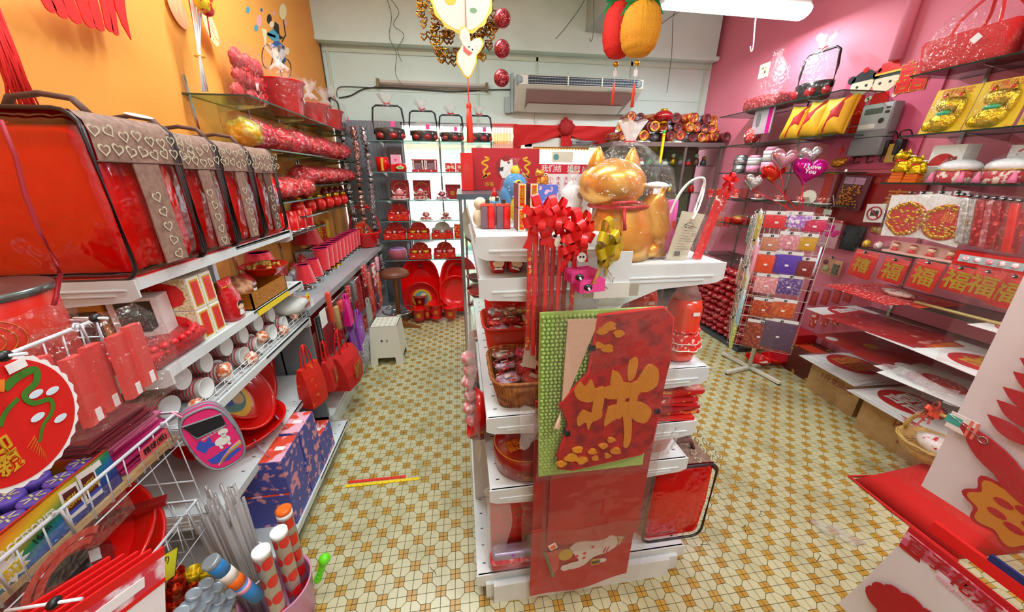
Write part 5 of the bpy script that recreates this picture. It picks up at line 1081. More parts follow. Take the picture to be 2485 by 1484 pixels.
def pineapple(label,px,py,y,r,hgt,M,M2):
 c=at(px,py,'y',y);t=thing('paper_pineapple',label,'ornament',c,0,'honeycomb paper pineapples');n=44
 def wb(a,z):return 1+.095*(1 if int(round(a/(2*PI)*n))%2 else-1)
 prof=[(r*.15,-hgt*.5),(r*.55,-hgt*.46),(r*.85,-hgt*.33),(r,-hgt*.1),(r,hgt*.12),(r*.88,hgt*.32),(r*.55,hgt*.46),(r*.1,hgt*.5)]
 P=[]
 for i in range(len(prof)-1):
  for j in range(4):s=j/4;P.append((prof[i][0]*(1-s)+prof[i+1][0]*s,prof[i][1]*(1-s)+prof[i+1][1]*s))
 obj('honeycomb_body',MB().lathe(P,n,wob=lambda a,z:wb(a,z)*(1+.015*sin(z*240))),M,t)
 q=MB()
 for i in range(26):
  a=i*2.4;s=i/26;L=r*(1.15-.5*s);q.add([(r*.1*cos(a-.5),r*.1*sin(a-.5),hgt*.5),(L*.75*cos(a-.22),L*.75*sin(a-.22),hgt*.5+L*(.0+1.1*s)),(L*1.15*cos(a),L*1.15*sin(a),hgt*.5+L*(-.5+2*s)),(L*.75*cos(a+.22),L*.75*sin(a+.22),hgt*.5+L*(.0+1.1*s)),(r*.1*cos(a+.5),r*.1*sin(a+.5),hgt*.47)],[(0,1,2),(0,2,4),(4,2,3)])
 obj('leaf_crown',q,mat('paper_leaf_green','0f9a4c',.6),t);string(t,hgt*.6,CEIL-c.z,PAPER)
 obj('bead',MB().ball((0,0,-hgt*.5-.03),(.018,.018,.016),12,8),GOLD,t);obj('cord',MB().tube([(0,0,-hgt*.5),(0,0,-hgt*.5-.16)],.0014,5),PAPER,t);obj('tag',MB().box(-.012,-.002,-hgt*.5-.10,.012,0,-hgt*.5-.065),PAPER,t);obj('tassel',MB().lathe([(.006,-hgt*.5-.14),(.008,-hgt*.5-.17),(.011,-hgt*.5-.27)],10),mat('coral_red_thread','f0402c'),t)
pineapple('red honeycomb paper pineapple with green crown, behind the yellow one',1502,75,2.62,.095,.31,mat('paper_red','e8200e',.7,bump=(150,.6)),RED)
pineapple('yellow-orange honeycomb paper pineapple with green crown beside the bright lamp',1554,72,2.4,.105,.28,mat('paper_yellow','f5a81c',.7,var=(6,'f08a14',.45,.65),bump=(150,.6)),YEL)
# ------------------------------------------------------------------ things on and against the orange wall
wg=thing('paper_fan_banner','red paper fringe decoration with long rounded strips at the top left','banner',(0,0,0));PR=mat('bright_paper_red','e41a12',.6)
for k,(x0,y0,x1,y1,w)in enumerate(((95,-30,118,14,17),(125,-30,145,26,19),(150,-30,178,38,21),(183,-30,213,50,20),(215,-30,238,60,18),(243,-30,263,66,14),(262,-30,278,76,12))):
 a_,b_=at(x0,y0,'x',-1.28),at(x1,y1,'x',-1.28);d_=b_-a_;n_=Vector((0,d_.z,-d_.y)).normalized();hw=w*.0011
 pts=[a_+n_*hw,a_-n_*hw]+[b_+n_*(-hw*cos(t))+d_.normalized()*(hw*sin(t))for t in[PI*i/8 for i in range(9)]]
 obj('fringe_strip',MB().prism([(q_.y,q_.z)for q_ in pts],-1.28,-1.276,'x'),PR,wg)
pt=[at(x,y,'x',-1.275)for x,y in((270,-30),(298,-30),(306,40),(318,97),(296,60),(280,20))];obj('pointed_strip',MB().prism([(q_.y,q_.z)for q_ in pt],-1.277,-1.273,'x'),PR,wg)
ts=thing('red_tassel','long red thread tassel hanging at the left edge against the orange wall','tassel',(0,0,0));a_=at(-22,20,'x',-1.2);b_=at(52,240,'x',-1.2);q=MB();rr=random.Random(1)
for k in range(46):
 o1=rr.uniform(-.02,.02);o2=rr.uniform(-.03,.03);xo=rr.uniform(-.015,.015);e=rr.uniform(-.03,.02);q.tube([(a_.x+xo,a_.y+o1,a_.z+.1),((a_.x+b_.x)/2+xo,(a_.y+b_.y)/2+(o1+o2)/2,(a_.z+b_.z)/2),(b_.x+xo,b_.y+o2,b_.z+e)],.0028,4)
obj('thread_bundle',q,mat('tassel_red','e0221e',.7),ts)['kind']='stuff'
bs_=thing('balloon_stick_bundle','bundle of white and red balloon sticks tied against the orange wall','sticks',(0,0,0));rr=random.Random(9)
for k in range(13):
 t_=at(450+3.6*k,-40,'x',-1.24+.006*(k%3));m_=at(484+rr.uniform(-3,3),130,'x',-1.26+.006*(k%3));e_=at(497+rr.uniform(-9,9),222,'x',-1.25);obj('stick',MB().tube([t_,m_,e_],.0032,5),[WHITE,PAPER,WHITE,PAPER,LPINK][k%5]if k>1 else RED,bs_)
c_=at(485,137,'x',-1.25);obj('wire_tie',MB().tube([(c_.x+.02*cos(a),c_.y+.02*sin(a),c_.z)for a in[2*PI*i/16 for i in range(16)]],.003,5,closed=True),GINK,bs_)
def foil_heart(name,label,c,w,M,rot,face=None,stick=True,group=None,rnd=False):
 t=thing(name,label,'balloon',c,0,group,rot);base=circ(w*.5,28)if rnd else heart(w,36);rings=[]
 for q_,y in((1.03,0),(.97,-.10),(.86,-.17),(.65,-.235),(.35,-.27),(.05,-.28)):rings.append([(x*q_,y*w,(z-0)*q_)for x,z in base])
 obj('foil_front',MB().loft(rings,True,(0,1)),M,t);obj('foil_back',MB().loft([[(x,-y,z)for x,y,z in R]for R in rings][::-1],True,(1,0)),M,t)
 if stick:obj('stick',MB().tube([(0,0,-w*.45),(0,.01,-w*1.25)],.003,6),RED,t)
 if face:face(t,w)
 return t
c_=at(494,2,'x',-1.2);foil_heart('foil_balloon','small round foil balloon with red and yellow print at the top of the orange wall',c_,.12,mat('print_foil','d82030',.25,.3,var=(25,'f0d030',.5,.56)),(0,0,HP),rnd=True)
ov=thing('paper_tag','oval cream paper tag with cut lines hanging on the orange wall','paper tag',at(512,68,'x',-1.30),0,None,(0,-.25,HP));obj('oval_card',MB().prism(circ(.052,30,(0,0),1.55),0,.003),mat('pale_buff','edd29a',.7),ov);q=MB();rr=random.Random(3)
for k in range(26):
 x,z=rr.uniform(-.034,.034),rr.uniform(-.055,.055);q.tf((x,-.001,z),(0,rr.choice((.5,-1)),0)).box(-.006,0,-.001,.006,.001,.001)
q.tf();obj('cut_lines',q,mat('buff_shadow','c98f4a',.8),ov)['kind']='stuff'
pb_=thing('pink_balloon','faint pale pink paper oval stuck on the orange wall at the top','paper tag',at(432,22,'x',-1.335),0,None,(0,-.2,HP));obj('oval_card',MB().prism(circ(.06,28,(0,0),1.3),0,.002),mat('faint_pink','f0a070',.7),pb_)
dcl=thing('wall_decal','wall sticker of a couple on a bicycle with balloons on the orange wall','wall sticker',(LW+.0015,0,0));DM=[INK,mat('decal_blue','2c5f9c',.6),mat('decal_teal','4aa0b8',.6),mat('decal_skin','f0d8b8',.6),mat('decal_pink','eaa8a0',.6),mat('decal_navy','1c2c44',.6),mat('decal_pale','eee0a8',.6)]
q=MB()
def dp(m_,pts):
 P=[at(x,y,'x',LW)for x,y in pts];q.m(m_).add([(0.001*m_*.1,p_.y,p_.z)for p_ in P],[tuple(range(len(P)))])
def pc(cx,cy,rx,ry,n=14):return[(cx+rx*cos(2*PI*i/n),cy+ry*sin(2*PI*i/n))for i in range(n)]
def wheel(cx,cy,rx,ry):
 A=pc(cx,cy,rx,ry,28);B=pc(cx,cy,rx-2.2,ry-2.2,28)
 for i in range(28):dp(0,[A[i],A[(i+1)%28],B[(i+1)%28],B[i]])
wheel(648,137,14,30);wheel(693,168,14,26)
dp(1,[(656,108),(672,96),(690,112),(694,150),(676,152),(668,124)]);dp(2,[(648,80),(662,70),(676,84),(678,100),(664,100),(650,88)]);dp(2,[(648,78),(668,86),(668,92),(647,85)]);dp(0,[(662,66),(667,52),(676,60),(678,84),(688,92),(680,96),(670,84)]);dp(3,pc(659,59,6,8));dp(0,pc(653,46,6,12));dp(5,[(672,110),(688,112),(690,158),(680,160)]);dp(3,[(664,118),(672,114),(680,140),(672,146)]);dp(3,pc(674,148,10,12))
dp(4,pc(628,50,7,15));dp(6,[(634,68),(646,72),(646,102),(642,108)]);dp(6,pc(686,28,9,20));dp(2,pc(601,24,5,8));dp(2,pc(621,68,5,8));dp(1,pc(634,24,3,4));dp(4,pc(665,33,4,6));dp(4,pc(693,55,4,8));dp(6,pc(697,124,5,9));dp(0,[(686,46),(688,46),(694,86),(684,104),(683,100),(691,84)])
obj('sticker_print',q,DM,dcl)
# ------------------------------------------------------------------ central double-sided shelves
gd=thing('gondola_shelf','white double-sided steel shelf in the middle of the shop','shelf',(0,0,0));GY0,GY1=.92,2.1;GL=GY1-GY0;XM=.41
def side(px0,D,rz,z,slots,part=True):
 e=bpy.data.objects.new('shelf_side',None)
 mb=MB();s=None
 sgn=-1 if rz<0 else 1
 x0=px0;x1=x0+(D if rz<0 else-D)
 lo,hi=min(x0,x1),max(x0,x1)
 mb.box(lo,GY0,z-.012,hi,GY1,z).box(x0-.003,GY0,z-.034,x0+.003,GY1,z+.001).box(lo,GY0,z-.034,hi,GY0+.004,z)
 s=obj('shelf',mb,STEEL,gd)
 for y in(GY0-.004,GY1):
  d=-1 if x0>x1 else 1;P=[(x0-d*.006,z+.001),(x0-d*.006,z-.05),(x0+d*.02,z-.062),(x0+d*D*.55,z-.075),(x1,z-.14),(x1,z+.001)]
  obj('bracket',MB().prism(P,y-.003,y+.002).box(min(x0+d*.03,x1),y-.006,z-.04,max(x0+d*.03,x1-d*.04),y-.003,z-.036).box(min(x0+d*.06,x1),y-.006,z-.052,max(x0+d*.06,x1-d*.12),y-.003,z-.048),STEEL,s)
 if slots:
  q=MB()
  for k in range(15):q.box(x0+(.022 if x0<x1 else-.034),GY0+.04+k*.075,z,x0+(.034 if x0<x1 else-.022),GY0+.044+k*.075,z+.0008)
  obj('slot_row',q,INK,s)['kind']='stuff'
for z,x in((1.45,.04),(1.335,.045),(.87,.055),(.56,.06),(.12,.0)):side(x,XM-x,-1,z,z<1)
for z,x in((1.36,.775),(1.0,.80),(.78,.80),(.61,.80),(.12,.88)):side(x,x-XM,1,z,z<.7)
obj('back_panel',MB().box(XM-.006,GY0+.03,.08,XM+.006,GY1,1.42),mat('cream_back_panel','ddd8cc'),gd)
obj('upright',MB().box(XM-.03,GY0-.03,0,XM+.02,GY0+.02,1.435),STEEL,gd);obj('upright',MB().box(XM-.02,GY1-.03,0,XM+.02,GY1+.01,1.44),STEEL,gd)
obj('base_plinth',MB().box(.03,GY0-.02,.005,.85,GY1,.085),STEEL,gd);obj('end_base_panel',MB().box(.06,GY0-.04,0,.80,GY0-.02,.10),STEEL,gd)
# glass cabinet behind it
gc=thing('glass_cabinet','low glass cabinet with steel posts and dark top behind the central shelf','cabinet',(0,2.16,0));h=1.5
for x in(0,.72):
 for y in(0,.95):obj('post',MB().box(x-.01,y-.01,0,x+.01,y+.01,h-.03),GREY,gc)
obj('top',MB().box(-.02,-.02,h-.03,.74,.97,h),mat('slate_top','4a555c',.35),gc);obj('base',MB().box(-.01,-.01,0,.73,.96,.10),DKGREY,gc)
for z in(.45,.8,1.15):obj('glass_pane',MB().box(0,0,z-.008,.72,.95,z),GSHELF,gc)
obj('side_glass',MB().box(-.004,0,.1,0,.95,h-.03),GLASS,gc);obj('front_glass',MB().box(0,-.004,.1,.72,0,h-.03),GLASS,gc)
rf=thing('round_paper_fan','round white paper fan with red lace edge inside the glass cabinet','fan',(.07,2.24,1.32),0,None,(0,0,-.9));obj('fan_disc',MB().prism(circ(.11,36),0,.003),PAPER,rf);obj('lace_edge',MB().tube([(.105*cos(a),-.002,.105*sin(a))for a in[-1.2+2.6*i/20 for i in range(21)]],.010,6,flat=.4),RFLOR,rf)
for k,(y,z,nm,M)in enumerate(((2.3,.81,'red dish on the middle glass',RED),(2.36,.452,'red dish on the lower glass',RED),(2.7,.81,'far red dish on the middle glass',DRED),(2.3,.11,'pink flower bundle at the cabinet floor',FLOW2),(2.5,1.152,'red dish on the upper glass',DRED),(2.75,.11,'far pink bundle at the cabinet floor',FLOW2))):
 t=thing('dish',nm+' in the central cabinet','dish',(.11,y,z));obj('dish_body',MB().lathe([(.05,0),(.09,.035),(.095,.04),(.06,.01)],24,caps=(1,1))if k not in(3,5)else MB().ball((0,0,.1),(.09,.1,.1),14,8,lambda a,b:1+.1*sin(5*a+3*b)),M,t)
db=thing('dragon_gift_box','large red gift box with gold dragons and white cat picture on the glass cabinet','box',(.35,2.75,1.502));bw_,bh_=.50,.29
obj('carton',MB().box(-bw_/2,0,0,bw_/2,.10,bh_),mat('deep_red_box','be1626',.4),db);obj('cat_disc',MB().m(0).prism(circ(.082,36,(.0,.155)),-.002,0).m(1).prism([(-.045,.17),(-.04,.215),(-.015,.2),(.02,.205),(.045,.22),(.05,.17),(.035,.12),(.02,.085),(-.03,.085),(-.05,.12)],-.004,-.002).m(2).prism([(-.06,.155),(-.02,.165),(-.025,.135),(-.05,.135)],-.005,-.004).m(3).prism([(.0,.2),(.03,.2),(.02,.18)],-.005,-.004),[mat('print_maroon','9a1c20',.5),WHITE,DKGREY,mat('patch_brown','8a4a2a',.6)],db)
for s in(-1,1):
 q=MB();ribbon(q,spl([(s*.16,.23),(s*.13,.215),(s*.18,.19),(s*.14,.165),(s*.17,.13),(s*.15,.10),(s*.175,.09),(s*.12,.12)]),.014,-.001);obj('gold_dragon',q,GINK,db)
text(db,'添福',.035,GINK,(-.13,-.002,.04));rbag=thing('red_paper_bag','tall red paper bag beside the dragon gift box','bag',(.055,2.66,1.502));obj('bag_body',MB().box(-.04,0,0,.045,.12,.25),RED,rbag);obj('clear_wrap',MB().ball((-.0,.06,.12),(.06,.07,.15),12,8),FILM,rbag)
# goods on the left top shelf
ZT=1.451
for k,(px,py)in enumerate(((1184,555),(1222,555))):
 q_=at(px+1,py,'z',ZT);t=thing('lunch_bottle','red square drink bottle with grey clip, %s one at the central shelf end'%('left','right')[k],'bottle',(q_.x,q_.y,ZT),0,'square drink bottles')
 obj('bottle_body',MB().rbox(0,0,0,.02,.03,.066,.003),RED,t);obj('clear_case',MB().rbox(-.021,0,0,0,.03,.066,.003),mat('smoky_plastic','8c6a78',.2,alpha=.75),t);obj('cap',MB().prism([(-.022,.066),(.021,.066),(.018,.073),(-.019,.073)],0,.03),mat('coral_cap','e85a40',.35),t);obj('clip',MB().box(-.006,.008,.073,.006,.022,.084),DKGREY,t)
for k in(0,1):
 t=thing('blue_bottle','blue-capped square drink bottle behind the red one, %s one'%('left','right')[k],'bottle',(.077+.038*k,1.12,ZT),0,'blue-capped drink bottles');obj('bottle_body',MB().rbox(-.018,0,0,.018,.028,.068,.003),mat('smoky_plastic','8c6a78'),t);obj('cap',MB().box(-.02,0,.068,.02,.03,.075),SKY,t);obj('clip',MB().box(-.006,.008,.075,.005,.02,.086),DKGREY,t)
pr=thing('plush_parrot','blue and yellow plush bird in a clear bag on the left top shelf','plush toy',(.185,1.22,ZT));obj('body',MB().ball((.01,0,.05),(.038,.035,.05),16,10),mat('plush_yellow','e8c830',.85),pr)
obj('head',MB().ball((.0,0,.115),(.042,.036,.045),16,10),mat('plush_blue','4a90c4',.85,bump=(300,.4)),pr);obj('wing',MB().ball((-.03,0,.08),(.022,.03,.045),12,8),mat('plush_blue','4a90c4'),pr);obj('eye',MB().ball((.005,-.034,.125),(.013,.006,.014),12,8),mat('plush_yellow','e8c830'),pr);obj('pupil',MB().ball((.007,-.039,.125),(.008,.005,.01),10,6),INK,pr);obj('tuft',MB().ball((.0,0,.165),(.016,.014,.018),10,6),mat('plush_yellow','e8c830'),pr);obj('clear_bag',MB().lathe([(.055,0),(.062,.08),(.04,.15),(.006,.19),(.02,.205)],18,caps=(0,0)),FILM,pr)
for k,(x,y)in enumerate(((.115,1.22),(.06,1.10))):
 t=thing('plush_toy',('small cream plush with red star hat behind the blue bottles','small cream plush at the left edge of the top shelf')[k],'plush toy',(x,y,ZT));obj('body',MB().ball((0,0,.03),(.025,.022,.03),12,8).ball((0,0,.07),(.02,.018,.02),12,8),mat('plush_cream','e8dcc0',.9),t)
 if not k:obj('star_hat',MB().lathe([(.016,.08),(.001,.115)],5),RED,t)
for k in range(4):
 x=.172+.034*(k%2);t=carton('joss_box','tall narrow red box with gold characters and white edge, %s %s one'%(('left','right')[k%2],('lower','upper')[k//2]),'box',.021,.09,.064,DRED,(x,1.0,ZT+.066*(k//2)),0,'tall narrow character boxes')
 obj('end_panel',MB().m(0).box(-.0105,-.001,0,.0105,0,.064).m(1).box(-.008,-.0016,.003,.008,-.001,.061).m(2).box(-.0055,-.0022,.006,.0055,-.0016,.058),[WHITE,GINK,RED],t);text(t,'四\n季\n平\n安',.0125,GINK,(0,-.003,.032),sp=.85)
carton('floral_box','blue box with pink and white flowers beside the white cat figure','box',.085,.08,.075,mat('blue_floral2','5a6cc0',.5,var=(50,'e8b0c8',.55,.6)),(.315,1.30,ZT+.045));carton('cream_box','cream box under the blue floral box','box',.10,.08,.044,CREAM,(.315,1.29,ZT));carton('gold_paper_box','brown and gold carton left of the blue floral box','box',.035,.08,.10,mat('bronze_carton','7a4a2c',.4,var=(40,'c88a4a',.5,.6)),(.25,1.31,ZT+.02))
def cat(t,s,M,cord,back=False):
 """seated lucky cat, raised arm on +x; facing away from the viewer"""
 P=[(s*.055,0),(s*.135,.004*s),(s*.145,s*.06),(s*.135,s*.13),(s*.11,s*.19),(s*.10,s*.215)]
 obj('body',MB().lathe(P,28,sy=.85,caps=(1,1)).ball((-s*.09,-s*.06,s*.03),(s*.05,s*.05,s*.035),14,8).ball((s*.11,-s*.03,s*.035),(s*.055,s*.07,s*.04),14,8),M,t)
 obj('head',MB().ball((-s*.055,0,s*.29),(s*.135,s*.11,s*.095),24,14).ball((-s*.11,-.0,s*.27),(s*.05,s*.06,s*.05),14,8),M,t)
 for x in(-.125,.02):obj('ear',MB().loft([[(s*(x+.045*q*cos(a)),s*.028*q*sin(a),s*(.34+z))for a in[2*PI*i/12 for i in range(12)]]for q,z in((1,0),(.75,.035),(.35,.07),(.08,.085))]),M,t)
 obj('raised_arm',MB().tube([(s*.135,-s*.02,s*.02),(s*.14,-s*.03,s*.12),(s*.125,-s*.03,s*.22),(s*.125,-s*.03,s*.285)],lambda u:s*(.075-.03*u),16),M,t);obj('cuff',MB().ball((s*.125,-s*.03,s*.285),(s*.046,s*.046,s*.016),14,6),WHITE,t)
 obj('neck_cord',MB().tube([(s*.116*cos(a)-s*.02,s*.105*sin(a),s*.21)for a in[2*PI*i/30 for i in range(30)]],s*.008,6,closed=True).tube([(-s*.05,-s*.10,s*.21),(-s*.06,-s*.125,s*.17),(-s*.055,-s*.13,s*.13)],s*.007,6).tube([(-s*.1,-s*.09,s*.225),(-s*.03,-s*.105,s*.23),(s*.02,-s*.10,s*.225)],s*.007,6),cord,t)
GCAT=mat('gilded_ceramic','d98e24',.28,.55,var=(9,'eec060',.4,.75),coat=.4)
ZR=1.361
gk=thing('gold_cat_statue','large golden lucky cat statue in a tied clear bag on the right top shelf','statue',(.485,1.03,ZR));cat(gk,.75,GCAT,mat('red_cord_shiny','c01c20',.4));[setattr(c,'rotation_euler',(0,0,.1))for c in gk.children]
w_=MB().lathe([(.13,.0),(.15,.05),(.155,.18),(.13,.26),(.05,.32),(.014,.335)],30,caps=(0,0),sy=.85,wob=lambda a,z:1+.035*sin(7*a+15*z));obj('clear_bag',w_,FILM,gk)
obj('gathered_top',MB().loft([[(.005+q*cos(a)*(1+.18*sin(6*a)),q*.5*sin(a),z+.004*sin(5*a))for a in[2*PI*i/30 for i in range(30)]]for q,z in((.014,.33),(.012,.335),(.025,.36),(.042,.385))],True,(0,0)),film('frosted_white',fac=.14,haze=.5,rough=.2,bump=(60,1)),gk)
obj('red_tie',MB().tube([(.016*cos(a)+.003,.012*sin(a),.333)for a in[2*PI*i/12 for i in range(12)]],.0022,5,closed=True),RED,gk);obj('price_sticker',MB().box(.03,-.115,.195,.05,-.113,.21),PAPER,gk)
wk=thing('white_cat_statue','white cat bank with grey spot in a tied clear bag behind the red bows','statue',(.345,1.09,ZT));obj('body',MB().lathe([(.03,0),(.036,.02),(.034,.055),(.03,.06),(.035,.085),(.032,.11),(.015,.125)],24),mat('white_ceramic','e8e8ea',.25,coat=.5),wk);obj('collar',MB().tube([(.034*cos(a),.034*sin(a),.058)for a in[2*PI*i/24 for i in range(24)]],.004,6,closed=True),RED,wk);obj('grey_spot',MB().ball((.015,-.024,.095),(.016,.012,.014),12,8),mat('brown_grey','5c4448',.4),wk);obj('clear_bag',MB().lathe([(.042,0),(.048,.05),(.045,.1),(.01,.135),(.006,.14),(.02,.165)],20,caps=(0,0),wob=lambda a,z:1+.05*sin(7*a)),HFILM,wk)
sk=thing('small_gold_cat','small golden cat figure standing on the blue floral box','statue',(.30,1.33,ZT+.121));cat(sk,.13,GCAT,mat('red_cord_shiny','c01c20'))
# gift bag with loop handle, pink packs, red slim bag
gb=thing('clear_gift_bag','clear gift bag with white rope handle and beige printed card on the right top shelf','gift bag',(.655,.985,ZR),.0);obj('printed_card',MB().add([(-.04,-.02,.002),(.02,-.028,.0),(.062,-.02,.135),(-.008,-.012,.145)],[(0,1,2,3)]).add([(-.04,-.018,.002),(.02,-.026,.0),(.062,-.018,.135),(-.008,-.010,.145)],[(3,2,1,0)]),mat('beige_card','c9bda4',.6),gb)
q=MB();
for k in range(9):q.tube([(-.018+.0022*k,-.026,.035+.008*k),(.022+.0035*k-.012*(k%3),-.029,.034+.0075*k)],.0006,4)
obj('small_print',q,mat('card_print','6a6054',.6),gb)['kind']='stuff';obj('line_drawing',MB().tube([(.012+.014*cos(a),-.027,.105+.007*sin(a))for a in[2*PI*i/16 for i in range(16)]],.0008,4,closed=True).tube([(-.001,-.026,.108),(.02,-.027,.101),(.038,-.026,.098)],.0008,4),INK,gb)
q=MB()
for k in range(8):q.box(-.02+.0024*k,-.0265,.014,-.019+.0024*k+(.0006 if k%2 else 0),-.026,.028)
obj('barcode',q,INK,gb);obj('clear_bag',MB().loft([[(x*q_+.012*z/.15,y*q_,z)for x,y in((-.055,-.03),(.065,-.03),(.065,.04),(-.055,.04))]for q_,z in((.9,0),(1,.05),(1.05,.13))],True,(1,0),smooth=False),FILM,gb)
for dx,dy in((0,0),(.016,.02)):obj('rope_handle',MB().tube(spl([(-.038+dx,dy,.135),(-.02+dx,dy,.19),(.012+dx,dy,.228),(.05+dx,dy,.235),(.058+dx*.5,dy,.20),(.045+dx*.3,dy-.01,.155),(.022,-.024,.12)],6),.0032,8),WHITE,gb)
for k,(x,z)in enumerate(((-.052,.085),(-.018,.095))):t=thing('pink_sachet','pink and red printed sachet in the clear gift bag, %s one'%('left','right')[k],'sachet',(.655+x,1.0+.012*(1-k),ZR+.01),0,'pink sachets',(0,-.05,0));obj('sachet',MB().rbox(-.02,0,0,.022,.016,z+.07,.006),mat('pink_red_sachet','ea64b4',.3,var=(30,'e8402c',.52,.57)),t)
rsb=thing('red_slim_bag','slim red gift pack with ribbon bow beside the clear gift bag','gift pack',(.715,.965,ZR),0,None,(0,.22,0));obj('red_card',MB().m(0).box(-.012,.0,.0,.018,.004,.15).m(1).box(-.012,-.001,.15,.022,.005,.19),[RED,RFLOR],rsb);obj('clear_sleeve',MB().box(-.02,-.012,0,.03,.02,.19),FILM,rsb)
def bow(parent,c,s,M,n=7,name='bow',tails=2):
 b=MB();rr=random.Random(int(c[0]*1000)+n);b.tf(c)
 for ring,(m_,sc,y0)in enumerate(((n,1,0),(max(n-3,3),.62,-.25))):
  for k in range(m_):
   a=k*2*PI/m_+.3+ring*.5;e=sc*(.8+.25*rr.random())*s;W=s*.20*(.8+.3*rr.random());d=(cos(a),sin(a));tw=rr.uniform(-.3,.3)
   P=spl([(0,y0*s),(.5*e,y0*s-.02*s),(e,y0*s-.12*s),(.95*e,y0*s-.34*s),(.5*e,y0*s-.40*s),(.05*e,y0*s-.22*s)],4)
   v=[]
   for r_,y in P:v+=[(d[0]*r_-d[1]*W,y+tw*W,d[1]*r_+d[0]*W),(d[0]*r_+d[1]*W,y-tw*W,d[1]*r_-d[0]*W)]
   b.add(v,[(2*i,2*i+1,2*i+3,2*i+2)for i in range(len(P)-1)],True)
 for k in range(tails):
  x=(k-.5)*s*1.3;b.add([(-.1*s,0,0),(s*.2,0,0),(x*.6+s*.2,-.15*s,-s*.8),(x*.6-s*.15,-.15*s,-s*.8),(x+s*.2,-.05*s,-s*1.5),(x-s*.15,-.05*s,-s*1.4)],[(0,1,2,3),(3,2,4,5)],True)
 return obj(name,b.tf(),M,parent)
RIB=mat('satin_red_ribbon','e8161c',.3,coat=.3);bow(rsb,(.005,0,.235),.028,RIB,5);obj('ribbon_tail',MB().tube(spl([(.005,0,.23),(.012,-.004,.215),(.006,0,.20),(.013,0,.188)],4),.006,5,flat=.3),RIB,rsb)
# long strips hanging at the gondola end, with bows
q_=[(1283,'long clear-wrapped red paper strip pack',RGOLD),(1297,'',RED),(1311,'',DRED),(1325,'',RED),(1340,'',mat('crimson_pack','b0121a',.3)),(1356,'',RED),(1372,'',DRED),(1392,'',RGOLD)]
for k,(px,l,M)in enumerate(q_):
 top_=at(px+4,545+10*(k%3)+6*k,'y',.885-.001*k);bot=at(px-4,740,'y',.87-.006*k);t=thing('strip_pack','long narrow red strip pack in clear wrap on the gondola end, %s from the left'%ORD[k],'strip pack',top_,0,'long red strip packs');L=.36
 obj('red_strip',MB().rbox(-.0065,-.004,-L,.0065,.004,0,.003),M,t);obj('clear_wrap',MB().rbox(-.010,-.007,-L-.01,.010,.007,.02,.004),FILM,t);obj('black_cap',MB().ball((0,-.012,.01),(.006,.005,.005),8,6),BLACK,t)
for k,(px,py,s,M,l)in enumerate(((1310,527,.052,RIB,'glossy red ribbon bow at the left of the gondola end'),(1345,524,.047,RIB,'second glossy red ribbon bow, middle of the cluster'),(1398,562,.055,RIB,'large red ribbon bow next to the gold one'),(1380,592,.045,RIB,'small red bow hanging low in the cluster'),(1462,592,.066,mat('satin_gold_ribbon','c8b01e',.3,.4),'big olive gold ribbon bow beside the golden cat'))):
 c=at(px,py,'y',.84);t=thing('ribbon_bow',l,'bow',c,.2*k,'gift ribbon bows');bow(t,(0,0,0),s,M,8)
tgc=thing('round_tag','round white tag with little face print below the gold bow','tag',at(1412,624,'y',.83));obj('disc',MB().prism(circ(.0125,24),0,.001),PAPER,tgc);obj('face_print',MB().prism(circ(.003,8,(-.004,.001)),-.001,0).prism(circ(.003,8,(.004,.001)),-.001,0),INK,tgc)
for k,(px,py)in enumerate(((1352,588),(1372,590))):t=thing('oval_tag','small oval cream tag hanging among the red bows, %s one'%('left','right')[k],'tag',at(px,py,'y',.82),0,'oval cream tags');obj('card',MB().prism(circ(.007,16,(0,0),1.6),0,.001),CREAM,t)
for k,(px,py)in enumerate(((1412,668),(1432,692))):
 c=at(px,py,'y',.83-.02*k);t=thing('pink_card_pack','bright pink header card packs on a black-capped peg, %s row'%('upper','lower')[k],'card pack',c,.2,'pink card packs');
 for j in range(4):obj('card',MB().box(-.03,.012*j,-.02,.045,.012*j+.002,.014),PINK,t)
 peg(t,(-.012,0,0),(0,0,-.35),.045)
# price holder board
ph=thing('card_holder','blank white card holder on the end post of the central shelf','card holder',(.40,.868,1.30));obj('grey_plate',MB().box(-.075,.0,-.015,.085,.004,.022),mat('grey_beige_plate','a8a494',.5),ph);obj('white_card',MB().box(-.048,-.004,-.017,.055,.0,.026),mat('cream_card','dcdcd2',.6),ph);obj('upper_plate',MB().box(-.03,.0,.02,.055,.004,.112),STEEL,ph);obj('wire_hook',MB().tube([(-.02,-.005,.085),(-.012,-.008,.06),(.002,-.01,.045),(.0,-.01,.03)],.0016,5).tube([(-.03,-.006,.03),(-.012,-.01,.012)],.0016,5),CHROME,ph)
# ------------------------------------------------------------------ door mats hanging on the gondola end
mt2=thing('green_mat','lime green looped bath mat hanging behind the red mat','mat',(.39,.845,.99))
LIME=mat('lime_chenille','b2d873',.9,var=(50,'a0cc60',.4,.7));q=MB();q.slab(lambda u,v:(-.185+.36*u+.012*(v-.5),.006*sin(5*v),.265-.57*v),16,20,.010)
obj('mat_base',q,LIME,mt2);lo=MB()
for i in range(15):
 for j in range(46):lo.ball((-.178+.0125*i+.003*(j%2)+.012*(j/46-.5),-.005,.255-.0122*j),(.0058,.005,.0052),6,4)
obj('chenille_loop',lo,LIME,mt2)['kind']='stuff'
obj('clear_sleeve',MB().grid(lambda u,v:(-.192+.385*u,-.018+.004*sin(7*u+5*v),.32-.63*v),10,10),FILM,mt2)
mt=thing('red_mat','red pile mat with big orange double-happiness pattern in a clear sleeve','mat',(.418,.82,.985),0,None,(-.04,.02,0))
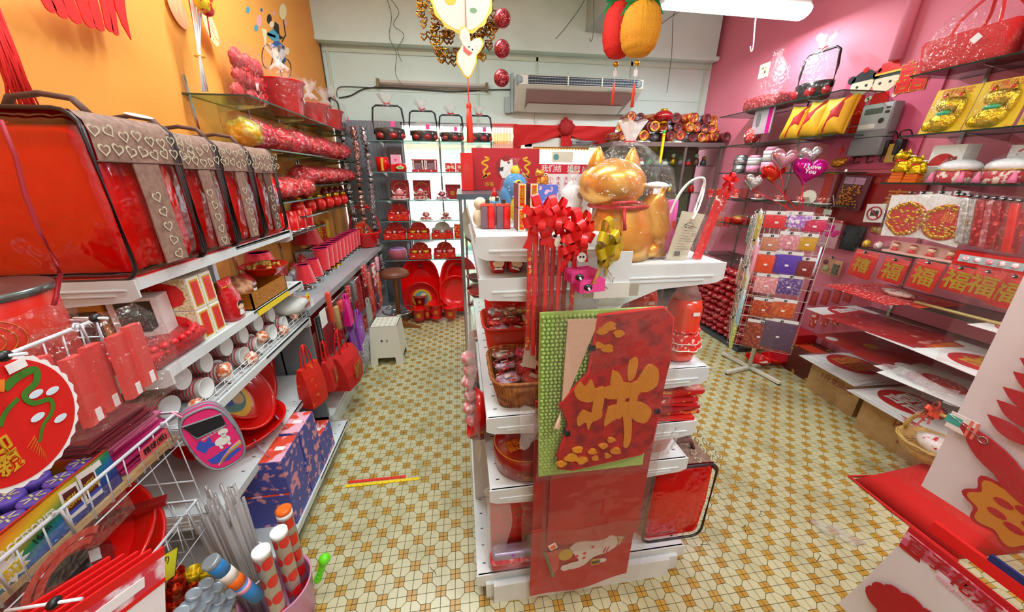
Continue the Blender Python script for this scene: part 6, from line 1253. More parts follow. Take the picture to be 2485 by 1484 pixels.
edge=[(-.125,.245),(.125,.26),(.158,.23),(.17,.10),(.165,-.05),(.16,-.17),(.13,-.21),(-.10,-.245),(-.145,-.235),(-.15,-.19),(-.125,-.10),(-.135,-.05),(-.155,-.02),(-.12,.03),(-.075,.08),(-.07,.16),(-.075,.235)]
edge=[(x,z*1.06)for x,z in edge[1:]];edge=[(-.065,.258)]+edge[:-1];pile=mat('red_pile','d81c0c',.95,var=(26,'9a1010',.48,.66),bump=(420,.9))
obj('mat_body',MB().prism(edge,0,.014),pile,mt);obj('bound_edge',MB().tube([(x,.005,z)for x,z in edge],.0055,6,closed=True),mat('binding_red','d81a12',.8),mt)
obj('pale_backing',MB().slab(lambda u,v:(-.15+.11*v*(1-v)*0+(.09-.11*v)*u*1.0,.002,.25-.35*v),4,8,.004),mat('pale_backing','dcbfa4',.9),mt)
OP=mat('orange_pile','f4a01c',.95,bump=(420,.9));q=MB()
BN=[0]
def blob(pts):BN[0]+=1;q.prism(spl(pts+[pts[0]],5),-.003-.00025*BN[0],.0)
blob([(.045,.11),(.062,.12),(.07,.10),(.066,.06),(.05,.05),(.043,.08)]);blob([(.0,.085),(.02,.075),(.035,.045),(.02,.03),(.0,.04)]);blob([(.08,.06),(.10,.095),(.13,.08),(.135,.03),(.10,.01),(.07,.03)])
blob([(-.10,.03),(-.085,.055),(-.07,.04),(-.055,.06),(-.04,.03),(-.02,.025),(-.03,.0),(-.06,-.01),(-.09,.005)]);blob([(-.02,.03),(.03,.045),(.09,.03),(.08,.0),(.03,-.005),(-.01,.0)]);blob([(-.085,-.06),(-.07,-.035),(-.045,-.045),(-.02,-.03),(-.015,-.06),(-.04,-.075),(-.05,-.10),(-.06,-.075),(-.08,-.085)])
blob([(.0,-.03),(.04,-.02),(.09,-.02),(.13,-.05),(.12,-.09),(.09,-.085),(.06,-.06),(.02,-.075),(-.005,-.09)]);blob([(.045,-.055),(.07,-.06),(.08,-.12),(.078,-.165),(.062,-.17),(.058,-.12)]);blob([(.025,.03),(.045,.03),(.045,-.06),(.025,-.06)]);blob([(-.04,.03),(-.015,.03),(-.02,-.06),(-.045,-.06)]);blob([(.06,.04),(.08,.04),(.08,-.06),(.06,-.05)])
for x,z,r_ in((-.04,.20,.012),(-.02,.212,.014),(.005,.19,.012),(-.045,.16,.01),(-.02,.15,.013),(-.12,-.21,.012),(-.09,-.19,.016),(-.06,-.205,.014),(-.075,-.165,.012),(-.03,-.175,.010),(.0,-.16,.010),(.02,-.14,.009),(-.02,-.20,.008),(.015,-.195,.008),(.04,-.18,.012)):blob([(x+r_*1.2*cos(a)*(1+.3*sin(3*a+x*99)),z+r_*.8*sin(a))for a in[2*PI*i/9 for i in range(9)]])
obj('raised_pattern',q,OP,mt,(-.008,0,0)).scale=(1.1,1,1.08);obj('clear_sleeve',MB().grid(lambda u,v:(-.19+.385*u-.03*(1-u)*v,-.012-.006*sin(5*u+4*v),.30-.58*v),10,10),PVC,mt)
for(x,z)in((-.128,-.115),(.155,-.06),(-.075,.165)):obj('black_clip',MB().box(x-.008,-.008,z-.007,x+.008,.016,z+.007),BLACK,mt)
obj('price_sticker',MB().box(-.12,-.004,-.215,-.108,-.002,-.195),PAPER,mt)
# clear packs of red cloth hanging below the mat
CLO=mat('dull_red_cloth','b81c14',.8,var=(7,'a41a14',.4,.7));cp=thing('red_cloth_pack','long clear pack of plain red table cloth hanging under the mats','cloth pack',(.40,.872,.95))
obj('folded_cloth',MB().slab(lambda u,v:(-.20+.40*u+.006*v,.004*sin(30*u),.0-.62*v),20,6,.01),CLO,cp);obj('clear_sleeve',MB().grid(lambda u,v:(-.245+.49*u+.01*v,-.008+.005*sin(12*u+3*v),.10-.78*v),14,10),PVC,cp)
obj('gathered_corner',MB().grid(lambda u,v:(-.25+.13*u,-.02+.012*sin(14*u+9*v),.0-.16*v*(1-.4*u)),10,8),HFILM,cp);obj('gathered_corner',MB().grid(lambda u,v:(.20+.09*u,-.02+.012*sin(14*u+9*v),-.13-.16*v*(1-.4*u)),10,8),HFILM,cp)
c2=thing('red_cloth_pack','shorter clear pack of red cloth with white diamond sticker in front','cloth pack',(.42,.85,.70));obj('folded_cloth',MB().slab(lambda u,v:(-.165+.35*u-.0*v,.003*sin(20*u),.04-.40*v-.012*sin(3*u)),16,6,.006),mat('orange_red_cloth','bb2a18',.8,var=(5,'a8221a',.4,.7)),c2)
obj('clear_sleeve',MB().grid(lambda u,v:(-.19+.40*u,-.006+.004*sin(9*u+5*v),.06-.46*v-.02*(1-u)*v),12,10),PVC,c2);dm=[(0,.019),(.016,.0),(0,-.019),(-.016,0)]
obj('diamond_sticker',MB().m(0).prism([(x*1.2,z*1.1)for x,z in dm],-.010,-.009).m(1).prism([(x*.8,z*.75)for x,z in dm],-.011,-.010),[PAPER,mat('salmon_sticker','e86a50',.5)],c2,(-.145,0,-.36),(0,.35,0))
c3=thing('cat_print_cloth','red cloth with a white lucky cat print, lowest at the gondola end','cloth',(.405,.862,.30));obj('cloth',MB().slab(lambda u,v:(-.205+.40*u,.004*sin(9*u),.10-.36*v+.05*u*v-.02*sin(3*u)*v),16,6,.006),mat('brick_red_cloth','b8201c',.75),c3)
q=MB();q.m(0).prism(spl([(-.06,.02),(-.02,.055),(.05,.05),(.11,.06),(.13,.02),(.10,-.03),(.04,-.05),(.0,-.09),(-.05,-.10),(-.06,-.07),(-.02,-.06),(-.04,-.02),(-.06,.02)],4),-.006,-.004).prism(circ(.032,20,(.10,.02),1.2),-.008,-.006).prism([(.12,.05),(.15,.04),(.135,.0)],-.008,-.006).prism(circ(.02,14,(-.07,-.085),.8),-.008,-.006).prism(circ(.018,14,(.075,-.075),.6),-.008,-.006)
q.m(1).prism(circ(.028,16,(-.075,-.01),1.1),-.009,-.008).prism([(.125,.04),(.143,.036),(.133,.012)],-.010,-.008).box(.03,-.01,-.09,.065,-.008,-.06)
q.m(2);[q.tube([(.02+.0,-.009,z_),(.02,-.009,z_)],.001,3)for z_ in()];ribbon(q,[(.085,.0),(.075,-.03)],.004,-.008);ribbon(q,[(.095,.0),(.088,-.03)],.004,-.008)
for x,z in((-.03,-.03),(.0,-.02),(.0,-.045),(.03,.01)):q.prism([((.009 if i%2 else.003)*cos(i*PI/5)+x,(.009 if i%2 else.003)*sin(i*PI/5)+z)for i in range(10)],-.008,-.006)
q.m(3).prism([(-.16,.01),(-.15,.015),(-.11,-.13),(-.12,-.135)],-.006,-.004);q.m(4).prism([(-.15,.01),(-.09,.02),(-.10,-.09),(-.12,-.12)],-.005,-.004)
obj('cat_print',q,[mat('print_white','d8d4cc',.6),mat('print_yellow','c8a83a',.6),mat('print_red','c8302a',.6),mat('print_green','6a7a4a',.6),mat('print_salmon','c8504a',.6)],c3,(0,-.002,-.02));text(c3,'招财',.018,INK,(.048,-.015,-.092));obj('clear_sleeve',MB().grid(lambda u,v:(-.225+.46*u,-.022+.004*sin(11*u+5*v),.12-.40*v+.07*u*v),12,8),PVC,c3)
# goods on the lower left shelves
for k,(x,r_)in enumerate(((.10,0),(.145,.3))):red_gift_bag('red foil bag with printed child on the second shelf, %s one'%('left','leaning right')[k],(x,1.0,1.336),0,.05,.10,(0,r_,0),girl=True)
t=thing('clear_jar','tall pale blue plastic bottle pack on the second shelf','bottle',(.205,1.01,1.336),0,None,(0,.15,0));obj('bottle_body',MB().lathe([(.02,0),(.02,.085),(.012,.095)],18),mat('ice_blue','b4c6d8',.15,alpha=.6),t);obj('cap',MB().lathe([(.012,.095),(.012,.108)],14),mat('plush_blue','4a90c4'),t)
t=thing('clear_jar','clear round jar with yellow lid and yellow print on the second shelf','jar',(.265,1.0,1.336),0,None,(0,.08,0));obj('jar_body',MB().lathe([(.026,0),(.028,.01),(.028,.07),(.024,.078)],20),mat('clear_green_jar','c8d0b8',.1,alpha=.45),t);obj('lid',MB().lathe([(.026,.078),(.026,.095)],20),mat('amber_lid','e8b848',.4),t);obj('yellow_print',MB().ball((-.008,-.027,.04),(.010,.003,.014),10,6),YEL,t)
def open_basket(name,label,loc,w,d,h,M,wicker=False,rz=0):
 t=thing(name,label,'basket',loc,rz);P=MB();rg=lambda s,z:[(s*w/2*math.copysign(abs(cos(a))**.35,cos(a)),s*d/2*math.copysign(abs(sin(a))**.35,sin(a)),z)for a in[2*PI*i/40 for i in range(40)]]
 P.loft([rg(.82,0),rg(.84,.004),rg(1,h),rg(.96,h),rg(.80,.008)],True,(1,1));obj('basket_body',P,M,t)
 if wicker:
  q=MB();n=60
  for i in range(n):
   a=2*PI*i/n;u=(math.copysign(abs(cos(a))**.35,cos(a)),math.copysign(abs(sin(a))**.35,sin(a)));q.tube([(u[0]*w*.415,u[1]*d*.415,0),(u[0]*w*.505,u[1]*d*.505,h)],.0028,4)
  obj('woven_stake',q,WICK,t)['kind']='stuff';obj('braided_rim',MB().tube([(p_[0]*1.01,p_[1]*1.01,h+.002*sin(i*2.5))for i,p_ in enumerate(rg(1,h))],.006,6,closed=True),WICK,t)
 else:obj('rim',MB().tube(rg(1.02,h),.005,6,closed=True),M,t)
 return t
open_basket('wicker_basket','brown wicker basket full of small wrapped sewing packs',(.215,1.07,.872),.28,.27,.105,WICK,True)
open_basket('plastic_basket','coral red plastic basket full of small packs behind the wicker one',(.20,1.36,.872),.26,.24,.16,mat('coral_basket','d8361c',.4));open_basket('plastic_basket','dark red plastic basket tilted at the back of the long shelf',(.22,1.68,.872),.26,.26,.22,RED)
rr=random.Random(21);PM=[FLOW2,mat('pink_lace_pack','f0408c',.4,var=(60,'f8a8c8',.5,.6)),RFLOR,mat('white_bead_pack','dcd6cc',.35,var=(60,'b8a898',.5,.6)),mat('yellow_print_pack','e8dca8',.4,var=(45,'e89a30',.55,.6)),FLOW,mat('lilac_pack','c8a0c8',.4,var=(45,'f0e8f0',.5,.6)),mat('silver_bead_pack','a8a4a8',.3,.4,var=(80,'e8e4e8',.5,.6)),mat('coral_pack','f06a5a',.4)]
PN=['pink-red ribbon','pink lace','red print','white bead','yellow print','red ribbon','lilac','silver bead','coral']
for k in range(27):
 b_,i=divmod(k,9);cx=(.215,.20,.22)[b_];cy=(1.09,1.36,1.68)[b_];zz=(.935,.995,1.05)[b_];x=cx-.072+.07*(i%3)+rr.uniform(-.01,.01);y=cy-.075+.07*(i//3);m_=rr.randrange(9)
 t=thing('small_pack','small pack of %s trims in the %s basket, %s from its front left'%(PN[m_],('wicker','coral','dark red')[b_],ORD[i]),'small pack',(x,y,zz+.012*(i//3)+rr.uniform(-.005,.008)),0,'small wrapped packs in the baskets',(rr.uniform(-.5,.2),rr.uniform(-.3,.3),rr.uniform(-.5,.5)))
 obj('contents',MB().rbox(-.036,-.032,0,.036,.036,.02,.012,puff=.003),PM[m_],t);obj('clear_bag',MB().rbox(-.043,-.046,-.003,.043,.046,.026,.012,puff=.004),FILM,t);obj('white_header',MB().box(-.014,-.02,.026,.014,.004,.0275),PAPER,t);curls(t,(.09,.085,.05),k%3,40)
for k,(px,py)in enumerate(((1290,862),(1328,845))):t=thing('blank_card','blank white header card sticking out of the wicker basket, %s one'%('left','right')[k],'card',at(px,py,'y',.99),0,'white header cards',(-.5,.3,0));obj('card',MB().box(-.028,0,-.04,.022,.001,.035),PAPER,t)
tn=thing('round_tin','large round red tin with gold rim and printed lid tilted on the lower shelf','tin',(.20,1.04,.565),0,None,(.0,0,0));obj('tin_body',MB().lathe([(.108,0),(.115,.01),(.117,.07),(.115,.075)],44),mat('tin_dark_print','8a2c1c',.3,coat=.4,var=(22,'b87848',.55,.62)),tn);obj('lid',MB().lathe([(.119,.055),(.12,.085),(.112,.098),(.001,.100)],44,caps=(0,0)),mat('tin_lid_red','9c120c',.25,coat=.5),tn)
obj('gold_ring',MB().tube([(.114*cos(a),.114*sin(a),.098)for a in[2*PI*i/44 for i in range(44)]],.0018,5,closed=True).tube([(-.055+.022*cos(a),-.03+.022*sin(a),.101)for a in[2*PI*i/24 for i in range(24)]],.001,4,closed=True),GINK,tn);text(tn,'囍',.06,ORANGE_INK,(-.045,-.035,.101),(0,0,.3),bold=.001)
ts_=thing('red_tray','red plastic basin poking out at the left of the wicker basket shelf','basin',(.065,1.22,.66),0,None,(0,-1.35,0));obj('tray_shell',MB().lathe([(.07,0),(.10,.06),(.105,.062),(.075,.006)],30,caps=(1,1)),RED,ts_)
for k in range(2):t=carton('character_box','red box with gold character at the far left edge, %s one'%('upper','lower')[k],'box',.10,.10,.075,DRED,(.045,1.27+.0*k,.565-.078*k),0,'red character boxes');text(t,'福',.04,GINK,(0,-.002,.038))
t=carton('shelf_riser','white riser box under the character boxes','riser',.09,.3,.35,STEEL,(.05,1.27,.125))
for k in range(6):pack('slipper_pack','pack of pink rosettes left of the central shelf, %s from the top'%ORD[k],'rosette pack',(-.0+.01*(k%2),1.36-.02*k,.83-.05*k),(.07,.09,.055),mat('pink_white_rosette','f08a98',.5,var=(45,'fbe8e8',.48,.55)),0,seed=60+k,tagc=False,group='rosette packs at the left of the central shelf')
cl=thing('clear_bag_roll','crumpled clear bags hanging along the left edge of the central shelf','bags',(.015,1.05,.80));obj('crumpled_film',MB().grid(lambda u,v:(.0+.02*sin(9*v+5*u),.5*u,.30-.55*v+.02*sin(8*u)),14,14),HFILM,cl)
rbx=thing('red_print_pack','tall clear-wrapped red pack with small green print on the bottom shelf','pack',(.145,.985,.125));obj('red_card',MB().box(-.085,0,0,.09,.05,.40),mat('red_green_speck','d81c08',.4,var=(55,'7a7a20',.60,.64)),rbx);obj('clear_wrap',MB().rbox(-.10,-.015,0,.11,.07,.43,.015),FILM,rbx)
for k,(w_,z,M)in enumerate(((.17,.0,mat('crimson_pack','b0121a')),(.18,.03,FLOW2),(.16,.06,mat('silver_purple','a89ab4',.3,.4,var=(25,'b02ac8',.6,.66))))):
 t=thing('soft_pack','soft clear-wrapped red pack at the bottom left of the central shelf, %s'%('lowest','middle','top with purple tie')[k],'pack',(.14,.945,.125+z));obj('contents',MB().rbox(-w_/2,-.03,0,w_/2,.02,.035,.012),M,t);obj('clear_wrap',MB().ball((0,-.01,.015),(w_*.58,.05,.03),14,7,lambda a,b:1+.06*sin(7*a)),FILM,t)
lt=thing('long_clear_bag','long clear bag drooping over the left bottom edge of the central shelf','bag',(.035,.95,.12));obj('crumpled_film',MB().grid(lambda u,v:(.0+.09*u+.012*sin(9*v+5*u),-.01-.02*sin(4*v),.42-.50*v+.02*sin(8*u)),8,16),HFILM,lt)
# right side goods
def dress(label,loc,s=1):
 t=thing('orange_bottle_dress',label,'bottle',loc,0,'orange drink bottles in lace skirts');PB=mat('orange_drink','ea3c0c',.25,coat=.5)
 obj('bottle_body',MB().lathe([(.028*s,0),(.034*s,.004*s),(.036*s,.02*s),(.036*s,.13*s),(.030*s,.15*s)],28,wob=lambda a,z:1+(.05*sin(5*a)if z<.03 else 0)),PB,t);obj('bottle_neck',MB().lathe([(.030*s,.15*s),(.017*s,.178*s),(.011*s,.195*s),(.012*s,.21*s)],22),film('pale_bottle_plastic','f8e0d8',.1,.15,None,haze=.25),t)
 obj('lace_skirt',MB().lathe([(.036*s,.075*s),(.043*s,.055*s),(.047*s,.035*s)],44,caps=(0,0),wob=lambda a,z:1+.06*sin(8*a)*(.08*s-z)/(.05*s)),mat('red_lace_print','e0281a',.6,var=(90,'fbd0c4',.56,.62)),t)
 for z in(.036,.052):obj('pearl_trim',MB().tube([((.0475-.1*(z-.036))*s*(1+.06*sin(8*a)*(.08-z)/.05)*cos(a),(.0475-.1*(z-.036))*s*(1+.06*sin(8*a)*(.08-z)/.05)*sin(a),z*s)for a in[2*PI*i/60 for i in range(60)]],.0012*s,4,closed=True),CREAM,t)
 obj('neck_ruffle',MB().tube([(.038*s*cos(a),.038*s*sin(a),(.078+.002*sin(14*a))*s)for a in[2*PI*i/60 for i in range(60)]],.003*s,5,closed=True),mat('red_lace_print','e0281a'),t);obj('price_sticker',MB().box(-.004*s,-.038*s,.118*s,.012*s,-.0365*s,.126*s),PAPER,t);return t
dress('large orange drink bottle dressed in a red lace skirt under the right top shelf',(.735,1.0,1.002),1.48);dress('second orange drink bottle mostly hidden behind the first',(.66,1.14,1.002),1.40);dress('third orange drink bottle in the row under the right top shelf',(.72,1.28,1.002),1.40)
for k in range(7):t=flatpack('red_envelope_pack','flat clear-wrapped pack of red envelopes on the right side, %s from the bottom'%ORD[k],'envelope pack',(.70+.008*((k*3)%4),.985+.01*(k%2),.782+.019*k),.20,.12,[RED,RGOLD,mat('crimson_pack','b0121a'),RED,RFLOR,RED,RGOLD][k],.08*((k%3)-1),'flat packs of red envelopes',(.0,.06*(k%2),.08*((k%3)-1)),.013)
t=basin('red_dish','orange-red tub on the fourth right shelf of the central unit','tub',(.705,1.02,.612),.095,.10,(0,0,0),M=mat('orange_red_plastic','d8401c',.35))
bedding_bag('red bedding bag with heart-print top standing at the right foot of the central shelf',.17,.27,.40,(.82-.07,.945,.13),0,2,.12,None);bpy.data.objects['bedding_bag.004'].rotation_euler=(0,0,HP);bpy.data.objects['bedding_bag.004'].location=(.975,.95,.125)
# ------------------------------------------------------------------ glass shelves on the pink wall
SX=2.70
for k,(y0,y1,z)in enumerate(((.9,2.06,2.17),(.9,2.0,1.84),(.9,2.02,1.57),(.9,2.02,1.15),(.9,2.0,.875),(.9,2.06,.68),(.9,2.0,.50))):
 glass_shelf('glass shelf on the near right wall, %s from the top'%ORD[k],SX,RW,y0,y1,z,1,'clear glass shelves on the pink wall')
for k,(y0,y1,z)in enumerate(((2.45,3.7,2.18),(2.42,3.6,1.895),(2.40,3.55,1.64),(2.35,3.0,1.40),(3.02,3.6,1.39),(3.02,3.6,1.16),(3.02,3.6,.80),(3.02,3.6,.42))):
 glass_shelf('glass shelf on the far right wall, %s'%('topmost','second from the top','third from the top','fourth, nearer run','fourth, farther run','fifth','sixth','lowest')[k],SX,RW,y0,y1,z,1,'clear glass shelves on the pink wall')
for k,y in enumerate((1.2,1.93,2.55,3.05,3.5)):tag(obj('shelf_rail',MB().box(RW-.01,y-.009,.35,RW,y+.009,2.3),CHROME),'slotted chrome shelf rail on the pink wall, %s from the viewer'%ORD[k],'rail','chrome rails on the pink wall')
RZ=-HP
def on(px,py,z,dx=.0):
 """where the view of pixel (px, py) meets a shelf front on the right wall"""
 p=at(px,py,'x',SX+.02+dx);return(p.x,p.y,z+.001)
# near section, top: red woven bags in film
def tote(label,loc,w,h):
 t=thing('woven_bag',label,'bag',loc,RZ,'red gift bags wrapped in film on the top right shelf');obj('bag_body',MB().rbox(-w/2,0,0,w/2,.22,h,.03,top=1.12),mat('bright_red_weave','dd1210',.6,bump=(160,.7)),t)
 for y in(.03,.19):obj('handle',MB().tube(spl([(-w*.28,y,h*.9),(-w*.2,y+.02,h*1.5),(0,.11,h*2.1),(w*.2,y+.02,h*1.5),(w*.28,y,h*.9)],5),.008,6),RED,t)
 obj('clear_wrap',MB().loft([[(w*.6*q*math.copysign(abs(cos(a))**.6,cos(a))*(1+.03*sin(9*a)),.11+.14*q*math.copysign(abs(sin(a))**.7,sin(a)),z)for a in[2*PI*i/28 for i in range(28)]]for q,z in((.95,0),(1.05,h*.8),(.8,h*1.5),(.1,h*2.3))],True,(0,0)),FILM,t);obj('white_label',MB().prism([(0,.025),(.025,0),(0,-.025),(-.025,0)],-.05,-.048),PAPER,t,(w*.22,0,h*.62));return t
tote('big red bag with two handles in clear film on the top right shelf',(SX+.03,1.88,2.171),.36,.17);tote('second red film-wrapped bag at the right edge on the top right shelf',(SX+.03,1.44,2.171),.40,.20)
YC=mat('yellow_card_print','f0c81e',.45,var=(14,'e88a1c',.58,.66));GV=mat('vacuum_gold','d8b41c',.18,.8,bump=(50,.9))
for k,(y,wht)in enumerate(((1.86,0),(1.665,0),(1.46,1))):
 t=thing('lucky_cat_card',('gold embossed lucky cat on a yellow card, leftmost of three on the second right shelf','gold embossed lucky cat on a yellow card, middle of three','white and gold spotted lucky cat on a yellow card at the right edge')[k],'decoration',(SX+.06,y,1.842),RZ,'embossed lucky cats on yellow cards',(-.14,0,RZ));obj('card',MB().box(-.095,0,0,.095,.004,.235),YC,t);text(t,'招财进宝',.034,mat('card_orange_ink','e8702a',.5),(0,-.001,.212))
 q=MB().ball((-.0,-.01,.145),(.058,.03,.042),16,9).ball((0,-.01,.06),(.062,.03,.055),16,9).ball((.055,-.01,.12),(.018,.018,.055),10,7).ball((-.05,-.02,.04),(.03,.015,.03),12,7);[q.loft([[(x+.02*q_*cos(a),-.01+.012*q_*sin(a),.175+z)for a in[2*PI*i/8 for i in range(8)]]for q_,z in((1,0),(.1,.035))])for x in(-.035,.035)]
 obj('embossed_cat',q,mat('spotted_gold','e0c030',.25,.6,var=(18,'eeeae0',.5,.56))if wht else GV,t);obj('bib',MB().ball((.0,-.03,.098),(.035,.014,.012),12,6),mat('emerald_foil','2aa870',.3),t);obj('ear_lining',MB().ball((-.035,-.022,.19),(.008,.004,.010),8,5).ball((.035,-.022,.19),(.008,.004,.010),8,5),RED,t);obj('clear_bag',MB().ball((0,-.01,.11),(.085,.05,.12),14,8),FILM,t)
# third shelf: gold cat figures, boxes, wrapped drums
for k,(y,s)in enumerate(((1.96,1),(1.885,.8))):t=thing('gold_cat_figure','small golden cat on an orange stacked base, %s one on the third right shelf'%('taller left','shorter right')[k],'figurine',(SX+.05,y,1.572),RZ);cat(t,.32*s,GV,RED);[setattr(c,'location',(0,0,.06*s))for c in t.children];obj('base',MB().box(-.035,-.03,0,.035,.03,.02*s).box(-.033,-.028,.022*s,.033,.028,.04*s).box(-.031,-.026,.042*s,.031,.026,.06*s),mat('amber_base','e8701a',.3,.3),t)
carton('white_gift_box','white box with red round picture standing on a lower white box','box',.15,.10,.12,PAPER,(SX+.14,1.83,1.66),RZ,None,lambda t,w,d,h:obj('round_print',MB().m(0).prism([(w*.42*cos(a)-.01,.008+h*.55*sin(a))for a in[PI*i/14 for i in range(15)]],-.001,0).m(1).box(w*.1,-.003,.02,w*.35,-.001,.055),[mat('print_red','c8302a'),DRED],t));carton('lower_white_box','plain white box beneath the round-picture box','box',.17,.12,.085,CREAM,(SX+.13,1.82,1.572),RZ);carton('cartoon_print_box','white box with small red and blue figures behind the wrapped drums','box',.19,.06,.19,mat('white_figure_print','ece8ea',.5,var=(35,'c8404a',.6,.65)),(SX+.2,1.52,1.572),RZ)
for k,y in enumerate((1.73,1.535,1.34)):
 t=thing('wedding_drum','white-topped red round box with pink tassels, %s one on the third right shelf'%('left','middle','right')[k],'gift box',(SX+.11,y,1.572),RZ,'film-wrapped round boxes with tassels');obj('base',MB().lathe([(.075,0),(.082,.02),(.082,.06),(.078,.065)],28),mat('print_red_blue','c42a3a',.5,var=(30,'f0d8c8',.52,.58)),t);obj('pillow_top',MB().ball((0,0,.085),(.085,.08,.04),20,10,lambda a,b:1+.03*sin(6*a)),mat('white_satin','efe9ea',.35),t)
 obj('gold_trim',MB().tube([(.084*cos(a),.084*sin(a),.068+.003*sin(6*a))for a in[2*PI*i/40 for i in range(40)]],.004,6,closed=True),GOLD,t)
 for x in(-.065,.065):obj('tassel',MB().lathe([(.004,.06),(.012,.03),(.018,.004)],10,c=(x,-.07,0)),mat('tassel_pink','f07aa0',.7),t)
 obj('clear_wrap',MB().lathe([(.09,0),(.10,.06),(.06,.13),(.012,.155),(.04,.19)],20,caps=(0,0),wob=lambda a,z:1+.05*sin(8*a+20*z)),FILM,t)
# below: hanging discs and strip packs on pegs at z~1.5
HPZ=1.50
def hangpack(name,label,cat_,px,py,w,h,M,x=SX-.01,rz=RZ,group=None,th=.008,wrap=True,cap=True,header=None,tilt=0):
 p=at(px,py,'x',x);t=thing(name,label,cat_,p,rz,group,(0,tilt,rz));obj('contents',MB().rbox(-w/2,-th,-h/2,w/2,th,h/2,min(.006,th)),M,t)
 if wrap:obj('clear_sleeve',MB().rbox(-w/2-.008,-th-.003,-h/2-.008,w/2+.008,th+.003,h/2+.03,.004),FILM,t)
 if header:obj('header_card',MB().box(-w/2,-.002,h/2,w/2,.002,h/2+.022),header,t)
 if cap:peg(t,(0,-.0,h/2+.014),(0,0,0),.04)
 return t
for k,(px,py)in enumerate(((2198,530),(2290,540))):
 p=at(px,py,'x',SX+.01);t=thing('gold_disc_pack','round red disc with raised gold flowers on a white card, %s one'%('left','right')[k],'decoration',p,RZ,None,(0,(-.08,.14)[k],RZ));obj('white_card',MB().box(-.11,.004,-.11,.11,.006,.14),PAPER,t);obj('red_disc',MB().prism(circ(.098,40),-.004,.004),mat('disc_red_foil','cc2418',.35),t);q=MB();rr=random.Random(k)
 for i in range(40):a=i*.157;r_=.088+rr.uniform(-.012,.008);q.ball((r_*cos(a),-.006,r_*sin(a)),(.011,.005,.011),7,5)
 for i in range(22):q.ball((rr.uniform(-.06,.06),-.006,-.03+rr.uniform(-.05,.03)if k else rr.uniform(-.05,.05)),(.012,.005,.007),7,5)
 obj('gold_flower',q,GOLD,t)['kind']='stuff'
 if k:text(t,'囍',.06,ORANGE_INK,(.01,-.006,.03))
 obj('clear_sleeve',MB().box(-.118,-.014,-.115,.118,-.013,.145),FILM,t);peg(t,(0,0,.15),(0,0,0),.03)
SP=[mat('silver_stripe_pack','b8b2ae',.3,.4,var=(60,'e8e4e2',.5,.6)),mat('pink_stripe_pack','d0606a',.4,var=(60,'f0b8b8',.5,.6)),mat('dark_red_stripe','9a1820',.35,var=(60,'e04a4a',.55,.62)),RED]
for k,px in enumerate((2335,2352,2372,2392,2412,2432,2452,2472)):hangpack('long_pack','long clear strip pack hanging under the third right shelf, %s from the left'%ORD[k],'strip pack',px,535+3*k,.032,.24,SP[(0,0,2,1,2,2,3,2)[k]],SX+.012*(k%2),group='long strip packs on the right wall',tilt=-.2)
for k,(px,M)in enumerate(((2240,LPINK),(2285,mat('coral_print','e8705c')),(2325,RED))):hangpack('small_hang_pack','small oval pack with white header peeking above the gold discs, %s'%ORD[k],'pack',px,487,.06,.06,M,SX+.05,header=PAPER,group='small header packs')
# fourth shelf
for k,y in enumerate((2.0,1.93)):pack('gift_figure','small clear box with %s on the fourth right shelf'%('a golden ball','a white figure')[k],'figurine',(SX+.04,y,1.152),(.05,.05,.055),(GINK,mat('white_red_print','f0e4e0',.5,var=(40,'e06050',.55,.6)))[k],RZ,tagc=False)
t=thing('doll_strip_box','long clear box with a row of small red dolls on the fourth right shelf','gift box',(SX+.01,1.70,1.152),RZ);obj('tray',MB().box(-.18,0,0,.18,.06,.012).box(-.18,.055,0,.18,.06,.07),mat('blush_tray','e8b8a8',.5),t);obj('clear_front',MB().box(-.18,.0,.012,.18,.002,.07),FILM,t)
for i in range(4):obj('doll',MB().m(0).ball((-.135+.09*i,.03,.045),(.018,.015,.014),10,6).m(1).lathe([(.022,.012),(.010,.036)],10,c=(-.135+.09*i,.03,0)).m(2).ball((-.135+.09*i,.034,.055),(.019,.015,.008),10,5),[SKIN,RED,mat('doll_hair_red','a0302a',.6)],t)
t=thing('candle_tray_box','long red window box with a row of small silver-topped jars on the fourth right shelf','gift box',(SX+.0,1.39,1.152),RZ);obj('carton',MB().box(-.14,.004,0,.14,.07,.075),mat('box_front_red','d4170f'),t);obj('window',MB().box(-.12,.0,.02,.12,.004,.058),mat('pale_window','b9c8cc'),t)
for i in range(5):obj('jar',MB().ball((-.09+.045*i,-.002,.04),(.014,.008,.014),10,6),mat('pink_white_rosette','f08a98'),t)
# row of red envelopes with gold characters hung below
for k,(px,py,w,h,s)in enumerate(((2092,645,.14,.16,'禧'),(2165,660,.13,.13,'福'),(2242,673,.13,.15,'福'),(2322,682,.12,.12,'福'),(2385,695,.11,.13,'福'),(2445,712,.12,.15,'福'))):
 t=hangpack('red_envelope_pack','red envelope pack with gold character under the fourth right shelf, %s from the left'%ORD[k],'envelope pack',px,py,w,h,mat('envelope_red','c8180c',.4,var=(18,'d8481a',.6,.66)),SX-.015+.01*(k%2),header=mat('red_white_header','d84a44',.5),group='red envelopes with gold characters',tilt=.06);text(t,s,.11 if k else.10,mat('olive_gold','bfa01e',.4,.4),(0,-.0095,.0),bold=.002)
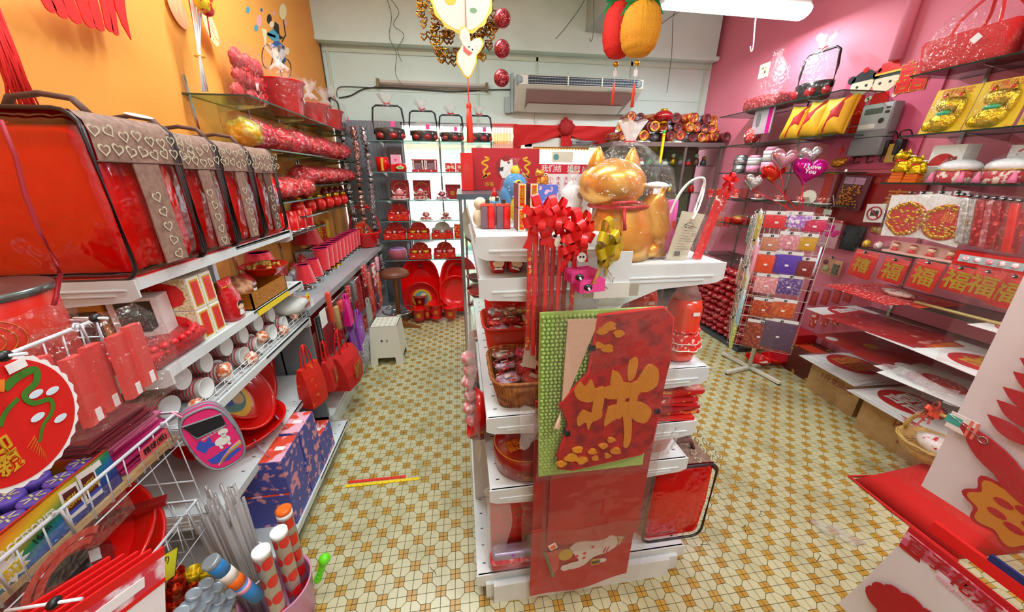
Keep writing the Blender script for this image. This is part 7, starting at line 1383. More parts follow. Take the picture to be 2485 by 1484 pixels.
# lower shelves with sheets of paper-cut discs
def sheet(label,x0,x1,y0,y1,z,M,discs,rot=0,group='sheets of paper-cut characters'):
 t=thing('paper_cut_sheet',label,'paper sheet',((x0+x1)/2,(y0+y1)/2,z),rot,group);w,d=x1-x0,y1-y0;obj('sheet',MB().box(-w/2,-d/2,0,w/2,d/2,.003),M,t)
 for cx,cy,r_,M1,M2,s in discs:
  obj('round_print',MB().prism(circ(r_,36,(cx,cy)),.003,.0036,'z'),M1,t)
  if s:text(t,s,r_*1.45,M2,(cx,cy,.0042),(0,0,-HP),bold=.002)
 obj('clear_sleeve',MB().grid(lambda u,v:((u-.5)*(w+.05),(v-.5)*(d+.04),.006+.008*sin(9*u+6*v)**2),12,12),FILM,t);return t
DR=mat('paper_cut_red','c4121a',.5);WP=PAPER
sheet('orange-red folded sheet on the fifth right shelf',2.66,3.0,1.55,2.02,.876,mat('orange_sheet','d8401c',.5),());sheet('sheet with red rosette on the fifth right shelf, toward the right edge',2.62,2.98,1.0,1.32,.876,WP,((0,0,.14,RFLOR,WP,''),));t=thing('gold_roll','thin pale gold roll on the fifth right shelf','roll',(2.74,1.42,.89),.1);obj('rod',MB().tube([(0,-.2,0),(0,.2,0)],.009,8),mat('pale_gold_paper','d0bc7a',.4,.3),t);pack('clear_wrap_roll','crumpled clear pack lying on the orange-red sheet','pack',(2.76,1.74,.881),(.2,.1,.05),mat('pale_print_pack','d8b8b0',.4,var=(40,'b04a40',.55,.6)),HP,tagc=False)
sheet('paper-cut sheet with two red discs on the sixth right shelf, left',2.52,2.95,1.62,2.08,.682,WP,((.02,.1,.13,DR,WP,'囍'),(.04,-.16,.10,DR,GINK,'喜')));sheet('paper-cut sheet with gold character disc on the sixth right shelf, middle',2.50,2.93,1.22,1.66,.684,WP,((0,.05,.16,DR,ORANGE_INK,'囍'),));sheet('dark red patterned sheet on the sixth right shelf, right',2.52,2.95,.95,1.24,.686,mat('maroon_sheet','a81a20',.45,var=(22,'c84a3a',.55,.62)),())
sheet('red glossy sheet with white rosettes on the seventh right shelf',2.56,2.98,1.55,2.0,.502,mat('glossy_red_sheet','b8140e',.3,coat=.4,var=(9,'d83a1c',.55,.7)),((-.15,.14,.035,WP,WP,''),(-.15,-.14,.045,WP,WP,''),(.0,.0,.04,GINK,WP,'')));sheet('white sheet with red and gold characters on the seventh right shelf',2.50,2.95,1.0,1.55,.503,WP,((0,.1,.13,RFLOR,WP,''),(0,-.15,.12,DR,GINK,'喜')))
# cardboard boxes on the floor with sheets on top
cb1=thing('cardboard_box','cardboard box on the floor with red writing, farther one under the right shelves','box',(2.70,1.86,0),RZ,None,(0,0,RZ-.05));obj('carton',MB().box(-.19,0,0,.19,.34,.26).box(-.19,-.002,.125,.19,0,.128),CARD,cb1);text(cb1,'1斤龙凤烛',.055,mat('box_ink','9a4a34',.7),(.02,-.003,.17));obj('logo_print',MB().prism([(-.03,0),(.03,0),(0,-.05)],-.003,0),mat('box_ink','9a4a34'),cb1,(.02,0,.255))
cb2=thing('cardboard_box','larger cardboard box on the floor with size writing, nearer one under the right shelves','box',(2.59,1.35,0),RZ);obj('carton',MB().box(-.23,0,0,.25,.42,.27),CARD,cb2);obj('tape',MB().box(-.23,-.001,.22,.25,0,.27),mat('tape_tan','a88a5a',.4),cb2);text(cb2,'闪金龙',.075,mat('box_ink','9a4a34'),(.06,-.003,.19));text(cb2,'40cm X 20\n60 PKTS/CTN',.035,mat('box_ink','9a4a34'),(.10,-.003,.10),sp=.9)
for k in range(5):sheet('white paper sheet with red strokes on the farther cardboard box, %s from the bottom'%ORD[k],2.62+.02*k,3.02,1.66+.01*k,2.10-.012*k,.262+.006*k,WP,((0,.02,.15,DR,mat('orange_print_gold','e0901c',.5),'囍'),)if k==4 else(),.05*((k%3)-1))
for k in range(4):sheet('big white sheet with red cut character on the nearer cardboard box, %s from the bottom'%ORD[k],2.48+.012*k,2.98,.95+.02*k,1.62-.015*k,.272+.006*k,WP,((-.05,.13,.15,DR,WP,'囍'),(.04,-.17,.14,DR,GINK,'福'))if k==3 else((-.12,0,.12,DR,WP,''),),.04*((k%3)-1))
carton('gift_carton','dark brown and gold gift carton with orange lid strip near the spinner base','box',.26,.24,.24,mat('brown_gold_print','5c1c10',.4,var=(14,'c89a2c',.60,.64)),(2.80,2.20,0),RZ,None,lambda t,w,d,h:obj('orange_lid',MB().box(-w/2,.02,h,w/2,.14,h+.004),mat('orange_sheet','d8401c'),t))
for k in range(2):carton('flat_carton','%s red carton stacked behind the gift carton'%('lower','upper')[k],'box',.24,.2,.16,mat('deep_red_box','be1626'),(2.82,2.44,.165*k),RZ,'red cartons behind the spinner')
# straw basket and red non-woven bag on the floor
nb_=thing('nonwoven_bag','red non-woven bag lying on the floor under the straw basket','bag',(2.12,1.20,0),RZ);P=[]
for q_,z in((0,0),(.06,.08),(.12,.16),(.17,.235),(.19,.25)):P.append([(0+q_*.8,q_,z),(.44,q_*.9,z*.9),(.46,.36,z),(.03+q_*.5,.34,z)])
obj('bag_body',MB().loft([[Vector(a).lerp(Vector(R[(i+1)%4]),j/8)for i,a in enumerate(R)for j in range(8)]for R in P]),RNW,nb_);obj('hem',MB().tube([(-.02,-.0,.006),(.2,-.012,.008),(.45,-.006,.006)],.007,6).tube([(-.02,0,.006),(.02,.3,.01)],.005,6),RNW,nb_)
sbk=thing('straw_basket','straw basket with hooped handle and orange-red bow holding a wrapped white bottle','basket',(2.31,1.08,.253));obj('basket_body',MB().lathe([(.06,0),(.10,.03),(.125,.10),(.12,.10),(.09,.03)],30,caps=(1,1),wob=lambda a,z:1+.02*sin(20*a)),STRAW,sbk)
q=MB();
for k in range(9):q.tube([(.127*cos(a)+.0,.127*sin(a),.012+.010*k+.003*sin(8*a+k*PI))if 0 else((.07+.0065*k+.002)*cos(a)*1.04,(.07+.0065*k+.002)*sin(a)*1.04,.01+.0105*k+.003*sin(10*a+k*PI))for a in[2*PI*i/40 for i in range(40)]],.004,5,closed=True)
obj('woven_strand',q,STRAW,sbk)['kind']='stuff';obj('handle',MB().tube([(.118*cos(a)*.0+.0,.122*cos(a),.09+.16*sin(a))for a in[PI*i/18 for i in range(19)]],.010,7),STRAW,sbk);bow(sbk,(-.02,.06,.245),.06,mat('orange_red_satin','e0401c',.3,coat=.3),6);pack('wrapped_bottle','white wrapped bottle with red characters lying in the straw basket','bottle',(2.31,1.06,.30),(.13,.2,.10),mat('white_red_char','e4dcd8',.4,var=(24,'c8202a',.60,.63)),0,tagc=False)
# foreground packs at the right edge
fs=thing('display_stand','white wire display stand just beyond the right foreground packs','stand',(1.43,.30,0));obj('upright',MB().tube([(0,0,0),(0,0,1.7)],.012,8),WW,fs);obj('cross_bar',MB().tube([(0,-.1,1.62),(0,.40,1.62)],.006,6).tube([(0,-.1,.78),(0,.30,.78)],.006,6),WW,fs);obj('stand_foot',MB().tube([(-.0,-.2,.012),(0,.25,.012)],.012,6).tube([(-.05,0,.012),(.2,0,.012)],.012,6),WW,fs)
TB=mat('table_cover_white','e6e2e6',.6,bump=(7,.35));pk=thing('table_cover_pack','large white cloth pack with red leaf and flower print hanging at the right edge','cloth pack',(1.36,.645,0),RZ)
obj('cloth',MB().slab(lambda u,v:(.03+.40*u-.03*v,.006*sin(5*u+3*v),.715+.90*v),14,20,.012),TB,pk);obj('clear_sleeve',MB().grid(lambda u,v:(-.045+.50*u-.02*v,-.020+.006*sin(9*v+4*u),.70+.95*v),12,20),PVC,pk)
q=MB();PRD=mat('print_deep_red','b5101c',.6);stem=spl([(.24,-.06),(.17,.04),(.155,.16),(.17,.30),(.15,.52)],6);ribbon(q,[(x,z+1.0)for x,z in stem],.022,-.010)
LN=[0]
def leaf(cx,cz,L,W,a):
 LN[0]+=1
 pts=[(cx+L*(i/8)*cos(a)-W*sin(PI*i/8)*sin(a),cz+L*(i/8)*sin(a)+W*sin(PI*i/8)*cos(a))for i in range(9)]+[(cx+L*(i/8)*cos(a)+W*sin(PI*i/8)*sin(a),cz+L*(i/8)*sin(a)-W*sin(PI*i/8)*cos(a))for i in range(7,0,-1)];q.prism(pts,-.0115-.0002*LN[0],-.010)
for i in range(7):
 z=.985+.042*i;leaf(.165,z,.095,.019,PI-.35-.05*(i%2));leaf(.165,z+.01,.11,.019,.35)
for i in range(6):leaf(.05+.02*i,.955-.012*i,.15,.022,-.6+.12*(i%3))
leaf(.03,.97,.2,.026,-.45);obj('leaf_print',q,PRD,pk);q=MB();
q.m(1).prism([(.20+.085*(1+.12*sin(8*a))*cos(a),.80+.085*(1+.12*sin(8*a))*sin(a))for a in[2*PI*i/64 for i in range(64)]],-.012,-.010).m(0).prism([(.20+.074*(1+.13*sin(8*a))*cos(a),.80+.074*(1+.13*sin(8*a))*sin(a))for a in[2*PI*i/64 for i in range(64)]],-.0135,-.012)
for i in range(5):a=i*1.257;q.m(1).prism([(.20+.03*cos(a)+.018*cos(b),.80+.03*sin(a)+.010*sin(b))for b in[2*PI*j/10 for j in range(10)]],-.0145,-.0135)
obj('flower_print',q,[mat('print_amber','d08a1e',.6),PRD],pk);obj('teal_card',MB().box(-.02,-.016,.96,.012,-.014,.985),mat('teal_sticker','3ab8ae',.5),pk,(.035,0,-.01));obj('price_label',MB().m(0).box(.02,-.0155,.935,.075,-.013,.985).m(1).box(.06,-.0165,.935,.066,-.0155,.985).box(.072,-.0165,.935,.078,-.0155,.985),[PAPER,mat('salmon_stripe','e8806a',.6)],pk);obj('wire_ring',MB().tube([(.095+.009*cos(a),-.018,.95+.009*sin(a))for a in[2*PI*i/14 for i in range(14)]],.0016,5,closed=True).tube([(.02,-.018,.975),(.088,-.018,.952)],.0012,4),CHROME,pk)
p2=thing('table_cover_pack','second white cloth pack with a red character header below the leaf print pack','cloth pack',(1.32,.575,0),RZ);obj('cloth',MB().slab(lambda u,v:(.0+.42*u-.06*(1-v),.006*sin(6*u+3*v),.12+.42*v),12,10,.012),TB,p2)
obj('red_header',MB().m(0).slab(lambda u,v:(.0+.42*u,-.004+.002*sin(6*u),.515+.085*v),12,3,.004).m(1).slab(lambda u,v:(.0+.42*u,-.006+.002*sin(6*u),.532+.048*v),12,2,.002),[mat('header_red','c4121c',.5),mat('header_pink_print','d8607e',.5,var=(45,'e8a8b8',.5,.58))],p2);text(p2,'百子花开富贵',.05,PRD,(.16,-.010,.556),bold=.001);text(p2,'精美台布礼品装',.014,LPINK,(.14,-.010,.524));q=MB()
for i in range(9):a=PI*i/8;q.prism([(.13+.11*cos(a)+.036*cos(b),.29+.085*sin(a)+.036*sin(b))for b in[2*PI*j/14 for j in range(14)]],-.012+.0003*i,-.008)
q.prism(circ(.10,30,(.13,.27)),-.011,-.008);obj('flower_print',q,PRD,p2);p3=thing('table_cover_pack','thin red edged pack showing blue stripe between the two white cloth packs','cloth pack',(1.34,.60,0),RZ);obj('folded_edge',MB().m(0).box(.05,0,.615,.4,.012,.65).m(1).box(.16,.002,.65,.4,.010,.67),[mat('bright_red_print','e01414'),mat('navy_stripe','1c2a6a',.5)],p3)
# ------------------------------------------------------------------ meter board between the shelf sections
mb_=thing('meter_board','pink painted board on the right wall with couple stickers and characters','board',(3.045,2.5,0),RZ);obj('board',MB().box(-.25,0,1.66,.38,.012,2.33),mat('board_pink','d85a80',.5),mb_)
for k,(px,py,grl)in enumerate(((2093,205,1),(2150,195,0))):
 p=at(px,py,'x',3.045);c=thing('couple_sticker','sticker of a %s in red wedding dress on the pink board'%('girl with flower buns','boy with red cap')[k],'sticker',(3.044,p.y,p.z),RZ);c.scale=(1.6,1,1.5);q=MB();q.m(0).prism(circ(.052,20,(0,0),.95),-.002,0).m(1).prism([(.056*cos(a),.058*sin(a)+.004)for a in[.15+PI*.9*i/12 for i in range(13)]]+[(-.03,.015),(.03,.015)],-.003,-.002)
 if grl:q.prism(circ(.018,12,(-.055,.03)),-.003,-.002).prism(circ(.018,12,(.055,.03)),-.003,-.002).m(2).prism(circ(.012,10,(0,.062)),-.005,-.003).prism(circ(.009,10,(.06,.045)),-.005,-.003)
 else:q.m(2).prism([(-.052,.03),(.052,.03),(.03,.075),(-.03,.075)],-.005,-.003).m(3).box(-.05,-.006,.028,.05,-.005,.036)
 q.m(1).prism(circ(.006,8,(-.02,-.008)),-.004,-.002).prism(circ(.006,8,(.02,-.008)),-.004,-.002).m(2).prism([(-.05,-.14),(.05,-.14),(.028,-.05),(-.028,-.05)],-.003,0).m(0).prism(circ(.01,8,(-.055,-.07)),-.003,0).prism(circ(.01,8,(.055,-.07)),-.003,0);obj('sticker_print',q,[mat('sticker_skin','ead8b8',.6),INK,RED,GINK],c)
for k,(px,py,s)in enumerate(((2215,190,.19),(2086,300,.15))):
 p=at(px,py,'x',3.04);t=thing('character_sticker','red double-happiness sticker with gold rim on the pink board, %s one'%('upper right','lower left')[k],'sticker',(3.041,p.y,p.z),RZ);text(t,'囍',s,RED,(0,-.003,0),bold=.004);text(t,'囍',s,GINK,(0,-.0015,0),bold=.007)
em=thing('electricity_meter','grey electricity meter with display on the pink board','meter',(3.02,2.385,1.90),RZ);MG=mat('meter_grey','8f9094',.4);obj('meter_case',MB().rbox(-.105,-.07,-.03,.105,.01,.19,.01),MG,em);obj('terminal_cover',MB().rbox(-.105,-.085,-.15,.105,.01,-.032,.01),mat('cover_grey','85858a',.4),em);obj('display',MB().box(-.075,-.075,.125,.04,-.07,.16),mat('lcd_grey','5f6a62',.3),em);obj('face_plate',MB().box(-.095,-.072,.02,.095,-.070,.18),mat('meter_pale','b9bcc0',.4),em)
obj('sensor_ring',MB().lathe([(.017,0),(.017,.004)],18),DKGREY,em,(.05,-.071,.075),(HP,0,0));obj('button',MB().box(.06,-.076,.12,.085,-.071,.135).box(.06,-.076,.15,.085,-.071,.16),DKGREY,em);obj('label',MB().box(-.09,-.0735,.03,.02,-.072,.06),PAPER,em)
for k in range(4):p=at(2083+33*k,365-3*k,'x',3.0);t=thing('fuse_holder','black fuse holder with looped wires under the meter, %s from the left'%ORD[k],'fuse',(3.03,p.y,p.z),RZ,'black fuse holders');obj('fuse_body',MB().rbox(-.022,-.05,-.05,.022,0,.05,.008),BLACK,t);obj('wire',MB().tube(spl([(0,-.04,.05),(0,-.06,.09),(.03,-.03,.10),(.035,0,.06)],5),.004,6).tube(spl([(0,-.04,-.05),(.01,-.05,-.09),(.03,-.02,-.08)],5),.004,6),BLACK,t)
carton('brass_box','yellowed brass-coloured switch box at the right of the fuses','switch box',.07,.05,.12,mat('yellowed_cream','c8a44a',.5),(2.99,at(2170,365,'x',3)[1],1.70),RZ)
t=thing('hanging_charm','orange-gold fish charm with knot hanging left of the fuses','charm',at(2033,395,'x',2.98),RZ);obj('fish_body',MB().ball((0,0,0),(.055,.025,.035),16,9).ball((.05,0,.02),(.02,.01,.018),10,6),mat('amber_foil_red','c8701c',.25,.6,var=(40,'e8b040',.5,.6)),t);obj('knot',MB().tube([(0,0,.04),(0,0,.13)],.003,5).ball((0,0,.09),(.016,.008,.02),10,6),RED,t)
for k,(px,py,w,h)in enumerate(((2085,420,.45,.16),(2110,440,.22,.18))):pass
b2=thing('dark_red_board','dark red board with gold roundels behind the bead frame on the right wall','board',(3.035,2.35,1.50),RZ);obj('board',MB().box(-.24,0,-.24,.36,.01,.13),mat('maroon_board','9a1414',.5),b2);q=MB();[q.prism(circ(.022,16,(-.08+.07*i,.08)),-.002,0)for i in range(4)];obj('roundel',q,mat('brick_roundel','b04a34',.5),b2);text(b2,'春',.16,mat('amber_character','c8781c',.5),(.22,-.002,-.06),bold=.001)
bf=thing('bead_frame','dark framed panel with copper coin beads and two pink cards on the right wall','frame',(3.0,at(2065,465,'x',3)[1],at(2065,465,'x',3)[2]),RZ,None,(0,.06,RZ));obj('frame',MB().box(-.10,0,-.13,.11,.02,.12),mat('dark_maroon','6a2030',.4),bf);q=MB();rr=random.Random(7)
for k in range(90):q.ball((rr.uniform(-.075,.075),-.004,rr.uniform(-.115,.045)),(.011,.004,.008),6,4)
obj('coin_bead',q,mat('copper_coin','d08040',.25,.7),bf)['kind']='stuff';obj('pink_card',MB().box(-.075,-.006,.055,-.003,0,.105).box(.003,-.006,.055,.075,0,.105),mat('mauve_card','c890b0',.5),bf)
nc=thing('no_camera_sign','white sign with red crossed-out camera symbol on the right wall','sign',at(2122,517,'x',2.98),RZ,None,(0,-.08,RZ));obj('sign_plate',MB().box(-.062,0,-.065,.062,.003,.065),PAPER,nc);obj('camera_symbol',MB().box(-.026,-.001,-.018,.026,0,.014).box(-.018,-.001,.014,-.002,0,.022).box(.006,-.001,.014,.02,0,.02),DKGREY,nc);obj('red_ring',MB().tube([(.045*cos(a),-.003,.045*sin(a))for a in[2*PI*i/36 for i in range(36)]],.004,6,closed=True).tube([(-.032,-.003,.032),(.032,-.003,-.032)],.004,6),mat('sign_red','c83a44',.5),nc)
hangpack('pink_rose_pack','pale pink sheet with hot pink roses hanging right of the spinner','pack',2010,570,.17,.20,mat('blush_sheet','d8a0ae',.5),2.98,header=RFLOR);t=bpy.data.objects['pink_rose_pack'];q=MB();[q.ball((x,-.012,z),(.022,.008,.018),10,6,lambda a,b:1+.15*sin(5*a))for x,z in((-.03,.07),(.02,.07),(-.03,.04),(.02,.04),(-.06,.01),(.0,.005),(.05,.01),(.07,.03))];obj('rose',q,HOT,t)
hangpack('black_folder','black creased plastic sheet hanging right of the pink rose pack','pack',2068,578,.15,.19,mat('black_vinyl','1c1a1c',.35,bump=(40,.8)),3.0,wrap=False,cap=False);t=hangpack('toy_food_pack','peach pack with grey-green bottles and round toys on the right wall','pack',2018,648,.16,.13,mat('peach_tray','d08a68',.5),2.98);q=MB();[q.m(0).box(.02,-.02,-.05+.018*i,.065,-.008,-.038+.018*i)for i in range(5)];q.m(1).ball((-.035,-.012,-.015),(.026,.01,.026),12,7).m(2).ball((-.05,-.012,.035),(.02,.01,.02),12,7);obj('toy_piece',q,[mat('toy_grey_green','5c6450',.5),mat('toy_cream_green','a8a878',.5),mat('toy_red_green','7a4a44',.5)],t)
for k in range(8):i,j=k%4,k//4;hangpack('red_cracker_pack','red slotted block pack on the right wall, %s row, %s from the left'%(('upper','lower')[j],ORD[i]),'cracker pack',1975+28*i,725+52*j-4*i,.055,.13,mat('cracker_print','c8181a',.4,var=(42,'f0d8b0',.55,.6))if j else mat('slotted_red','b81210',.45,var=(50,'3a0808',.62,.66)),2.96,cap=False,group='red block packs')
# ------------------------------------------------------------------ far right section goods
t=thing('film_bag_basket','tall film bag of red goods with yellow note, top of the far right wall','gift basket',(SX+.15,3.28,2.182),RZ);obj('contents',MB().rbox(-.2,-.1,0,.2,.12,.12,.04),mat('maroon_weave','8a1a22',.5,var=(60,'d86a6a',.55,.6)),t);obj('clear_bag',MB().loft([[(.24*q*cos(a),.15*q*sin(a)*(1+.05*sin(6*a)),z)for a in[2*PI*i/24 for i in range(24)]]for q,z in((.95,0),(1,.15),(.75,.3),(.2,.42),(.3,.47))],True,(0,0)),FILM,t);obj('note',MB().box(-.04,-.12,.25,.07,-.118,.36),mat('pale_yellow_note','f0dc9a',.6),t);text(t,'特价\n一套',.03,INK,(.015,-.121,.305))
wedding_basket('film-wrapped black lacquer basket with orange ribbon on the far right wall',(SX+.16,2.85,2.182),.30,.34,RZ,'lacquer basket on the right wall',False,False)
CU=mat('yellow_cushion','f0b41a',.6,bump=(20,.3));CUR=mat('red_cushion_print','c8242a',.6)
for k,(y,tl)in enumerate(((2.86,.1),(2.68,.12),(2.50,.0))):
 t=thing('cushion','yellow cushion with red curved print in clear wrap, %s on the far right shelf'%('left','middle','right')[k],'cushion',(SX+.08-.02*k,y,1.897),RZ,'yellow and red cushions',(-.2,tl,RZ));w,h=.19,.25;rings=[]
 for q,y_ in((1.0,0),(.9,-.03),(.7,-.05),(.4,-.065),(.05,-.07)):rings.append([(w/2*q*(1+(.12 if i%8==4 else 0))*sx_,y_,h/2+h/2*q*(1+(.1 if i%8==4 else 0))*sz_)for i,(sx_,sz_)in enumerate([(max(-1,min(1,1.35*cos(a))),max(-1,min(1,1.35*sin(a))))for a in[2*PI*j/32 for j in range(32)]])])
 obj('cushion_front',MB().loft(rings),CU,t);obj('cushion_back',MB().loft([[(x,-y_,z)for x,y_,z in R]for R in rings][::-1]),CU,t);obj('red_print',MB().loft([[(x*.62+(.02 if k!=1 else-.02),y_-.004,z*.72+h*.17+x*.5)for x,y_,z in R]for R in rings[1:]],True,(0,1)),CUR,t)
hangpack('bridal_pack','flat pack with bride drawing, hot pink side band and pink note, left of the cushions','pack',1852,290,.22,.24,mat('pale_mauve_pack','d8bcc8',.5),SX+.10,cap=False);t=bpy.data.objects['bridal_pack'];obj('pink_band',MB().box(.06,-.012,-.12,.10,-.008,.12),HOT,t);obj('line_drawing',MB().ball((-.045,-.010,.0),(.025,.003,.06),12,8),mat('soft_grey_print','8a8088',.6),t);obj('pink_note',MB().box(-.06,-.03,.10,.05,-.028,.17),mat('neon_pink','f83a90'),t)
pack('red_round_pack','round red wrapped pack at the left of the bride pack','pack',(SX+.12,3.35,1.897),(.16,.14,.17),RFLOR,RZ,seed=2)
for k,(px,h,sv)in enumerate(((1785,.16,1),(1818,.15,0),(1853,.21,0))):
 p=at(px,418,'x',SX+.03);t=thing('favour_jar','%s cylinder jar on the far right shelf behind the balloons'%('silver foil','shorter pink and white','taller pink and white')[k],'jar',(p.x+.03,p.y,1.641),0);obj('jar_body',MB().m(1 if not sv else 2).lathe([(.055,0),(.058,h*.42)],24).m(0 if not sv else 2).lathe([(.058,h*.42),(.058,h*.85)],24).m(1 if not sv else 2).lathe([(.058,h*.85),(.04,h)],24),[WHITE,mat('jar_pink','e88aa8',.4,var=(60,'f4b8cc',.5,.6)),SILVER],t);obj('dark_line',MB().lathe([(.059,h*.42),(.059,h*.45)],24,caps=(0,0)).lathe([(.059,h*.70),(.059,h*.73)],24,caps=(0,0)),DKGREY,t)
def bface(s,M,sz):
 def f(t,w):text(t,s,w*sz,M,(0,-.285*w,w*.02),bold=.001,sp=.8)
 return f
for k,(px,py,y,w,M,s,l)in enumerate(((1901,385,2.3,.16,mat('rose_foil','d8a0b0',.2,.7,bump=(18,.3)),'','plain pale pink foil heart balloon, highest of the cluster'),(1967,375,2.34,.13,SILVER,'','silver foil heart balloon behind the magenta one'),(1962,412,2.2,.19,mat('magenta_foil','cc1490',.2,.6,bump=(18,.3)),'I Love\nYou','big magenta foil heart balloon reading I Love You'),(1877,418,2.36,.15,mat('red_yellow_foil','d82818',.25,.5,var=(20,'f0c030',.58,.63)),'','red heart balloon with yellow cartoon print'),(1829,440,2.4,.125,mat('silver_red_foil','c8c4c4',.2,.7,var=(14,'b81c2c',.52,.56)),'I Love\nYou','small silver and red heart balloon reading I Love You'))):
 foil_heart('heart_balloon',l,at(px,py,'y',y),w,M,(0,-.1 if k%2 else.12,-.55),bface(s,WHITE,.2)if s else None,group='foil heart balloons',stick=False);b_=[o for o in bpy.data.objects if o.get('label')==l][0];iv=Matrix.LocRotScale(b_.location,b_.rotation_euler,None).inverted();obj('stick',MB().tube([(0,0,-w*.4),iv@Vector((2.40+.03*k,2.30-.02*k,1.3))],.003,6),RED,b_)
for k in range(5):
 p=at(1775+52*k,487,'x',SX+.02);t=thing('cup_and_saucer','red patterned cup and saucer item on the far right fourth shelf, %s from the left'%ORD[k],'cup',(p.x+.05,p.y,1.401),0,'cups on the far right shelf');obj('saucer',MB().lathe([(.035,0),(.06,.01),(.058,.012)],20),WHITE,t);obj('cup',MB().lathe([(.022,.01),(.042,.05),(.039,.05),(.02,.014)],20,caps=(1,1)),mat('porcelain_red','b5342e'),t);obj('cup_handle',MB().tube([(-.0,-.038,.042),(0,-.058,.038),(0,-.034,.02)],.003,5),WHITE,t)
fn=thing('scalloped_card','white scalloped round card under the magenta balloon','card',at(1962,478,'x',SX+.1),RZ);obj('card',MB().prism([(.065*(1+.05*sin(16*a))*cos(a),.055*(1+.05*sin(16*a))*sin(a))for a in[2*PI*i/80 for i in range(80)]],0,.002),CREAM,fn)
for k in range(10):hangpack('red_goods_pack','small glossy red pack on the lower far right shelves, %s in line'%ORD[k],'pack',1724+(k%5)*20,(470,538)[k//5],.09,.10,[RFLOR,RGOLD,RED,FLOW,DRED][k%5],SX+.05,cap=False,group='small red packs left of the spinner')
basin('red_bowl','red bowl of golden sweets on the fifth far right shelf','bowl',(2.80,3.2,.862+.3),.13,.05,(0,0,0),M=RED);pack('sweets','heap of golden wrapped sweets in the red bowl behind the spinner','sweets',(2.80,3.2,1.185),(.19,.19,.06),mat('gold_sweets','d8a83a',.35,.3,var=(50,'c8402a',.5,.6)),0,tagc=False)
rr=random.Random(33)
for k in range(110):
 c_,r_=k%11,k//11;x=2.66+.03*rr.random()+(.0 if r_<9 else.05);t=thing('red_bundle','shiny red bundle stacked by the far right wall, row %s up, %s along'%(ORD[r_],ORD[c_]),'bundle',(x,2.72+.085*c_+rr.uniform(-.01,.01),.085+.068*r_),rr.uniform(-.3,.3),'stacked red bundles')
 if k==0:r_mesh=MB().ball((0,0,0),(.075,.046,.034),12,7,lambda a,b:1+.08*sin(4*a+3*b)).mesh('bundle',mat('crimson_bundle','a8141c',.25,coat=.4,var=(40,'e89a9a',.60,.68),bump=(60,.6)))
 obj('bundle',r_mesh,None,t)
tag(obj('low_plinth',MB().box(2.60,2.66,0,3.04,3.7,.045),DKGREY),'low dark plinth under the stack of red bundles','plinth')
# ------------------------------------------------------------------ spinner rack
sr=thing('spinner_rack','cream wire spinner rack with hanging packs in the right aisle','rack',(2.47,2.36,0));CW=mat('cream_wire','d8d2c0',.4);nA=Vector((-.62,-.785,0));uA=Vector((.785,-.62,0));cA=Vector((2.47,2.36,0))+nA*.14;nB=Vector((-.785,.62,0));uB=Vector((-.62,-.785,0));cB=Vector((2.47,2.36,0))+nB*.2
obj('pole',MB().tube([(0,0,.03),(0,0,1.36)],.016,10),CW,sr)
for k in range(4):a=k*HP+.2;obj('foot',MB().box(.0,-.014,.012,.27,.014,.035),CW,sr,(0,0,0),(0,0,a));obj('rubber_foot',MB().cyl((.26*cos(a),.26*sin(a),0),.014,.014,10),BLACK,sr)
q=MB()
for c0,u0_,W_ in((cA,uA,.22),(cB,uB,.3),(cA-nA*.28,uA,.22)):
 c0=c0-Vector((2.47,2.36,0))
 for i in range(8):p=c0+u0_*(-W_+2*W_*i/7);q.tube([p+Vector((0,0,.27)),p+Vector((0,0,1.34))],.0022,4)
 for i in range(13):z=Vector((0,0,.27+.089*i));q.tube([c0-u0_*W_+z,c0+u0_*W_+z],.0022,4)
obj('wire_grid',q,CW,sr)['kind']='stuff'
def hit(px,py,P0,N):v=fwd+RR*((px-1242.5)/F_PX)-UU*((py-742)/F_PX);return CP+v*((P0-CP).dot(N)/v.dot(N))
rA=math.atan2(uA.y,uA.x);rB=math.atan2(nB.x,-nB.y)
def spin(l,px,py,w,h,M,k=0,face=0,txt=None,group='packs on the spinner rack'):
 w*=1.75;h*=1.45;N,P0=((nA,cA),(nB,cB))[face];p=hit(px,py,P0+N*.03,N);rz=(rA,rA-HP)[face];t=thing('hanging_pack',l,'pack',p,rz,group,(0,(0,.1)[face],rz));obj('contents',MB().rbox(-w/2,-.008,-h/2,w/2,.008,h/2,.006),M,t);obj('clear_sleeve',MB().rbox(-w/2-.01,-.012,-h/2-.01,w/2+.01,.012,h/2+.035,.004),FILM,t);obj('header_card',MB().box(-w/2,-.004,h/2+.004,w/2,.0,h/2+.028),PAPER,t);peg(t,(0,-.005,h/2+.016),(0,0,0),.035);obj('price_sticker',MB().box(-.01,-.0125,-.01,.012,-.0115,.004),PAPER,t)
 if txt:text(t,txt[0],txt[1],txt[2],(0,-.014,0),bold=.001)
C=lambda n,a,b=None:mat(n,a,.45,bump=(50,.5),var=(60,b,.5,.6)if b else None)
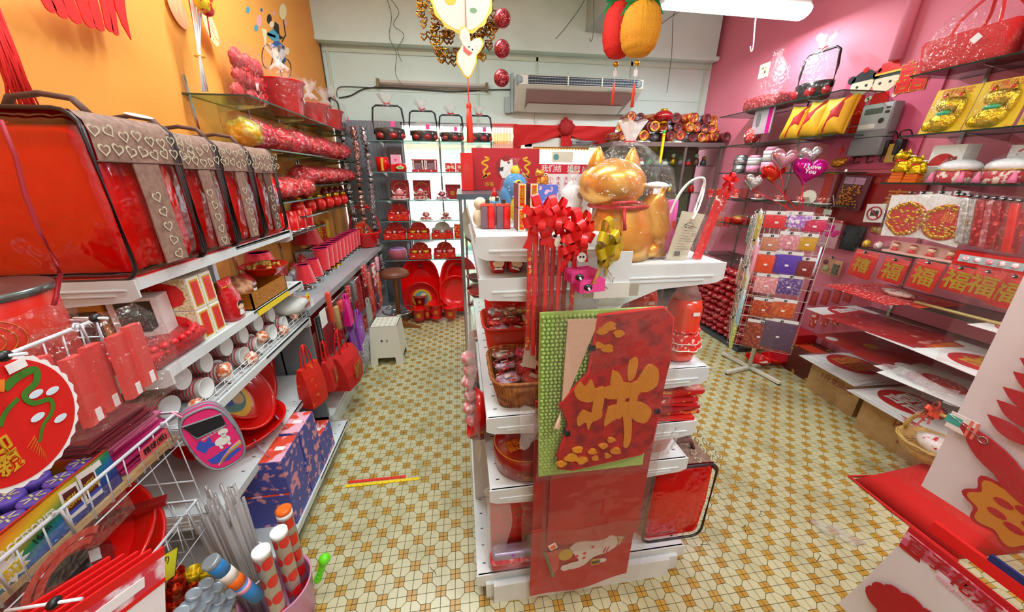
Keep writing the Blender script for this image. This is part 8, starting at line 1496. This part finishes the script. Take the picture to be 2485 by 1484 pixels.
for k,(px,py,w,h,M,l)in enumerate(((1884,538,.085,.065,C('poppy_red','e82a30'),'red flower petal pack, top left on the spinner front'),(1935,538,.085,.06,C('violet_white','b070d0','f4ecf8'),'purple and white flower pack, top middle on the spinner front'),(1976,548,.07,.055,C('crimson_petal','d81858'),'crimson petal pack, top right on the spinner front'),
(1868,592,.06,.065,C('salmon_cloth','d88a6a'),'salmon pack, second row left on the spinner'),(1914,588,.075,.07,C('blush_cloth','e08a98','f0b8b8'),'blush pink pack, second row middle on the spinner'),(1958,592,.06,.065,C('mustard_cloth','d8a01e'),'mustard yellow pack, second row right on the spinner'),
(1857,640,.085,.095,C('vivid_orange','f0480c'),'vivid orange pack, third row left on the spinner'),(1908,642,.095,.10,C('violet_cloth','5a2ab0'),'violet pack, third row middle on the spinner'),(1951,652,.06,.08,C('maroon_cloth','8e1a18'),'maroon pack, third row right on the spinner'),
(1858,692,.085,.09,C('pink_pearl','e8909c','f8c8b8'),'pink pearl pack, fourth row left on the spinner'),(1913,695,.085,.085,C('purple_pearl','5c3a88','a890b8'),'purple pearl pack, fourth row right on the spinner'),(1852,750,.09,.09,C('rust_net','b83414','e0702a'),'rust red net pack, fifth row left on the spinner'),(1899,752,.085,.085,C('rust_orange','d04a14','e8782a'),'rust orange pack, fifth row right on the spinner'),
(1840,815,.11,.15,C('dark_rust_net','8a2214','c85a3a'),'large dark rust pack, bottom left on the spinner'),(1886,815,.12,.16,C('plum_cloth','5a3a5c'),'large plum pack, bottom right on the spinner'))):spin(l,px,py,w,h,M)
for k,(px,py,w,h,M,l,tx)in enumerate(((1838,555,.09,.13,C('gold_candle','c8a82c','e8d88a'),'gold and green candle pack, top of the spinner side',None),(1818,560,.05,.13,C('steel_blue_candle','6a88a0','d8c83a'),'blue and yellow candle pack, top left of the spinner side',None),(1830,625,.07,.13,LPINK,'pink letter H card on the spinner side',('H',.12,mat('letter_red','c83a3a',.5))),(1812,680,.08,.10,CREAM,'white Happy Birthday card on the spinner side',('HAPPY\nBIRTHDAY',.036,mat('letter_gold','c89a3a',.5))),(1797,745,.08,.15,C('sea_blue_card','9ac4d0','d8ecec'),'pale blue green card on the spinner side',None),(1780,805,.10,.13,C('lime_tinsel','b0b83a','e8e8a0'),'lime and silver tinsel pack, lowest on the spinner side',None),(1793,660,.05,.13,C('peach_strip','d8a890'),'peach strip pack at the left of the letter card',None))):spin(l,px,py,w,h,M,face=1,txt=tx)
for k,(px,py)in enumerate(((1850,855),(1875,865))):basin('red_dish','red dish on the floor behind the spinner base, %s one'%('left','right')[k],'dish',(2.62+.16*k,2.44,.01),.10,.05,(0,0,0))
# ------------------------------------------------------------------ rear right glass cabinet
rc=thing('glass_cabinet','tall brown-framed glass cabinet in the rear right corner','cabinet',(1.68,3.95,0));CF=mat('mauve_brown_frame','7e6a68',.4,.3);CWd=1.3;h=1.96
for x in(0,.86,CWd):obj('post',MB().box(x-.012,-.012,.0,x+.012,.012,h),CF,rc);obj('post',MB().box(x-.012,.42,0,x+.012,.445,h),CF,rc)
obj('top',MB().box(-.02,-.02,h-.045,CWd+.02,.45,h),CF,rc);obj('base',MB().box(-.01,-.01,0,CWd+.01,.44,.12),CF,rc);obj('back_panel',MB().box(0,.43,.12,CWd,.436,h-.04),mat('cabinet_back','a8a890',.5,var=(3,'8e9080',.4,.7)),rc)
for z in(.5,.85,1.14,1.42,1.725):obj('glass_pane',MB().box(0,0,z-.006,CWd,.42,z),GSHELF,rc)
obj('front_glass',MB().box(0,-.004,.12,CWd,0,h-.045),GLASS,rc)
CM_=[BRN,WHITE,CREAM,RED,mat('ash_glass','8a9092',.25),mat('ash_glass','8a9092'),mat('mauve_goods','8c6470'),DKGREY,mat('jade_green','6a9a6a',.4),GOLD];CN_=['brown','white','cream','red','grey','pale grey','mauve','dark','green','gold']
for k in range(26):
 z=1.726 if k<12 else(1.421 if k<20 else 1.141);i=k if k<12 else(k-12 if k<20 else k-20);m_=(k*7)%10;x=1.80+.098*i if k<12 else 1.80+.14*i;s=.5+.5*((k*5)%3)/2
 t=thing('figurine','small %s figurine on the %s shelf of the rear cabinet, %s from the left'%(CN_[m_],'upper' if k<12 else 'middle' if k<20 else 'lower',ORD[i]),'figurine',(x,4.08,z),.2*k,'figurines in the rear cabinet');obj('body',MB().lathe([(.03,0),(.036,.03*s),(.028,.07*s),(.014,.09*s)],14),CM_[m_],t);obj('head',MB().ball((0,0,.105*s),(.024,.022,.024),12,8),CM_[(m_+2)%10],t)
t=thing('yellow_stick','yellow plastic stick with green top standing in front of the rear cabinet','stick',at(1607,355,'y',3.92));obj('rod',MB().box(-.012,-.01,-.17,.012,.01,.13),YEL,t);obj('green_top',MB().ball((0,0,.145),.016,10,7),mat('traffic_green','2ab85a',.3),t);obj('orange_band',MB().box(-.013,-.011,.10,.013,.011,.11),ORG,t)
rr=random.Random(55);LM=mat('lantern_print_red','b0281e',.3,coat=.4,var=(38,'d8a42c',.52,.6));GB=mat('grey_film_bundle','8e8a90',.3,var=(40,'d8d6dc',.5,.62),bump=(40,.9));MD=mat('maroon_roll','7e1c22',.4,var=(50,'3c1a1c',.5,.6))
for k in range(40):
 r_=0 if k<15 else 1 if k<28 else 2;i=k-(0,15,28)[r_];x=1.76+.088*i+.05*r_;z=1.965+.052+.088*r_+rr.uniform(0,.01);y=4.06+rr.uniform(-.03,.05);kind=(k*5)%4
 nm=('folded red lantern roll','crumpled grey film bundle','maroon paper roll','gold-rimmed folded lantern')[kind];t=thing('lantern_bundle','%s on top of the rear cabinet, %s row, %s from the left'%(nm,('bottom','middle','top')[r_],ORD[i]),'lantern',(x,y,z),0,'folded lanterns on the rear cabinet',(HP,rr.uniform(-.5,.5),rr.uniform(-.6,.6)))
 if kind==1:obj('film_bundle',MB().ball((0,0,0),(.055,.042,.07),14,9,lambda a,b:1+.14*sin(6*a+4*b+k)),GB,t)
 else:obj('folded_ribs',MB().lathe([(.030,-.13),(.048,-.12),(.046,.1),(.050,.12),(.034,.13),(.03,.10)],18,wob=lambda a,zz:1+.03*sin(80*zz),caps=(1,1)),MD if kind==2 else LM,t);obj('rim',MB().tube([(.047*cos(a),.047*sin(a),.122)for a in[2*PI*j/18 for j in range(18)]],.006,6,closed=True),GOLD if kind==3 else mat('maroon_roll','7e1c22'),t);obj('film_cover',MB().ball((0,0,0),(.058,.056,.16),12,7),FILM,t)
t=thing('glass_lantern','shiny dark red round lantern with gold caps on top of the rear cabinet','lantern',at(1610,283,'y',3.93));obj('globe',MB().ball((0,0,0),(.10,.09,.062),24,14),mat('lacquer_dark_red','8c0a12',.12,coat=.8),t);obj('gold_cap',MB().lathe([(.05,-.068),(.055,-.052)],18).lathe([(.04,.055),(.03,.075)],18),GOLD,t)
for k in range(4):pack('red_orange_pack','glossy red and orange wrapped pack at the right end of the cabinet top, %s'%ORD[k],'pack',(2.78+.10*(k%2),4.02,1.965+.085*(k//2)),(.17,.14,.08),mat('red_orange_gloss','c8180c',.2,coat=.6,var=(20,'e8701a',.52,.6)),0,seed=70+k,tagc=False)
# ------------------------------------------------------------------ bags hanging under the counter edge, things on the floor
def flatbag(label,px,py,w,h,d,M,rz,face=None,hang=.12,z=None,group='bags hanging under the counter',x=-.86):
 p=at(px,py,'x',x);t=thing('shopping_bag',label,'bag',p,rz,group)
 rings=[[(sx*w/2*q,sy*d/2*e,zz)for sx,sy in((-1,-1),(0,-1.25),(1,-1),(1,1),(0,1.25),(-1,1))]for q,e,zz in((.94,1,-h),(1,1.05,-h*.6),(1,.75,-h*.25),(.98,.35,0))]
 obj('bag_body',MB().loft(rings,smooth=False),M,t)
 for s in(-1,1):obj('handle',MB().tube(spl([(-w*.25,s*d*.15,-.01),(-w*.12,s*.01,hang*.8),(0,0,hang),(w*.12,s*.01,hang*.8),(w*.25,s*d*.15,-.01)],4),.006,6,flat=.4),M,t)
 if face:face(t,w,d,h)
 return t
def gprint(t,w,d,h):obj('gold_print',MB().box(-w*.2,-d*.66-.002,-h*.8,w*.2,-d*.66,-h*.35),mat('faint_gold_print','a8481c',.6,var=(40,'c8781c',.5,.6)),t)
flatbag('pleated red gift bags hanging at the near end of the counter',745,885,.13,.24,.07,mat('red_gold_bag','d8200e',.6,var=(30,'e8701c',.62,.68)),HP-.3)
flatbag('red paper bag with dark picture, second under the counter',790,870,.12,.20,.06,RNW,HP+.1,gprint);flatbag('big red non-woven carrier bag with gold print under the counter',828,850,.25,.25,.14,RNW,HP-.12,gprint,.16)
flatbag('purple bag with black dashes hanging mid counter',868,765,.16,.28,.02,mat('purple_print','a03cc0',.5,var=(34,'38204a',.62,.66)),HP,None,.05);flatbag('deep purple bag edge behind the dashed one',852,800,.12,.26,.02,mat('deep_purple','6a1a96',.4),HP,None,.06)
flatbag('silver grey floral bag hanging mid counter',878,812,.15,.24,.03,mat('silver_floral','a8a8b8',.35,.3,var=(50,'e4e4ec',.5,.6)),HP,None,.09);flatbag('magenta cloth bag hanging behind the purple one',838,725,.09,.2,.04,HOT,HP,None,.04)
flatbag('grey clear pouch left of the stool',893,735,.12,.26,.02,mat('grey_pouch','a8aaa4',.35),HP,None,.05)
t=thing('plate_stack_pack','black and grey strip packs hanging beside the red bags','pack',at(768,790,'x',-.87),HP)
for k in range(5):obj('strip',MB().box(-.03+.013*k,-.004*k,-.17,-.022+.013*k,0,.05),[DKGREY,GREY,BLACK,SILVER,DKGREY][k],t)
obj('label_card',MB().box(.0,-.03,-.02,.09,-.028,.08),PAPER,t)
for k,(px,py,w,h,M,l)in enumerate(((858,705,.07,.16,HFILM,'clear pack with red lid'),(845,712,.04,.12,RFLOR,'narrow red and white pack'),(885,668,.09,.18,RFLOR,'red and white printed pack'),(897,700,.07,.30,mat('rose_film_pack','d04838',.3,var=(18,'f0a898',.5,.62)),'tall red film pack'),(908,665,.08,.22,mat('white_red_stroke','e8d4cc',.5,var=(26,'d0282a',.5,.55)),'white pack with red strokes'),(920,700,.06,.34,mat('rose_film_pack','d04838'),'tall red film pack with orange card'),(915,640,.07,.14,LPINK,'pink pack'),(905,730,.06,.20,RED,'plain red pack'),(800,745,.035,.20,mat('orange_red_umbrella','e83a12',.5),'folded orange-red umbrella'),(818,770,.05,.16,STRAW,'bundle of straw-coloured sticks'),(825,742,.06,.08,RED,'small red cloth rose'))):
 t=thing('hanging_goods',l+' hanging under the counter, %s from the near side'%ORD[[5,4,7,8,9,10,6,3,0,1,2][k]],'pack',at(px,py,'x',-.872+.006*(k%3)),HP,'goods hanging under the counter');obj('contents',MB().rbox(-w/2,-.015,-h/2,w/2,.01,h/2,.008),M if k else GREY,t);obj('clear_sleeve',MB().rbox(-w/2-.012,-.02,-h/2-.012,w/2+.012,.014,h/2+.03,.006),FILM,t)
 if k==5:obj('orange_card',MB().box(-.03,-.022,.02,.03,-.02,.07),ORG,t)
obj('peg_rail',MB().tube([(0.02,-.012,.80),(CL-.02,-.012,.80)],.006,6),CHROME,ct)
for k in range(16):pack('under_counter_pack','small wrapped red pack on the low shelf inside the counter, %s from the near end'%ORD[k],'pack',(-1.02,2.14+.12*k,.122),(.13,.12,.12+.05*(k%3)),[RFLOR,RGOLD,RED,FLOW,DRED][k%5],HP,seed=90+k,tagc=False,group='packs inside the counter')
for k in range(9):carton('dark_carton','dim red carton inside the counter, %s from the near end'%ORD[k],'box',.19,.14,.26+.06*(k%2),[DRED,mat('deep_red_box','be1626'),RFLOR][k%3],(-.965,2.16+.21*k,.40),HP,'cartons inside the counter')
tag(obj('inner_board',MB().box(-1.12,2.05,.385,-.935,4.1,.398),CGs),'thin grey board inside the counter carrying the red cartons','board')
# rulers, crumpled film and sweet wrapper on the floor
for k,(a_,b_,M,l)in enumerate((((838,1180),(1017,1161),YEL,'yellow measuring strip lying on the tiles of the left aisle'),((845,1170),(985,1156),mat('red_strip','e0301a',.4),'red strip lying beside the yellow one on the tiles'))):
 p,q_=at(*a_,'z',0),at(*b_,'z',0);d_=q_-p;t=thing('measuring_strip',l,'strip',p,math.atan2(d_.y,d_.x));obj('strip',MB().box(0,-.009,.0,d_.length,.009,.003 if k else.004),M,t)
 q=MB();[q.box(d_.length*(i+1)/12-.001,-.009,.004,d_.length*(i+1)/12+.001,-.004 if i%2 else.0,.0045)for i in range(11)];obj('tick_marks',q,INK,t)['kind']='stuff'
t=thing('crumpled_film','crumpled piece of clear plastic film lying on the right aisle floor','film scrap',at(2030,1295,'z',0),-.75);obj('scrap',MB().ball((0,0,.008),(.10,.035,.012),18,7,lambda a,b:1+.2*sin(5*a+b)+.1*sin(11*a)),film('crumpled_clear',fac=.1,haze=.14,rough=.2,bump=(90,1)),t)
t=thing('sweet_wrapper','small red and yellow wrapper on the floor beside the bedding bag','wrapper',at(1668,1083,'z',0),.3);obj('wrapper',MB().m(0).box(-.04,.0,0,.04,.012,.003).m(1).box(-.035,-.014,0,.03,0,.003),[mat('red_strip','e0301a'),YEL],t)
t=thing('hanging_scroll','narrow red and gold scroll hanging left of the bead frame on the right wall','scroll',at(2003,462,'x',2.96),RZ);obj('scroll_strip',MB().box(-.035,0,-.20,.035,.004,.13),mat('scroll_red_gold','c8241a',.45,var=(24,'e8902c',.58,.63)),t);obj('scroll_rod',MB().tube([(-.045,0,.13),(.045,0,.13)],.006,6),GOLD,t)
t=thing('switch_plate','small yellowed switch plate below the crossed camera sign','switch',at(2130,556,'x',3.045),RZ);obj('plate',MB().rbox(-.04,-.006,-.025,.04,.004,.025,.004),mat('yellowed_cream','c8a44a'),t);obj('rocker',MB().box(-.02,-.010,-.008,-.006,-.006,.008).box(.006,-.010,-.008,.02,-.006,.008),CREAM,t)
t=thing('wire_hanger','white wire hook with a small white card above the pink rose pack','hook',at(2012,505,'x',2.9),RZ);obj('wire',MB().tube([(0,0,.10),(.03,0,.03),(.0,0,-.02),(-.03,0,.02)],.003,5),WHITE,t);obj('card',MB().box(-.035,-.002,-.05,.03,0,-.01),PAPER,t)
for k,(x0,x1,y0,y1,z,M,dd,r_)in enumerate(((2.50,2.9,1.45,1.95,.689,mat('red_film_sheet','c01c1a',.35,coat=.3,var=(16,'e89a8a',.60,.66)),(),.12),(2.46,2.86,1.02,1.40,.692,WP,((0,0,.13,DR,GINK,'喜'),),-.1),(2.55,2.95,1.30,1.72,.508,mat('glossy_red_sheet','b8140e'),((-.08,0,.05,WP,WP,''),),.1),(2.52,2.9,1.60,2.02,.881,RFLOR,(),-.06),(2.44,2.84,1.12,1.5,.510,WP,((-.02,.02,.12,RFLOR,WP,''),),.14))):
 sheet('%s lying across the lower right shelves, %s'%(('glossy red sheet with pale marks','white sheet with gold-on-red disc','dark glossy sheet with white dot','red and white patterned sheet','white sheet with patterned red disc')[k],('sixth shelf left','sixth shelf right','seventh shelf middle','fifth shelf','seventh shelf right')[k]),x0,x1,y0,y1,z,M,dd,r_)
for k in range(6):
 p=at(2210+44*k,893+24*k,'x',2.52);t=thing('film_fold','crumpled clear film edge hanging off the lower right shelves, %s from the left'%ORD[k],'film',(p.x,p.y,(.515,.52)[k%2]),RZ+.1*k,'film edges on the lower right shelves');obj('film_sheet',MB().grid(lambda u,v,k=k:(-.12+.24*u,-.03+.05*v+.01*sin(9*u+k),.012*sin(7*u+5*v+k)+.03*v),10,4),HFILM,t)
